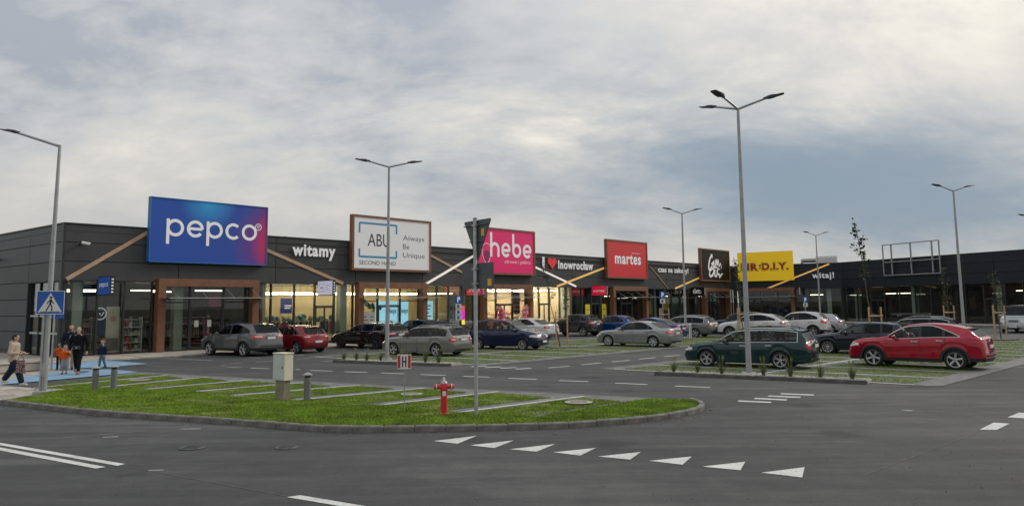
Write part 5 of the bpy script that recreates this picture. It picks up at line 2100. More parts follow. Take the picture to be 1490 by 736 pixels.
def vent_post(px_, label, h=0.68):
    p_ = G(*px_)
    s_ = empty('vent_post', T(p_.x, p_.y, 0.08), label, 'vent pipe', 'short grey ventilation posts in the verge')
    mk('pipe', MB().lathe([(0.085, 0), (0.085, h - 0.22), (0.097, h - 0.22), (0.097, h - 0.19), (0.085, h - 0.19), (0.085, h - 0.1), (0.06, h - 0.1)], 16), M_['bollard'], s_, smooth=35)
    mk('slot', MB().lathe([(0.075, h - 0.1), (0.075, h - 0.045)], 16), M_['black'], s_)
    mk('cap', MB().lathe([(0.125, h - 0.045), (0.125, h - 0.025), (0.02, h + 0.03)], 16), M_['galv'], s_, smooth=30)
    c_ = MB().lathe([(0.089, h * 0.38), (0.091, h * 0.40), (0.089, h * 0.42)], 16)
    mk('collar', c_, M_['bollard'], s_)


vent_post((138, 571), 'capped grey vent post nearer the lamp of the crossing sign', 0.66)
vent_post((165, 570), 'capped grey vent post nearer the electric cabinet of the pair')
vent_post((447, 585), 'capped grey vent post right beside the electric cabinet', 0.64)


def parking_sign(base, h, label, plates=2):
    s_ = empty('parking_sign', T(base.x, base.y, 0.02, R(12)), label, 'traffic sign', 'blue parking signs by the shops')
    mk('post', MB().tube([(0, 0.04, 0), (0, 0.04, h)], 0.03, 8), M_['steel'], s_)
    mk('plate', MB().box(-0.2, 0.2, -0.005, 0.01, h - 0.5, h), M_['sign_blue'], s_)
    text_on(s_, 'letter', 'P', -0.09, 0.11, h - 0.43, h - 0.07, 'letter_white', -0.009, 0.05)
    for i in range(plates):
        mk('supplement', MB().box(-0.2, 0.2, -0.005, 0.01, h - 0.86 - i * 0.36, h - 0.53 - i * 0.36), M_['white'], s_)
        mk('pictogram', MB().box(-0.1, 0.05, -0.009, -0.006, h - 0.80 - i * 0.36, h - 0.59 - i * 0.36), M_['sign_blue' if i else 'ink_grey'], s_)


q = G(667.5, 498)
parking_sign(q, 3.0, 'blue parking sign with white plates before grey information panel', 3)
q = G(1174, 479)
parking_sign(q, 2.75, 'blue parking sign under the orange flag sign', 1)
q = G(966, 489)
parking_sign(q, 3.2, 'blue parking sign among tree stakes behind silver saloon', 1)
# concrete bench at the plaza
a, b_ = G(-40, 548.5), G(63, 539.5)
dd = (b_ - a)
s = empty('concrete_bench', T(a.x, a.y, 0.02, math.atan2(dd.y, dd.x)), 'low pale concrete bench on plaza behind walking woman', 'bench')
mk('block', MB().cbox(0, dd.length, 0, 0.55, 0.04, 0.34, 0.04), M_['concrete'], s)
mk('seat_slab', MB().cbox(-0.03, dd.length + 0.03, -0.04, 0.6, 0.341, 0.40, 0.02), M_['concrete'], s)
mk('foot', MB().box(0.05, dd.length - 0.05, 0.05, 0.5, 0, 0.04), M_['kerb_dark'], s)


# ================================================================== PLANTS
def stakes(base, label, h=1.75, n=3, ang=0.0, slab=False):
    s_ = empty('tree_stakes', T(base.x, base.y, 0.02, ang), label, 'tree stakes', 'timber stakes round young trees')
    P_ = [(-0.36, 0.0), (0.36, 0.05), (0.0, 0.5)][:n]
    for (x, y) in P_:
        mk('stake', MB().tube([(x, y, 0), (x * 0.97, y * 0.97, h)], 0.042, 8), M_['timber'], s_)
    z = h * 0.78
    for i in range(len(P_)):
        if n < 3 and i == 1:
            break
        a_, b2 = P_[i], P_[(i + 1) % len(P_)]
        mk('rail', MB().tube([(a_[0] * 1.1, a_[1] * 1.0 - 0.045, z), (b2[0] * 1.1, b2[1] * 1.0 - 0.045, z + 0.01)], 0.038, 8), M_['timber'], s_)
    mk('tie', MB().tube([(-0.33, 0.0, z + 0.1), (0.03, 0.16, z + 0.12), (0.33, 0.05, z + 0.1)], 0.012, 6), M_['black'], s_)
    if slab:
        mk('kerb_ring', MB().box(-0.75, 0.75, -0.45, 0.65, -0.01, 0.05), M_['kerb'], s_)


def sapling(base, h, lean, leaves, label, seed, spread=0.55, crown0=0.45, size=0.085):
    r_ = random.Random(seed)
    s_ = empty('young_tree', T(base.x, base.y, 0.02), label, 'tree', 'thin young trees in the car park')
    b_ = MB()
    pts = []
    for i in range(9):
        t_ = i / 8
        pts.append((lean[0] * t_ + r_.uniform(-.04, .04) * (i > 0), lean[1] * t_ + r_.uniform(-.04, .04) * (i > 0), h * t_))
    b_.tube(pts, [0.032 * (1 - 0.8 * i / 8) + 0.004 for i in range(9)], 7)
    tips = []
    nb = 16
    for i in range(nb):
        t_ = crown0 + (0.97 - crown0) * i / nb
        k = t_ * 8
        j = min(int(k), 7)
        p_ = Vector(pts[j]).lerp(Vector(pts[j + 1]), k - j)
        a_ = r_.uniform(0, 6.283)
        l = spread * (1.1 - 0.6 * t_) * r_.uniform(0.5, 1.2)
        e = p_ + Vector((math.cos(a_) * l * 0.6, math.sin(a_) * l * 0.6, l * 0.8))
        m_ = p_.lerp(e, 0.5) + Vector((0, 0, -0.04))
        b_.tube([p_, m_, e], [0.010, 0.007, 0.003], 5)
        tips.append((p_, e))
    mk('trunk', b_, M_['bark'], s_, smooth=60)
    V, F = [], []
    for i in range(leaves):
        p_, e = r_.choice(tips)
        c_ = p_.lerp(e, r_.uniform(0.25, 1.1)) + Vector((r_.gauss(0, .07), r_.gauss(0, .07), r_.gauss(0, .08)))
        sz = size * r_.uniform(0.6, 1.3)
        ax = Vector((r_.gauss(0, 1), r_.gauss(0, 1), r_.gauss(0, 0.6))).normalized()
        sd_ = ax.orthogonal().normalized()
        sd_.rotate(Matrix.Rotation(r_.uniform(0, 6.28), 3, ax))
        o_ = len(V)
        V += [c_ - ax * sz, c_ + sd_ * sz * 0.55, c_ + ax * sz, c_ - sd_ * sz * 0.55]
        F += [(o_, o_ + 1, o_ + 2, o_ + 3)]
    mk('crown', MB().add(V, F), M_['leaf'], s_)


T1 = G(818, 506)
stakes(T1, 'pair of timber stakes with one rail beside navy minivan', 2.0, 2, R(20), True)
sapling(T1 + Vector((-0.1, 0.1, 0)), 4.6, (-0.9, 0, 0), 90, 'leaning sapling with sparse leaves beside navy minivan', 1, 0.6, 0.55, 0.07)
T2 = G(968, 491)
stakes(T2, 'timber stakes behind the silver saloon', 2.0, 3, R(15))
sapling(T2, 4.2, (0.2, 0, 0), 40, 'almost bare sapling behind the silver saloon', 2, 0.5, 0.6, 0.06)
T3 = G(1277, 508)
stakes(T3, 'timber stakes between bright red crossover and navy estate', 2.05, 3, R(10))
sapling(T3, 6.3, (-0.75, 0.0, 0), 160, 'tallest sapling with leafy dark top between red and navy cars', 3, 0.75, 0.52, 0.10)
T4 = G(1384, 492)
stakes(T4, 'timber stakes behind the bright red crossover roof', 2.0, 3, R(5))
sapling(T4, 4.4, (-0.25, 0.0, 0), 150, 'slim sapling behind the bright red crossover roof', 4, 0.5, 0.4, 0.07)
T5 = G(1457, 494.5)
stakes(T5, 'timber stakes on kerbed slab beside silver van', 2.0, 3, R(0), True)
sapling(T5, 4.0, (-0.2, 0.0, 0), 130, 'slim sapling on kerbed slab beside silver van', 5, 0.5, 0.45, 0.07)
T6 = G(1083, 492)
stakes(T6, 'timber stakes behind green estate car', 2.0, 3, R(30))
sapling(T6, 5.4, (-0.45, 0.0, 0), 200, 'sapling before yellow sign behind three arm lamp', 6, 0.5, 0.45, 0.075)


def tuft(p_, h, seed, label):
    r_ = random.Random(seed)
    V, F = [], []
    for i in range(70):
        a_ = r_.uniform(0, 6.283)
        l = h * r_.uniform(0.5, 1.0)
        sp = r_.uniform(0.05, 0.75) * l
        x, y = math.cos(a_), math.sin(a_)
        w = 0.006
        o_ = len(V)
        bx, by = x * 0.04 * r_.random(), y * 0.04 * r_.random()
        V += [(bx - y * w, by + x * w, 0), (bx + y * w, by - x * w, 0), (bx + x * sp * .45 + y * w, by + y * sp * .45 - x * w, l * .6), (bx + x * sp * .45 - y * w, by + y * sp * .45 + x * w, l * .6), (bx + x * sp, by + y * sp, l)]
        F += [(o_, o_ + 1, o_ + 2, o_ + 3), (o_ + 3, o_ + 2, o_ + 4)]
    s_ = empty('grass_tuft', T(p_.x, p_.y, 0.07), label[0], 'grass tuft', label[1])
    mk('leaves', MB().add(V, F), M_['tuft'], s_)
    V = MB()
    for i in range(5):
        a_ = r_.uniform(0, 6.283)
        x, y = math.cos(a_) * 0.16 * h, math.sin(a_) * 0.16 * h
        V.tube([(0, 0, 0), (x * .6, y * .6, h * 0.7), (x, y, h * 1.05)], [0.003, 0.003, 0.003], 4)
        V.tube([(x, y, h * 1.0), (x * 1.2, y * 1.2, h * 1.25)], [0.014, 0.005], 5)
    mk('flower_spikes', V, M_['blade_dry'], s_)


def tuft_row(bed, xs, hs, labels, seed):
    a_, d_, n_, L_ = bed
    for i, (t_, h) in enumerate(zip(xs, hs)):
        tuft(a_ + d_ * (L_ * t_) + n_ * (0.45 + 0.1 * (i % 2)), h, seed + i, labels)


tuft_row(bed_r, (0.08, 0.20, 0.33, 0.53, 0.66, 0.79, 0.93), (0.42, 0.36, 0.5, 0.5, 0.5, 0.42, 0.46), ('feathery ornamental grass tuft in gravel bed before green estate', 'grass tufts in the gravel bed before the green estate'), 100)
tuft_row(bed_m, (0.04, 0.14, 0.25, 0.36, 0.56, 0.74, 0.86), (0.4, 0.45, 0.45, 0.42, 0.45, 0.5, 0.5), ('small ornamental grass tuft in gravel bed before grey estate', 'grass tufts in the gravel bed before the grey estate'), 120)


# ================================================================== VEHICLES
def pchip(pts):
    xs = [p[0] for p in pts]
    ys = [p[1] for p in pts]
    n = len(xs)
    h = [xs[i + 1] - xs[i] for i in range(n - 1)]
    dl = [(ys[i + 1] - ys[i]) / h[i] for i in range(n - 1)]
    m = [dl[0]] + [0.0] * (n - 2) + [dl[-1]]
    for i in range(1, n - 1):
        if dl[i - 1] * dl[i] > 0:
            w1, w2 = 2 * h[i] + h[i - 1], h[i] + 2 * h[i - 1]
            m[i] = (w1 + w2) / (w1 / dl[i - 1] + w2 / dl[i])

    def f(x):
        if x <= xs[0]:
            return ys[0]
        if x >= xs[-1]:
            return ys[-1]
        i = 0
        while x > xs[i + 1]:
            i += 1
        t = (x - xs[i]) / h[i]
        return ((1 + 2 * t) * (1 - t) ** 2 * ys[i] + t * (1 - t) ** 2 * h[i] * m[i] + t * t * (3 - 2 * t) * ys[i + 1] + t * t * (t - 1) * h[i] * m[i + 1])
    return f


def clamp(a, lo=0.0, hi=1.0):
    return max(lo, min(hi, a))


WHEELS = {}


def wheel_meshes(r, spokes, rim_mat, style):
    key = (round(r, 3), spokes, rim_mat, style)
    if key in WHEELS:
        return WHEELS[key]
    w = 0.105
    rr_ = r * 0.70
    ty = MB()
    ty.lathe([(rr_, -w), (rr_ + 0.02, -w - 0.004), (r - 0.03, -w), (r - 0.006, -w + 0.02), (r, -w * 0.5), (r, w * 0.5), (r - 0.006, w - 0.02), (r - 0.03, w), (rr_, w)], 30, 'y', close=True)
    rim = MB()
    rim.lathe([(rr_ + 0.004, -w - 0.002), (rr_ - 0.012, -w + 0.004), (rr_ - 0.024, -w + 0.03), (rr_ - 0.012, -w + 0.035), (rr_ + 0.004, -w + 0.03)], 30, 'y', close=True)
    rim.lathe([(0.004, -w + 0.012), (0.045, -w + 0.014), (0.062, -w + 0.03), (0.062, -w + 0.06)], 14, 'y')
    for k in range(spokes):
        a = 2 * math.pi * k / spokes
        for da in ((-0.11, 0.11) if style == 'twin' else (0,)):
            wi, wo = (0.016, 0.018) if style == 'twin' else ((0.030, 0.042) if style == 'wide' else (0.016, 0.022))
            c0, s0 = math.cos(a + da * 0.9), math.sin(a + da * 0.9)
            c1, s1 = math.cos(a + da * 1.5), math.sin(a + da * 1.5)
            r0_, r1_ = 0.045, rr_ - 0.012
            p0, p1 = Vector((c0 * r0_, 0, s0 * r0_)), Vector((c1 * r1_, 0, s1 * r1_))
            n = (p1 - p0).cross(Vector((0, 1, 0))).normalized()
            V = []
            for p_, ww, yy in ((p0, wi, -w + 0.02), (p1, wo, -w + 0.006)):
                for sx, dy in ((-1, 0.012), (-0.5, 0), (0.5, 0), (1, 0.012), (1, 0.04), (-1, 0.04)):
                    q_ = p_ + n * ww * sx
                    V.append((q_.x, yy + dy, q_.z))
            rim.add(V, [(i, (i + 1) % 6, 6 + (i + 1) % 6, 6 + i) for i in range(6)])
    bk = MB()
    bk.lathe([(0.01, -w + 0.085), (rr_ * 0.62, -w + 0.08), (rr_ * 0.62, -w + 0.1), (rr_ - 0.005, -w + 0.1), (rr_ - 0.005, w - 0.01)], 24, 'y')
    out = (bk.mesh('wheel', M_['plastic_dark'], 40), ty.mesh('tyre', M_['rubber'], 40), rim.mesh('rim', M_[rim_mat], 35))
    WHEELS[key] = out
    return out


ROWS = 12


def build_car(sp):
    """returns list of (name, mesh, parent_index or None, matrix) describing one car; x forward, front at +L/2"""
    L_, W, Ht = sp['L'], sp['W'], sp['H']
    wb, fo, r = sp['wb'], sp['fo'], sp['r']
    bp_x, cp_x, qe_x = sp['bp'], sp['cp'], sp['qe']
    cowl, head, rend, rwx = sp['cowl'], sp['head'], sp['rend'], sp['rw']
    nz, hz, tz = sp['nose'], sp['hood'], sp['tail']
    b0, b1 = sp['belt']
    Tf = pchip([(0, nz), (0.10, nz + 0.09), (0.45, lerp(nz + 0.09, hz, 0.62)), (cowl[0], cowl[1]), (lerp(cowl[0], head, 0.5), lerp(cowl[1], Ht - 0.06, 0.56)), (head, Ht - 0.055), (lerp(head, rend[0], 0.4), Ht), (rend[0], rend[1]),
                (rwx[0], rwx[1])] + ([(lerp(rwx[0], L_, 0.55), rwx[1] - 0.005)] if L_ - rwx[0] > 0.3 else []) + [(L_ - 0.03, tz), (L_, tz - 0.03)])
    Bf0 = pchip([(0, nz - 0.05), (0.5, nz + 0.10), (cowl[0], b0), (rend[0], b1), (L_, min(b1, tz) - 0.03)])
    fx, rx_ = fo, fo + wb
    ra = r + 0.045

    def zbot(x):
        s = sp.get('sill', 0.20)
        for c in (fx, rx_):
            d = abs(x - c)
            if d < ra:
                return max(s, r - 0.02 + math.sqrt(max(0, ra * ra - d * d)))
        if x < fx - ra:
            return s + 0.02
        if x > rx_ + ra:
            return s + 0.06
        return s
    wf = pchip([(0, 0.82 if sp.get('clad') else 0.76), (0.12, 0.92 if sp.get('clad') else 0.87), (0.35, 0.97), (0.75, 1.0), (L_ - 1.0, 1.0), (L_ - 0.4, 0.965), (L_ - 0.10, 0.90), (L_, 0.82)])

    def sec(x):
        Tz = Tf(x)
        Bz = min(Bf0(x), Tz - 0.02)
        zb = min(zbot(x), Bz - 0.08)
        w = W / 2 * wf(x)
        hf = clamp((Tz - Bz) / 0.42)
        wt = w * lerp(0.90, sp.get('tumble', 0.77), hf)
        arch = clamp((zb - 0.3) / 0.3)
        fr_ = (0, 0.17 if sp.get('clad') else 0.10, 0.36, 0.58, 0.84, 1.0)
        fw_ = (0.955, 0.99, 0.985, 0.992, 1.0, 0.955)
        out = []
        for a, b in zip(fr_, fw_):
            out.append((w * (b + 0.03 * arch * (1 - a)), zb + (Bz - zb) * a))
        dz = Tz - Bz
        out.append((w * 0.925, Bz + min(0.012, dz * 0.3)))
        tq = clamp((x - sp.get('tx', cp_x)) / max(qe_x - sp.get('tx', cp_x), 0.05))
        f8 = lerp(0.845, sp.get('wend', 0.5), tq ** 1.6) if x <= qe_x else lerp(sp.get('wend', 0.5), 0.845, clamp((x - qe_x) / 0.25))
        f7 = f8 * 0.545
        out.append((lerp(w * 0.925, wt, f7 / 0.845 * 0.96), Bz + dz * f7))
        out.append((lerp(w * 0.925, wt, f8 / 0.845), Bz + dz * f8))
        out.append((wt * 0.93, Bz + dz * 0.945))
        out.append((wt * 0.55, Bz + dz * 0.992))
        out.append((0.0, Tz))
        return out

    def xd(x, z):
        f_ = clamp((0.55 - x) / 0.55) ** 2
        g_ = clamp((x - (L_ - 0.5)) / 0.5) ** 2
        nf = pchip_n(z)
        return x + f_ * nf - g_ * pchip_t(z)
    pchip_n = pchip([(0.1, 0.10), (0.30, 0.03), (0.45, 0.0), (0.60, 0.03), (nz + 0.02, 0.10), (nz + 0.3, 0.16)])
    pchip_t = pchip([(0.15, 0.13), (0.32, 0.05), (0.48, 0.0), (0.62, 0.02), (0.78, 0.05), (1.0, 0.085), (1.4, 0.12)])
    xs = set()
    for i in range(0, 47):
        xs.add(L_ * i / 46)
    for c in (fx, rx_):
        for k in range(0, 13):
            xs.add(c + ra * math.cos(math.pi * k / 12))
        xs.add(c - ra - 0.004)
        xs.add(c + ra + 0.004)
    fd0 = sp['fd']
    keys = [0.03, 0.08, cowl[0], cowl[0] + 0.04, head, rend[0], rwx[0], L_ - 0.06, bp_x - 0.05, bp_x + 0.05, cp_x - 0.045, cp_x + 0.045, qe_x, sp['ws'], fd0]
    ks = sorted(keys)
    xs = sorted(x for x in xs if 0 <= x <= L_)
    xs = sorted(ks + [x for x in xs if all(abs(x - k) > 0.018 for k in ks)] + [0.0, L_])
    st = [xs[0]]
    for x in xs[1:]:
        if x - st[-1] > 1e-4:
            st.append(x)
    S = [sec(x) for x in st]

    def pt(i, j, sd):
        y, z = S[i][j]
        return (L_ / 2 - xd(st[i], z), sd * y, z)
    parts = {}

    def put(key, quad):
        parts.setdefault(key, MB())
        mb = parts[key]
        if not hasattr(mb, 'ix'):
            mb.ix = {}
        idx = []
        for q in quad:
            kq = (round(q[0], 5), round(q[1], 5), round(q[2], 5))
            if kq not in mb.ix:
                mb.ix[kq] = len(mb.v)
                mb.v.append(kq)
            if mb.ix[kq] not in idx:
                idx.append(mb.ix[kq])
        if len(idx) > 2:
            mb.f.append(tuple(idx))
            mb.m.append(0)
    nd = sp.get('doors', 4)
    for i in range(len(st) - 1):
        xm = (st[i] + st[i + 1]) / 2
        for sd in (1, -1):
            for j in range(ROWS - 1):
                key = 'body'
                if j in (6, 7):
                    if sp['ws'] < xm < bp_x - 0.05:
                        key = ('side_window', sd, 0)
                    elif bp_x + 0.05 < xm < cp_x - 0.045:
                        key = ('side_window', sd, 1)
                    elif cp_x + 0.045 < xm < qe_x:
                        key = ('side_window', sd, 2)
                    elif sp['ws'] < xm < qe_x:
                        key = 'pillar'
                elif j in (9, 10):
                    if cowl[0] + 0.04 < xm < head:
                        key = 'windscreen'
                    elif rend[0] < xm < rwx[0]:
                        key = 'rear_window'
                elif j in (1, 2, 3, 4):
                    if fd0 < xm < bp_x:
                        key = ('door', sd, 0)
                    elif nd == 4 and bp_x < xm < min(cp_x + 0.05, rx_ + 0.12) and not (xm > rx_ - ra and j < 3):
                        key = ('door', sd, 1)
                elif j == 0 and sp.get('clad'):
                    key = 'sill_trim'
                q = [pt(i, j, sd), pt(i, j + 1, sd), pt(i + 1, j + 1, sd), pt(i + 1, j, sd)]
                put(key, q if sd < 0 else q[::-1])
    # end caps
    NU = 8

    def capx(end, u, z):
        x = xd(0.0 if end == 0 else L_, z)
        b = 0.055 * (1 - u * u)
        return L_ / 2 - x + (b if end == 0 else -b)
    for end in (0, 1):
        i = 0 if end == 0 else len(st) - 1
        for j in range(ROWS - 1):
            for k in range(NU):
                u0, u1 = -1 + 2 * k / NU, -1 + 2 * (k + 1) / NU
                q = []
                for jj, uu in ((j, u0), (j, u1), (j + 1, u1), (j + 1, u0)):
                    y, z = S[i][jj]
                    q.append((capx(end, uu, z) if abs(y) > 1e-6 else capx(end, 0, z), y * uu, z))
                key = 'body'
                if j == 0:
                    key = ('bumper_trim', end)
                put(key, q if end == 0 else q[::-1])

    def side_y(x, z):
        s = sec(x)
        for (y0, z0), (y1, z1) in zip(s, s[1:]):
            if z0 <= z <= z1 and z1 > z0:
                return y0 + (y1 - y0) * (z - z0) / (z1 - z0)
        return s[0][0] if z < s[0][1] else s[-2][0]
    out = []

    def emit(name, mb, m, par=None, smooth=None, M=None):
        out.append([name, mb.mesh(name, m if not isinstance(m, str) else M_[m], smooth), par, M])
        return len(out) - 1
    pm = sp['paint']
    for key, mb in parts.items():
        if key == 'body':
            bi = emit('body', mb, pm, None, 38)
    for key, mb in parts.items():
        if key == 'body':
            continue
        if key == 'windscreen':
            emit('windscreen', mb, 'glass_car', None, 40)
        elif key == 'rear_window':
            emit('rear_window', mb, sp.get('rglass', 'glass_car_dark'), None, 40)
        elif key == 'pillar':
            emit('window_pillar', mb, 'plastic_dark', None, 40)
        elif key == 'sill_trim' or key[0] == 'bumper_trim':
            emit(key if isinstance(key, str) else key[0], mb, 'plastic_dark' if sp.get('clad') else pm, None, 40)
        elif key[0] == 'side_window':
            emit('side_window', mb, sp.get('rglass', 'glass_car_dark') if key[2] else 'glass_car', None, 40)
        elif key[0] == 'door':
            di = emit('door', mb, pm, None, 38)
            x1 = bp_x if key[2] == 0 else min(cp_x + 0.05, rx_ + 0.12)
            xh = x1 - 0.16
            zh = Bf0(xh) - 0.11
            yh = side_y(xh, zh)
            hb = MB()
            hb.cbox(L_ / 2 - xh - 0.11, L_ / 2 - xh + 0.11, key[1] * (yh + 0.018) - 0.02, key[1] * (yh + 0.018) + 0.02, zh - 0.018, zh + 0.018, 0.006)
            emit('handle', hb, 'chrome' if sp.get('chrome') else pm, di)
            # shut lines
            for xg in ((fd0, bp_x) if key[2] == 0 else (x1,)):
                gp = MB()
                V = []
                zs_ = [sec(xg)[1][1] + (Bf0(xg) - sec(xg)[1][1]) * t for t in (0, 0.2, 0.4, 0.6, 0.8, 0.98)]
                for z in zs_:
                    y = side_y(xg, z) + 0.003
                    V += [(L_ / 2 - xg - 0.005, key[1] * y, z), (L_ / 2 - xg + 0.005, key[1] * y, z)]
                gp.add(V, [(2 * i, 2 * i + 1, 2 * i + 3, 2 * i + 2) for i in range(5)])
                emit('shut_line', gp, 'black', di)

    def wrap(end, z0, z1, xin, u_in, off=0.006, nzr=4, taper=0.0):
        """patch wrapping a corner: from xin on the side to u_in on the end face; left and right versions"""
        res = []
        for sd in (1, -1):
            mb = MB()
            cols = []
            xa = [xin + (0.0 - xin) * t for t in (0, 0.35, 0.7, 1.0)] if end == 0 else [L_ - xin + xin * t for t in (0, 0.35, 0.7, 1.0)]
            for t, x in enumerate(xa):
                c_ = []
                for k in range(nzr + 1):
                    zt = taper * (1 - t / 3)
                    z = lerp(z0 + zt * (z1 - z0) * 0.5, z1 - zt * (z1 - z0) * 0.5, k / nzr)
                    c_.append((L_ / 2 - xd(x, z), sd * (side_y(x, z) + off), z))
                cols.append(c_)
            for u in [1 - (1 - u_in) * t for t in (0.08, 0.4, 0.7, 1.0)]:
                c_ = []
                for k in range(nzr + 1):
                    z = lerp(z0, z1, k / nzr)
                    y = side_y(0.0 if end == 0 else L_, z) * u
                    c_.append((capx(end, u, z) + (off if end == 0 else -off), sd * y, z))
                cols.append(c_)
            for a, b in zip(cols, cols[1:]):
                for k in range(nzr):
                    q = [a[k], b[k], b[k + 1], a[k + 1]]
                    flip = (sd > 0) ^ (end == 1)
                    put_ = q if flip else q[::-1]
                    o_ = len(mb.v)
                    mb.add(put_, [(0, 1, 2, 3)])
            res.append(mb)
        return res
    z0, z1, xi, ui = sp['tl']
    for mb in wrap(1, z0, z1, xi, ui, 0.008, 4, 0.35):
        ti = emit('tail_light', mb, 'lamp_red_lit' if sp.get('lit') else 'lamp_red', None, 50)
    if sp.get('tlw', True):
        zm = lerp(z0, z1, 0.42)
        for mb in wrap(1, zm, zm + (z1 - z0) * 0.26, xi * 0.35, min(ui + 0.12, 0.9), 0.012, 2):
            emit('reversing_light', mb, 'lamp_white', ti, 50)
    z0, z1, xi, ui = sp['hl']
    for mb in wrap(0, z0, z1, xi, ui, 0.008, 3, 0.5):
        emit('headlight', mb, 'lamp_white', None, 50)

    def end_patch(end, ua, ub, z0, z1, off, n=6):
        mb = MB()
        for k in range(n):
            q = []
            for uu, z in ((lerp(ua, ub, k / n), z0), (lerp(ua, ub, (k + 1) / n), z0), (lerp(ua, ub, (k + 1) / n), z1), (lerp(ua, ub, k / n), z1)):
                q.append((capx(end, uu, z) + (off if end == 0 else -off), side_y(0.0 if end == 0 else L_, z) * uu, z))
            mb.add(q if end == 0 else q[::-1], [(0, 1, 2, 3)])
        return mb
    gz = sp.get('grille', (0.48, nz - 0.06))
    gi = emit('grille', end_patch(0, -0.42, 0.42, gz[0], gz[1], 0.006), 'plastic_dark')
    emit('grille_bar', end_patch(0, -0.40, 0.40, lerp(*gz, 0.7), lerp(*gz, 0.82), 0.012), 'chrome', gi)
    emit('lower_grille', end_patch(0, -0.6, 0.6, 0.26, 0.38, 0.006), 'plastic_dark')
    pz = sp.get('plate', 0.78)
    for end, z in ((0, 0.44), (1, pz)):
        x = capx(end, 0, z)
        mb = MB()
        s_ = 1 if end == 0 else -1
        mb.box(min(x + s_ * 0.012, x + s_ * 0.03), max(x + s_ * 0.012, x + s_ * 0.03), -0.26, 0.26, z - 0.057, z + 0.057)
        pi = emit('number_plate', mb, 'paper')
        q = MB()
        xf = x + s_ * 0.032
        ys = (0.22, 0.258) if (end == 1) else (-0.258, -0.22)
        ys = (-ys[1], -ys[0]) if end == 0 else ys
        q.box(min(xf, xf + s_ * 0.002), max(xf, xf + s_ * 0.002), ys[0], ys[1], z - 0.055, z + 0.055)
        emit('plate_band', q, 'sign_blue', pi)
    emit('lower_bumper', end_patch(1, -0.86, 0.86, sp.get('sill', 0.2) + 0.09, sp.get('sill', 0.2) + (0.28 if sp.get('clad') else 0.17), 0.007), 'plastic_dark')
    # boot lid shut line and badge
    zb_ = sp['tl'][1] - 0.02
    emit('boot_line', end_patch(1, -0.62, 0.62, sp.get('bootz', 0.60), sp.get('bootz', 0.60) + 0.010, 0.004), 'black')
    bm = MB()
    bm.lathe([(0.002, -0.02), (0.045, -0.02), (0.05, 0.0)], 12, 'x', (capx(1, 0, sp['tl'][1] - 0.02), 0, sp['tl'][1] - 0.02))
    emit('badge', bm, 'chrome')
    # side moulding
    # mirrors
    for sd in (1, -1):
        xm_ = sp['ws'] + 0.22
        zm_ = Bf0(xm_) + 0.08
        y = side_y(xm_, Bf0(xm_)) + 0.02
        mb = MB()
        mb.ball((L_ / 2 - xm_, sd * (y + 0.12), zm_), 0.075, 0.115, 0.075, 10, 7)
        mb.tube([(L_ / 2 - xm_, sd * (y - 0.06), zm_ - 0.07), (L_ / 2 - xm_, sd * (y + 0.06), zm_ - 0.03)], 0.025, 6)
        mi_ = emit('mirror', mb, sp.get('mirror', pm), None, 50)
        g2 = MB()
        g2.box(L_ / 2 - xm_ - 0.078, L_ / 2 - xm_ - 0.07, min(sd * (y + 0.05), sd * (y + 0.2)), max(sd * (y + 0.05), sd * (y + 0.2)), zm_ - 0.045, zm_ + 0.045)
        emit('mirror_glass', g2, 'chrome', mi_)
    # window chrome
    if sp.get('chrome'):
        for sd in (1, -1):
            mb = MB()
            wx = [x for x in st if sp['ws'] - 0.02 <= x <= qe_x + 0.01]
            for jr, dz in ((6, 0.0), (8, 0.0)):
                V = []
                for x in wx:
                    y, z = sec(x)[jr]
                    V += [(L_ / 2 - xd(x, z), sd * (y + 0.006), z - 0.012), (L_ / 2 - xd(x, z), sd * (y + 0.004), z + 0.012)]
                mb.add(V, [(2 * i, 2 * i + 1, 2 * i + 3, 2 * i + 2) for i in range(len(wx) - 1)])
            V = []
            for j in (6, 7, 8):
                y, z = sec(qe_x)[j]
                V += [(L_ / 2 - xd(qe_x, z) - 0.012, sd * (y + 0.006), z), (L_ / 2 - xd(qe_x, z) + 0.012, sd * (y + 0.006), z)]
            mb.add(V, [(0, 1, 3, 2), (2, 3, 5, 4)])
            emit('window_trim', mb, 'chrome')
    # arch cladding
    if sp.get('clad'):
        for sd in (1, -1):
            for c in (fx, rx_):
                V = []
                n = 18
                for k in range(n + 1):
                    a = math.pi * (-0.06 + 1.12 * k / n)
                    for rad, o_ in ((ra - 0.012, 0.018), (ra + 0.075, 0.014)):
                        x = c - rad * math.cos(a)
                        z = r - 0.02 + rad * math.sin(a)
                        y = side_y(clamp(x, 0.02, L_ - 0.02), max(z, zbot(x) + 0.01))
                        V.append((L_ / 2 - xd(x, z), sd * (max(y, W / 2 * 0.95) + o_), z))
                emit('arch_trim', MB().add(V, [(2 * i, 2 * i + 1, 2 * i + 3, 2 * i + 2) for i in range(n)]), sp['clad'] if isinstance(sp['clad'], str) else 'plastic_dark', None, 50)
    # roof rails, spoiler, aerial
    if sp.get('rails'):
        for sd in (1, -1):
            V = []
            xr = [lerp(head + 0.15, rend[0] - 0.1, t / 8) for t in range(9)]
            pts_ = []
            for k, x in enumerate(xr):
                y, z = sec(x)[9]
                pts_.append((L_ / 2 - x, sd * (y - 0.02), z + (0.065 if 0 < k < 8 else 0.0)))
            emit('roof_rail', MB().tube(pts_, 0.016, 6), sp['rails'], None, 50)
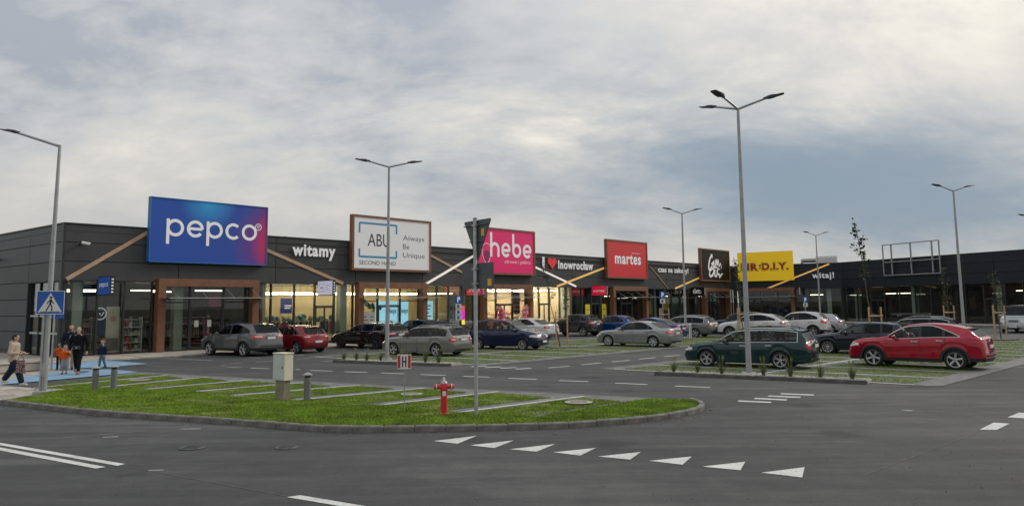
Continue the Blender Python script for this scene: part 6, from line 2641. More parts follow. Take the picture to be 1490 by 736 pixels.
    if sp.get('spoiler', True):
        wsp = sec(rend[0])[9][0]
        V = []
        for k in range(7):
            u = -1 + 2 * k / 6
            zt = lerp(rend[1], sec(rend[0])[9][1], u * u)
            V += [(L_ / 2 - rend[0] + 0.10, u * wsp * 0.98, zt + 0.002), (L_ / 2 - rend[0] - 0.14 + 0.05 * u * u, u * wsp, zt - 0.012), (L_ / 2 - rend[0] - 0.13 + 0.05 * u * u, u * wsp, zt - 0.045), (L_ / 2 - rend[0] - 0.02, u * wsp, zt - 0.05)]
        F = []
        for k in range(6):
            for q in range(4):
                F.append((4 * k + q, 4 * k + (q + 1) % 4, 4 * k + 4 + (q + 1) % 4, 4 * k + 4 + q))
        F += [(3, 2, 1, 0), (24, 25, 26, 27)]
        emit('roof_spoiler', MB().add(V, F), sp.get('spmat', pm), None, 50)
    emit('aerial', MB().tube([(L_ / 2 - rend[0] + 0.2, 0, rend[1] + 0.0), (L_ / 2 - rend[0] + 0.12, 0, rend[1] + 0.07)], [0.03, 0.008], 6), 'plastic_dark')
    # rear wiper
    zc = lerp(rwx[1], rend[1], 0.12)
    xw = lerp(rwx[0], rend[0], 0.12)
    if sp.get('wiper', True):
        emit('rear_wiper', MB().tube([(L_ / 2 - xw - 0.03, -0.02, zc + 0.015), (L_ / 2 - xw - 0.025, 0.36, zc + 0.03)], 0.012, 5), 'plastic_dark')
    # cabin: tub, dashboard, seats
    zf = b0 - 0.22
    emit('cabin_tub', MB().box(L_ / 2 - rwx[0] + 0.1, L_ / 2 - cowl[0] - 0.1, -W * 0.43, W * 0.43, 0.3, zf), 'seat_fabric')
    emit('dashboard', MB().cbox(L_ / 2 - cowl[0] - 0.65, L_ / 2 - cowl[0] - 0.12, -W * 0.42, W * 0.42, zf + 0.001, b0 - 0.02, 0.05), 'seat_fabric')
    for xs_ in (bp_x - 0.02, cp_x + 0.0):
        for y in (-0.36, 0.36):
            mb = MB()
            zt = b0 + 0.02
            mb.add([(L_ / 2 - xs_ + 0.10, y - 0.23, zf), (L_ / 2 - xs_ + 0.10, y + 0.23, zf), (L_ / 2 - xs_ - 0.02, y + 0.20, zt + 0.1), (L_ / 2 - xs_ - 0.02, y - 0.20, zt + 0.1),
                    (L_ / 2 - xs_ - 0.06, y - 0.23, zf), (L_ / 2 - xs_ - 0.06, y + 0.23, zf), (L_ / 2 - xs_ - 0.13, y + 0.20, zt + 0.1), (L_ / 2 - xs_ - 0.13, y - 0.20, zt + 0.1)],
                   [(0, 1, 2, 3), (7, 6, 5, 4), (0, 3, 7, 4), (1, 5, 6, 2), (3, 2, 6, 7)])
            si = emit('seat', mb, 'seat_fabric')
            emit('headrest', MB().ball((L_ / 2 - xs_ - 0.09, y, zt + 0.20), 0.06, 0.135, 0.095, 10, 6), 'seat_fabric', si, 60)
    # underbody and wheel liners
    emit('underbody', MB().box(-L_ / 2 + 0.35, L_ / 2 - 0.35, -W / 2 + 0.32, W / 2 - 0.32, sp.get('sill', 0.2) + 0.01, 0.5), 'black')
    for c in (fx, rx_):
        for sd in (1, -1):
            V = []
            n = 12
            for k in range(n + 1):
                a = math.pi * k / n
                for y in (W / 2 - 0.33, W / 2 - 0.035):
                    V.append((L_ / 2 - c + (ra + 0.004) * math.cos(a), sd * y, r - 0.02 + (ra + 0.004) * math.sin(a)))
            mb = MB().add(V, [(2 * i, 2 * i + 1, 2 * i + 3, 2 * i + 2) for i in range(n)])
            mb.add([(L_ / 2 - c + (ra + 0.004) * math.cos(math.pi * k / n), sd * (W / 2 - 0.33), r - 0.02 + (ra + 0.004) * math.sin(math.pi * k / n)) for k in range(n + 1)], [tuple(range(n + 1))])
            emit('wheel_liner', mb, 'black')
    wm = wheel_meshes(r, sp.get('spokes', 5), sp.get('rim', 'alloy'), sp.get('rstyle', 'wide'))
    for c in (fx, rx_):
        for sd in (1, -1):
            M = Matrix.Translation((L_ / 2 - c, sd * (W / 2 - 0.125), r)) @ Matrix.Rotation(0 if sd < 0 else math.pi, 4, 'Z') @ Matrix.Rotation(0.3 * c, 4, 'Y')
            out.append(['wheel', wm[0], None, M])
            k = len(out) - 1
            out.append(['tyre', wm[1], k, None])
            out.append(['rim', wm[2], k, None])
    return out


def lerp(a, b, t):
    return a + (b - a) * t


def spec(kind, pm, **kw):
    K = dict(
        suv=dict(L=4.6, W=1.88, H=1.64, wb=2.71, fo=0.92, r=0.355, nose=0.80, hood=1.06, cowl=(1.32, 1.12), head=2.10, rend=(3.98, 1.56), rw=(4.42, 1.14), tail=1.08, belt=(1.02, 1.13), bp=2.55, cp=3.45, qe=4.0, ws=1.48, fd=1.42,
                 tl=(0.90, 1.06, 0.30, 0.52), hl=(0.72, 0.88, 0.42, 0.55), clad=True, sill=0.26, plate=0.90, spokes=5, rstyle='twin', wend=0.35, tx=3.0),
        hatch=dict(L=4.06, W=1.78, H=1.45, wb=2.56, fo=0.82, r=0.31, nose=0.70, hood=0.92, cowl=(1.12, 0.97), head=1.90, rend=(3.52, 1.36), rw=(3.90, 0.99), tail=0.94, belt=(0.88, 0.97), bp=2.28, cp=3.08, qe=3.36, ws=1.26, fd=1.22,
                   tl=(0.78, 0.93, 0.26, 0.62), hl=(0.60, 0.75, 0.42, 0.5), plate=0.60, sill=0.19, wend=0.3, tx=2.7),
        wagon=dict(L=4.55, W=1.77, H=1.43, wb=2.65, fo=0.90, r=0.315, nose=0.68, hood=0.90, cowl=(1.30, 0.95), head=2.05, rend=(4.10, 1.36), rw=(4.46, 0.99), tail=0.95, belt=(0.87, 0.95), bp=2.42, cp=3.25, qe=4.12, ws=1.46, fd=1.36,
                   tl=(0.70, 0.90, 0.22, 0.70), hl=(0.58, 0.73, 0.38, 0.5), plate=0.80, sill=0.18, rails='alloy', bootz=0.52, wend=0.72, tx=3.6),
        sedan=dict(L=4.70, W=1.82, H=1.42, wb=2.81, fo=0.88, r=0.32, nose=0.68, hood=0.92, cowl=(1.36, 0.96), head=2.12, rend=(3.42, 1.33), rw=(4.16, 1.02), tail=0.99, belt=(0.88, 0.95), bp=2.50, cp=3.35, qe=3.66, ws=1.50, fd=1.42,
                   tl=(0.74, 0.90, 0.24, 0.58), hl=(0.58, 0.73, 0.40, 0.5), plate=0.76, sill=0.18, spoiler=False, wiper=False, bootz=0.60, spokes=6, rstyle='wide', tumble=0.75, wend=0.25, tx=2.9),
        mpv=dict(L=4.32, W=1.74, H=1.63, wb=2.69, fo=0.86, r=0.30, nose=0.80, hood=1.02, cowl=(1.02, 1.08), head=1.98, rend=(3.92, 1.52), rw=(4.22, 1.04), tail=1.0, belt=(0.96, 1.02), bp=2.25, cp=3.12, qe=3.86, ws=1.10, fd=1.22,
                 tl=(0.85, 1.45, 0.14, 0.84), hl=(0.66, 0.82, 0.42, 0.46), plate=0.80, sill=0.20, spokes=8, rstyle='thin', rails='plastic_dark', tumble=0.82, grille=(0.68, 0.80), wend=0.8, tx=3.4),
        van=dict(L=4.80, W=1.86, H=1.95, wb=2.95, fo=0.92, r=0.32, nose=0.95, hood=1.12, cowl=(0.72, 1.18), head=1.45, rend=(4.68, 1.88), rw=(4.76, 1.15), tail=1.1, belt=(1.10, 1.12), bp=1.95, cp=3.2, qe=4.45, ws=0.86, fd=0.98,
                 tl=(0.8, 1.2, 0.12, 0.88), hl=(0.72, 0.92, 0.25, 0.62), plate=0.7, sill=0.24, tumble=0.88, grille=(0.76, 0.92), spoiler=False, rstyle='wide', spokes=6, wend=0.84),
    )[kind]
    q = dict(K)
    q.update(kw)
    q['paint'] = pm
    return q


def place(parts, name, label, M, group='cars parked at the shops', cat='car'):
    root = empty(name, M, label, cat, group)
    objs = []
    for nm, me, par, Mx in parts:
        o_ = link(nm, me, objs[par] if par is not None else root, Mx)
        objs.append(o_)
    return root


def car(kind, pm, label, near_f, near_r, az_front, side, name='parked_car', cat='car', bias=0.5, z=0.0, **kw):
    """near_f / near_r: pixels where the near front and rear tyres touch the ground. side: +1 if the car's left side faces us"""
    sp = spec(kind, pm, **kw)
    pf, pr = G(*near_f), G(*near_r)
    mid = pf.lerp(pr, bias)
    d = az(az_front)
    left = Vector((-d.y, d.x, 0))
    trk = sp['W'] / 2 - 0.125
    c_axle = mid - left * trk * side
    # centre of the axles -> centre of the car
    ax_mid = sp['fo'] + sp['wb'] / 2 + (0.5 - bias) * 0
    c = c_axle + d * (ax_mid - sp['L'] / 2) if bias == 0.5 else (c_axle + d * ((sp['fo'] if bias == 0 else sp['fo'] + sp['wb']) - sp['L'] / 2))
    return place(build_car(sp), name, label, T(c.x, c.y, z, math.atan2(d.y, d.x)), cat=cat)


# heading 309 looks away to the left along the bays; the car's left side then faces the camera
car('suv', paint('grey', (0.105, 0.11, 0.112), 0.5), 'grey crossover parked before the corner shop portal', (308.8, 516.6), (353, 518.5), 303, 1, lit=True)
car('hatch', paint('deep_red', (0.22, 0.006, 0.012), 0.3), 'deep red hatchback parked right behind grey crossover', (404, 511.5), (433, 514.1), 303, 1, bias=1, rglass='glass_car')
car('wagon', paint('black_met', (0.008, 0.008, 0.009), 0.3), 'black estate car with grey arches behind gravel bed lamp', (501.3, 505.9), (543.3, 507.4), 304, 1, L=4.92, W=1.87, H=1.47, wb=2.9, r=0.35, fo=0.93, clad='trim_dark', rim='alloy_dark', sill=0.24,
    cowl=(1.40, 0.99), head=2.2, rend=(4.38, 1.40), rw=(4.80, 1.02), bp=2.65, cp=3.55, qe=4.35, ws=1.56, fd=1.46, belt=(0.92, 1.0), tl=(0.80, 0.93, 0.3, 0.55), lit=True, chrome=True)
car('suv', paint('black_sol', (0.010, 0.011, 0.012), 0.1), 'black crossover half hidden between black and grey estates', (577, 503), (612, 503.5), 304, 1, H=1.6)
car('wagon', paint('stone_grey', (0.20, 0.195, 0.18), 0.55), 'light grey estate car beside the gravel bed lamp', (577, 517), (632.4, 518.3), 303, 1, rim='alloy', rglass='glass_car', lit=False)
car('mpv', paint('navy', (0.010, 0.016, 0.055), 0.35), 'navy blue minivan facing the timber stakes', (757.2, 508.7), (700.8, 508.5), 118, -1, rglass='glass_car')
car('sedan', paint('white', (0.62, 0.62, 0.61), 0.0), 'white saloon behind navy minivan', (735, 492), (776, 493.5), 306, 1, H=1.46)
car('suv', paint('black_blue', (0.010, 0.011, 0.014), 0.3), 'black crossover with red lights behind timber stake pair', (812, 488), (843.8, 489.4), 306, 1, L=4.3, wb=2.6, rend=(3.75, 1.54), rw=(4.14, 1.12), qe=3.72, cp=3.25, bp=2.42, lit=True)
car('hatch', paint('blue', (0.012, 0.055, 0.20), 0.4), 'bright blue hatchback behind silver saloon', (871.4, 486.4), (900, 487.6), 303, 1, L=4.2, H=1.5)
car('sedan', paint('royal', (0.014, 0.030, 0.13), 0.4), 'dark blue saloon hidden behind silver saloon', (915, 494), (960, 495.5), 306, 1, H=1.46)
car('sedan', paint('silver', (0.27, 0.275, 0.28), 0.7), 'silver saloon at the lane edge of grass bays', (888, 503.4), (949.9, 505.2), 308, 1, lit=True, spokes=7)
car('wagon', paint('steel_grey', (0.16, 0.165, 0.17), 0.6), 'steel grey estate behind white post guard lamp', (962, 489), (1008.3, 490.8), 306, 1, L=4.9, W=1.85, wb=2.85, H=1.47, cowl=(1.40, 0.97), head=2.2, rend=(4.36, 1.38), rw=(4.78, 1.0), bp=2.65, cp=3.5, qe=4.34, ws=1.56, fd=1.46, tl=(0.78, 0.92, 0.26, 0.56), chrome=True)
car('suv', paint('ink', (0.010, 0.014, 0.028), 0.3), 'dark blue crossover left of the white coupe crossover', (1046.6, 485.6), (1090, 487), 305, 1, H=1.64, bias=0)
car('suv', paint('pearl', (0.64, 0.64, 0.63), 0.0), 'white coupe crossover behind roof of green estate', (1066, 490), (1118, 492), 305, 1, H=1.60, rend=(3.85, 1.50), rw=(4.44, 1.14), spmat=M_['plastic_dark'])
car('suv', paint('white_b', (0.60, 0.60, 0.59), 0.0), 'white crossover with tall red tail lights behind green estate', (1132, 487), (1184, 488.8), 305, 1, H=1.68, L=4.4, wb=2.61, tl=(0.86, 1.16, 0.34, 0.72), bias=1, rend=(3.82, 1.58), rw=(4.24, 1.18), qe=3.84, lit=True)
car('hatch', paint('silver_b', (0.40, 0.41, 0.42), 0.5), 'pale silver three door hatchback right of white crossover', (1172, 483.4), (1209.3, 484.9), 305, 1, L=4.25, wb=2.61, H=1.46, bias=1, doors=2, spokes=5, rend=(3.6, 1.38), rw=(4.06, 1.0))
car('wagon', paint('bottle', (0.007, 0.030, 0.032), 0.35), 'dark green estate car with roof rails behind three arm lamp', (1031, 533.6), (1134.5, 536.2), 305, 1, L=4.68, W=1.75, H=1.45, wb=2.70, fo=0.93, rend=(4.30, 1.39), rw=(4.60, 1.0), qe=4.24, wend=0.8, tumble=0.80, cp=3.36, bp=2.48, tl=(0.72, 1.0, 0.14, 0.80), chrome=True, rails='plastic_dark', rstyle='twin', rglass='glass_car', plate=0.82)
car('wagon', paint('midnight', (0.010, 0.013, 0.028), 0.3), 'midnight blue estate behind tree stakes and bright red crossover', (1205.3, 514.4), (1286, 516), 304, 1, bias=0, spokes=10, rstyle='thin', rails=None, rend=(3.7, 1.36), rw=(4.2, 0.99), L=4.3, wb=2.6, qe=3.6, cp=3.15)
car('wagon', paint('graphite', (0.020, 0.021, 0.023), 0.4), 'black estate with roof bars behind the bright red crossover', (1293, 503), (1352, 504.5), 304, 1, L=4.7, rend=(4.2, 1.44), rw=(4.6, 1.0), H=1.52, rails='galv', chrome=True)
car('suv', paint('lava_red', (0.34, 0.004, 0.020), 0.3, 0.3), 'bright red crossover with black arch trims on grass bays', (1273, 533.1), (1391.3, 538.2), 314, 1, L=4.44, W=1.84, H=1.58, wb=2.64, fo=0.90, r=0.35, nose=0.82, hood=1.05, cowl=(1.28, 1.09), head=2.05, rend=(3.90, 1.42), rw=(4.30, 1.12), tail=1.08, belt=(0.98, 1.11), wend=0.12, tx=2.75,
    bp=2.48, cp=3.22, qe=3.70, ws=1.46, fd=1.38, tl=(0.93, 1.0, 0.34, 0.3), tlw=False, chrome=True, rstyle='wide', spokes=5, plate=0.80, sill=0.24, spmat=M_['plastic_dark'], tumble=0.74)
# van nose-on at the far right
sp = spec('van', paint('van_silver', (0.36, 0.38, 0.38), 0.4))
q = G(1482, 483.8)
d = az(228)
place(build_car(sp), 'parked_van', 'pale silver van parked nose out by slate wing', T(q.x + 2.3 * -d.x * 0.6, q.y + 2.3 * -d.y * 0.6, 0, math.atan2(d.y, d.x)), cat='van')
# roof carrier on the car behind
root = [o_ for o_ in COL.objects if o_.get('label', '').startswith('black estate with roof bars')][0]
for x in (0.55, -0.55):
    mk('roof_bar', MB().box(x - 0.03, x + 0.03, -0.62, 0.62, 1.56, 1.60), M_['galv'], root)
mk('ski_carrier', MB().cbox(-0.9, 0.9, 0.1, 0.35, 1.605, 1.68, 0.02).cbox(-0.9, 0.9, -0.4, -0.15, 1.605, 1.68, 0.02), M_['plastic_dark'], root)


# ================================================================== PEOPLE
def bake(mb, voxel, m, name, smooth_it=4):
    """fuse overlapping solids into one continuous skin"""
    me = mb.mesh('tmp', m)
    o_ = bpy.data.objects.new('tmp', me)
    COL.objects.link(o_)
    r_ = o_.modifiers.new('r', 'REMESH')
    r_.mode = 'VOXEL'
    r_.voxel_size = voxel
    r_.use_smooth_shade = True
    s_ = o_.modifiers.new('s', 'SMOOTH')
    s_.iterations = smooth_it
    s_.factor = 0.5
    dg = bpy.context.evaluated_depsgraph_get()
    res = bpy.data.meshes.new_from_object(o_.evaluated_get(dg))
    res.name = name
    bpy.data.objects.remove(o_)
    res.materials.clear()
    res.materials.append(m)
    res.polygons.foreach_set('use_smooth', [True] * len(res.polygons))
    return res


def limb(mb, pts, rad, n=10):
    """tapered limb with rounded joints"""
    for a, b, ra_, rb in zip(pts, pts[1:], rad, rad[1:]):
        mb.tube([a, b], [ra_, rb], n)
    for p_, r_ in zip(pts, rad):
        mb.ball(p_, r_, n=n, m=6)


def person(label, px_, heading, h, top, bottom, shoe, hair_c, pose, loc_z=0.02, top_kind='jacket', hair='short', extra=None, beard=False):
    """heading: azimuth the person walks towards. Built facing +Y, x to the person's right."""
    k = h / 1.75
    p0 = G(px_[0], px_[1], loc_z)
    root = empty('person', Matrix.Translation((p0.x, p0.y, loc_z)) @ Matrix.Rotation(-R(heading), 4, 'Z') @ Matrix.Scale(k, 4), label, 'person', 'people walking by the shops')
    child = h < 1.3
    hs = 1.32 if child else 1.0          # children's heads are larger for their height
    st = pose.get('stride', 0.25)
    hip_z, knee_z = 0.90, 0.49
    sh_z = 1.40 if not child else 1.34
    J = {}
    fr_leg = pose.get('lead', 1)
    sw = 0.20 if not child else 0.18
    for sd in (1, -1):
        f_ = st if sd == fr_leg else -st
        lift = 0.0 if sd == fr_leg else 0.10 * (st > 0.15)
        foot = Vector((sd * 0.085, f_ * 0.95, 0.085 + lift))
        hip = Vector((sd * 0.09, 0, hip_z))
        knee = hip.lerp(foot, 0.5) + Vector((0, 0.07 if sd != fr_leg else 0.035, 0.0))
        J[sd] = (hip, knee, foot)
    body = MB()
    hw = pose.get('girth', 1.0)
    # trunk
    for z, rx, ry in ((0.92, 0.155 * hw, 0.115 * hw), (1.02, 0.15 * hw, 0.11 * hw), (1.14, 0.145 * hw, 0.105 * hw), (1.26, 0.165 * hw, 0.11 * hw), (sh_z - 0.03, 0.17 * hw, 0.095 * hw)):
        body.ball((0, 0, z), rx, ry, 0.12, 14, 8)
    hz_ = 1.56 + (0.0 if not child else -0.02)
    body.tube([(0, 0, sh_z), (0, 0.02, hz_ - 0.02)], [0.062, 0.052], 10)
    # head with jaw, nose, ears, brow
    hd = 0.095 * hs
    hc = Vector((0, 0.025, hz_ + 0.075 * hs))
    yaw = pose.get('yaw', 0.0)

    def H_(x, y, z):
        c, s = math.cos(-yaw), math.sin(-yaw)
        return (hc.x + (x * c - y * s) * hs, hc.y + (x * s + y * c) * hs, hc.z + z * hs)
    body.ball(H_(0, 0, 0.02), 0.076 * hs, 0.095 * hs, 0.10 * hs, 14, 10)
    body.ball(H_(0, 0.028, -0.055), 0.055 * hs, 0.062 * hs, 0.055 * hs, 12, 8)
    body.ball(H_(0, 0.098, -0.008), 0.014 * hs, 0.022 * hs, 0.022 * hs, 8, 6)
    body.ball(H_(0, 0.085, 0.03), 0.045 * hs, 0.016 * hs, 0.012 * hs, 8, 6)
    body.ball(H_(0, 0.085, -0.052), 0.026 * hs, 0.012 * hs, 0.010 * hs, 8, 6)
    for sd in (1, -1):
        body.ball(H_(sd * 0.078, 0.0, 0.0), 0.014 * hs, 0.022 * hs, 0.032 * hs, 8, 6)
    arms = {}
    for sd in (1, -1):
        sh = Vector((sd * sw, 0, sh_z))
        el, wr = pose['arm'][sd]
        el, wr = Vector(el), Vector(wr)
        arms[sd] = (sh, el, wr)
        limb(body, [sh, el, wr], [0.052, 0.042, 0.028])
        d = (wr - el).normalized()
        side = Vector((0, 0, 1)).cross(d)
        side = side.normalized() if side.length > 0.2 else Vector((0, 1, 0))
        palm = wr + d * 0.05
        body.tube([wr, wr + d * 0.09], [0.03, 0.036], 8)
        thk = d.cross(side).normalized()
        for i, (o_, l) in enumerate(((-0.030, 0.062), (-0.010, 0.076), (0.011, 0.070), (0.030, 0.054))):
            b_ = wr + d * 0.085 + side * o_
            m_ = b_ + d * l * 0.55 + thk * 0.008
            e = m_ + d * l * 0.35 + thk * 0.026
            limb(body, [b_, m_, e], [0.0105, 0.0095, 0.0085], 6)
        b_ = wr + d * 0.03 + side * -0.03
        limb(body, [b_, b_ - side * 0.03 + d * 0.03, b_ - side * 0.035 + d * 0.062], [0.012, 0.011, 0.009], 6)
    for sd in (1, -1):
        hip, knee, foot = J[sd]
        limb(body, [hip, knee, foot], [0.082, 0.055, 0.040])
        body.ball((foot.x, foot.y + 0.06, foot.z - 0.05), 0.042, 0.11, 0.035, 10, 6)
    bo = link('body', bake(body, 0.0105 if not child else 0.012, M_['skin'], 'body', 2), root)
    # eyes
    for sd in (1, -1):
        mk('eye', MB().ball(H_(sd * 0.030, 0.086, 0.010), 0.010, 0.008, 0.007, 8, 6), M_['black'], bo)
    # hair
    hm = MB()
    if hair == 'bun':
        hm.ball(H_(0, -0.018, 0.045), 0.088 * hs, 0.10 * hs, 0.092 * hs, 14, 10)
        hm.ball(H_(0, -0.10, 0.02), 0.055 * hs, 0.05 * hs, 0.055 * hs, 10, 8)
        hm.ball(H_(0, -0.05, -0.03), 0.07 * hs, 0.06 * hs, 0.06 * hs, 10, 8)
    elif hair == 'shaved':
        hm.ball(H_(0, -0.018, 0.042), 0.077 * hs, 0.092 * hs, 0.086 * hs, 14, 10)
    else:
        hm.ball(H_(0, -0.022, 0.050), 0.082 * hs, 0.094 * hs, 0.086 * hs, 14, 10)
        hm.ball(H_(0, 0.035, 0.095), 0.06 * hs, 0.05 * hs, 0.035 * hs, 10, 8)
    link('hair', bake(hm, 0.012, hair_c, 'hair', 2), root)
    if beard:
        bd = MB()
        bd.ball(H_(0, 0.045, -0.078), 0.050, 0.052, 0.048, 10, 8)
        link('beard', bake(bd, 0.011, hair_c, 'beard', 2), root)
    # trousers
    tr = MB()
    flare = pose.get('flare', 1.0)
    for z, rx, ry in ((0.86, 0.165 * hw, 0.125 * hw), (0.95, 0.165 * hw, 0.123 * hw), (1.0, 0.158 * hw, 0.118 * hw)):
        tr.ball((0, 0, z), rx, ry, 0.09, 14, 8)
    for sd in (1, -1):
        hip, knee, foot = J[sd]
        end = knee.lerp(foot, pose.get('hem', 0.93))
        limb(tr, [hip, knee, end], [0.102 * hw, 0.075 * flare, 0.066 * flare])
    link('trousers', bake(tr, 0.014, bottom, 'trousers', 3), root)
    # top
    tp = MB()
    t_ = 1.10 if top_kind == 'jacket' else 1.04
    z_low = pose.get('top_hem', 0.90)
    zz = [z_low + (sh_z - 0.02 - z_low) * i / 13 for i in range(14)]
    for i, z in enumerate(zz):
        f_ = 1.0 - 0.06 * math.sin(math.pi * i / 13)
        tp.ball((0, 0, z), 0.172 * hw * t_ * f_ + (0.02 if i >= 11 else 0), 0.128 * hw * t_ * f_, 0.085, 14, 8)
    tp.tube([(0, 0.0, sh_z + 0.01), (0, 0.02, sh_z + 0.095)], [0.085, 0.07], 12)
    for sd in (1, -1):
        sh, el, wr = arms[sd]
        limb(tp, [sh, el, el.lerp(wr, 0.95)], [0.078 * t_, 0.062 * t_, 0.047 * t_])
    if top_kind == 'jacket' and pose.get('hood'):
        tp.ball((0, -0.10, sh_z + 0.07), 0.12, 0.07, 0.075, 12, 8)
    to = link('jacket' if top_kind == 'jacket' else 'jumper', bake(tp, 0.014, top, 'top', 3), root)
    if pose.get('shirt'):
        sm_ = MB()
        sm_.ball((0, 0.085, 1.18), 0.062, 0.07, 0.24, 12, 8)
        link('shirt', bake(sm_, 0.013, pose['shirt'], 'shirt', 2), root)
    for sd in (1, -1):
        hip, knee, foot = J[sd]
        sm_ = MB()
        z = foot.z - 0.085
        sm_.ball((foot.x, foot.y + 0.055, z + 0.045), 0.052, 0.135, 0.045, 12, 8)
        sm_.ball((foot.x, foot.y - 0.02, z + 0.075), 0.05, 0.06, 0.06, 10, 8)
        sm_.box(foot.x - 0.045, foot.x + 0.045, foot.y - 0.07, foot.y + 0.17, z + 0.002, z + 0.03)
        link('shoe', bake(sm_, 0.012, shoe, 'shoe', 2), root)
    if extra:
        extra(root, arms)
    return root


def cloth(name, c, v=0.12):
    return mat('cloth_' + name, c, 0.9, var=v, scale=12, bump=0.3, bscale=25, spec=0.2)


navy_t = cloth('navy_trousers', (0.016, 0.024, 0.045))
black_t = cloth('black', (0.008, 0.008, 0.010))
hair_dark = mat('hair_dark', (0.018, 0.013, 0.010), 0.7)
hair_brown = mat('hair_brown', (0.09, 0.05, 0.03), 0.7)
REL = {1: ((0.29, -0.02, 1.13), (0.27, 0.10, 0.88)), -1: ((-0.29, -0.02, 1.13), (-0.27, 0.10, 0.88))}


def tote(root, arms):
    wr = arms[1][2]
    c = wr + Vector((0.02, 0.10, -0.42))
    b_ = MB()
    b_.add([(c.x - 0.05, c.y - 0.14, c.z - 0.22), (c.x + 0.05, c.y - 0.14, c.z - 0.22), (c.x + 0.05, c.y + 0.16, c.z - 0.24), (c.x - 0.05, c.y + 0.16, c.z - 0.24),
            (c.x - 0.012, c.y - 0.12, c.z + 0.2), (c.x + 0.012, c.y - 0.12, c.z + 0.2), (c.x + 0.012, c.y + 0.12, c.z + 0.2), (c.x - 0.012, c.y + 0.12, c.z + 0.2)],
           [(3, 2, 1, 0), (4, 5, 6, 7), (0, 1, 5, 4), (1, 2, 6, 5), (2, 3, 7, 6), (3, 0, 4, 7)])
    M = root.matrix_basis
    s_ = empty('tote_bag', M.copy(), 'patterned pink and black tote bag held by walking woman', 'bag')
    mk('bag', b_, tote_m, s_)
    mk('strap', MB().tube([(c.x, c.y - 0.1, c.z + 0.19), (wr.x, wr.y + 0.07, wr.z + 0.02), (c.x, c.y + 0.1, c.z + 0.19)], 0.012, 6), M_['plastic_dark'], s_)


tote_m = bpy.data.materials.new('tote_print')
tote_m.use_nodes = True
_t = tote_m.node_tree
_v = N(_t, 'ShaderNodeTexVoronoi', i_Scale=26)
_c = N(_t, 'ShaderNodeTexCoord')
_t.links.new(_c.outputs['Object'], _v.inputs['Vector'])
_r = N(_t, 'ShaderNodeValToRGB')
_r.color_ramp.interpolation = 'CONSTANT'
_r.color_ramp.elements[0].color = (0.42, 0.24, 0.25, 1)
_r.color_ramp.elements[1].position = 0.45
_r.color_ramp.elements[1].color = (0.03, 0.02, 0.03, 1)
_t.links.new(_v.outputs['Distance'], _r.inputs[0])
_t.links.new(_r.outputs[0], _t.nodes['Principled BSDF'].inputs['Base Color'])

person('woman in beige hooded jacket and navy trousers walking with a bag', (18, 561), 78, 1.62, cloth('beige', (0.44, 0.34, 0.27)), navy_t, mat('shoe_cream', (0.55, 0.50, 0.42), 0.7), hair_dark,
       dict(stride=0.34, lead=1, girth=1.16, hood=True, top_hem=0.86, flare=1.45, hem=0.80, yaw=0.1,
            arm={1: ((0.30, -0.03, 1.12), (0.24, 0.22, 1.10)), -1: ((-0.30, 0.0, 1.12), (-0.24, 0.24, 1.08))}), hair='bun', extra=tote)
person('bearded man in navy jacket and pale shirt beside woman in black', (101, 537.5), 150, 1.80, cloth('navy', (0.014, 0.018, 0.032)), cloth('khaki', (0.27, 0.20, 0.14)), mat('shoe_dark', (0.02, 0.018, 0.017), 0.6), hair_brown,
       dict(stride=0.14, lead=-1, yaw=0.25, shirt=cloth('pale_shirt', (0.42, 0.44, 0.55)), arm={1: ((0.28, -0.04, 1.12), (0.24, 0.04, 0.86)), -1: ((-0.28, -0.02, 1.13), (-0.26, 0.10, 0.90))}), beard=True)


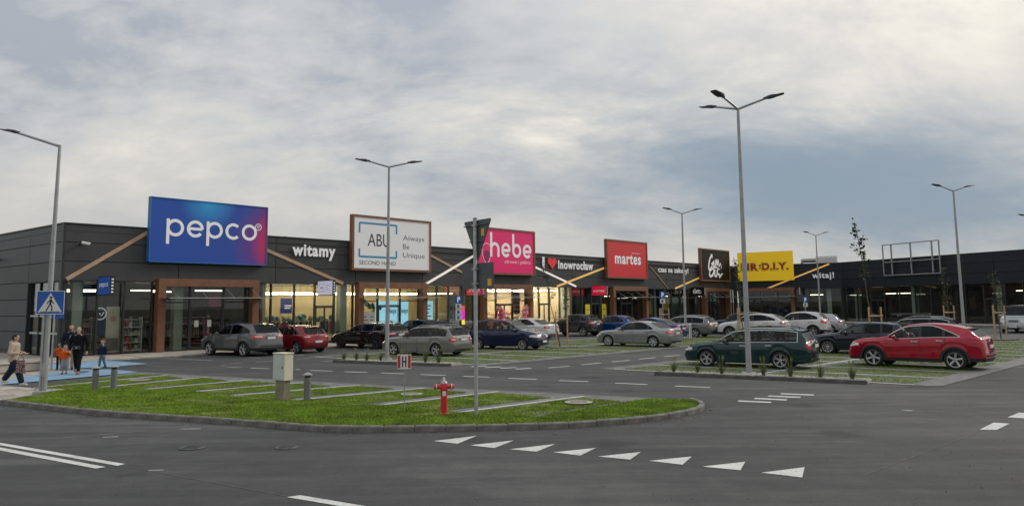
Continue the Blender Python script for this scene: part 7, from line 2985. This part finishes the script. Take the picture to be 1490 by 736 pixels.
def belt_bag(root, arms):
    s_ = empty('belt_bag', root.matrix_basis.copy(), 'small black belt bag on the waist of adult in black', 'bag')
    mk('pouch', MB().cbox(-0.12, 0.12, 0.165, 0.24, 0.93, 1.06, 0.02), M_['plastic_dark'], s_)
    mk('buckle', MB().box(-0.03, 0.03, 0.241, 0.247, 0.97, 1.02), M_['chrome'], s_)


person('adult all in black with white ankles walking beside children', (112, 544.2), 165, 1.74, cloth('black_jumper', (0.007, 0.007, 0.010)), black_t, mat('shoe_tan', (0.20, 0.10, 0.06), 0.6), mat('hair_shaved', (0.16, 0.11, 0.08), 0.8),
       dict(stride=0.20, lead=-1, girth=1.12, hem=0.82, yaw=0.1, arm={1: ((0.30, 0.0, 1.14), (0.24, 0.12, 0.90)), -1: ((-0.32, -0.03, 1.14), (-0.31, 0.04, 0.86))}), top_kind='jumper', hair='shaved', extra=belt_bag)
orange = cloth('orange', (0.62, 0.10, 0.012))
person('child in orange jacket and black trousers beside other orange child', (86, 537.8), 170, 1.06, orange, black_t, mat('shoe_dark', (0.02, 0.018, 0.017), 0.6), hair_brown,
       dict(stride=0.10, lead=1, girth=1.15, top_hem=0.95, arm={1: ((0.36, 0.0, 1.12), (0.46, 0.10, 0.98)), -1: ((-0.30, 0.0, 1.12), (-0.28, 0.08, 0.9))}))
person('child in orange jacket and grey skirt reaching for adult hand', (93.5, 544), 172, 1.06, orange, cloth('grey_skirt', (0.25, 0.25, 0.26)), mat('shoe_dark', (0.02, 0.018, 0.017), 0.6), mat('hair_auburn', (0.14, 0.06, 0.035), 0.7),
       dict(stride=0.08, lead=1, girth=1.2, top_hem=0.98, hem=0.40, flare=1.9, arm={-1: ((-0.36, 0.02, 1.28), (-0.52, 0.06, 1.32)), 1: ((0.30, 0.0, 1.12), (0.28, 0.08, 0.9))}))
person('boy in navy jacket and blue jeans walking alone', (148.5, 537.2), 200, 1.16, cloth('navy_boy', (0.012, 0.018, 0.04)), cloth('jeans', (0.10, 0.15, 0.20)), mat('shoe_black', (0.015, 0.015, 0.016), 0.6), hair_brown,
       dict(stride=0.16, lead=1, girth=1.08, top_hem=0.92, arm=REL))
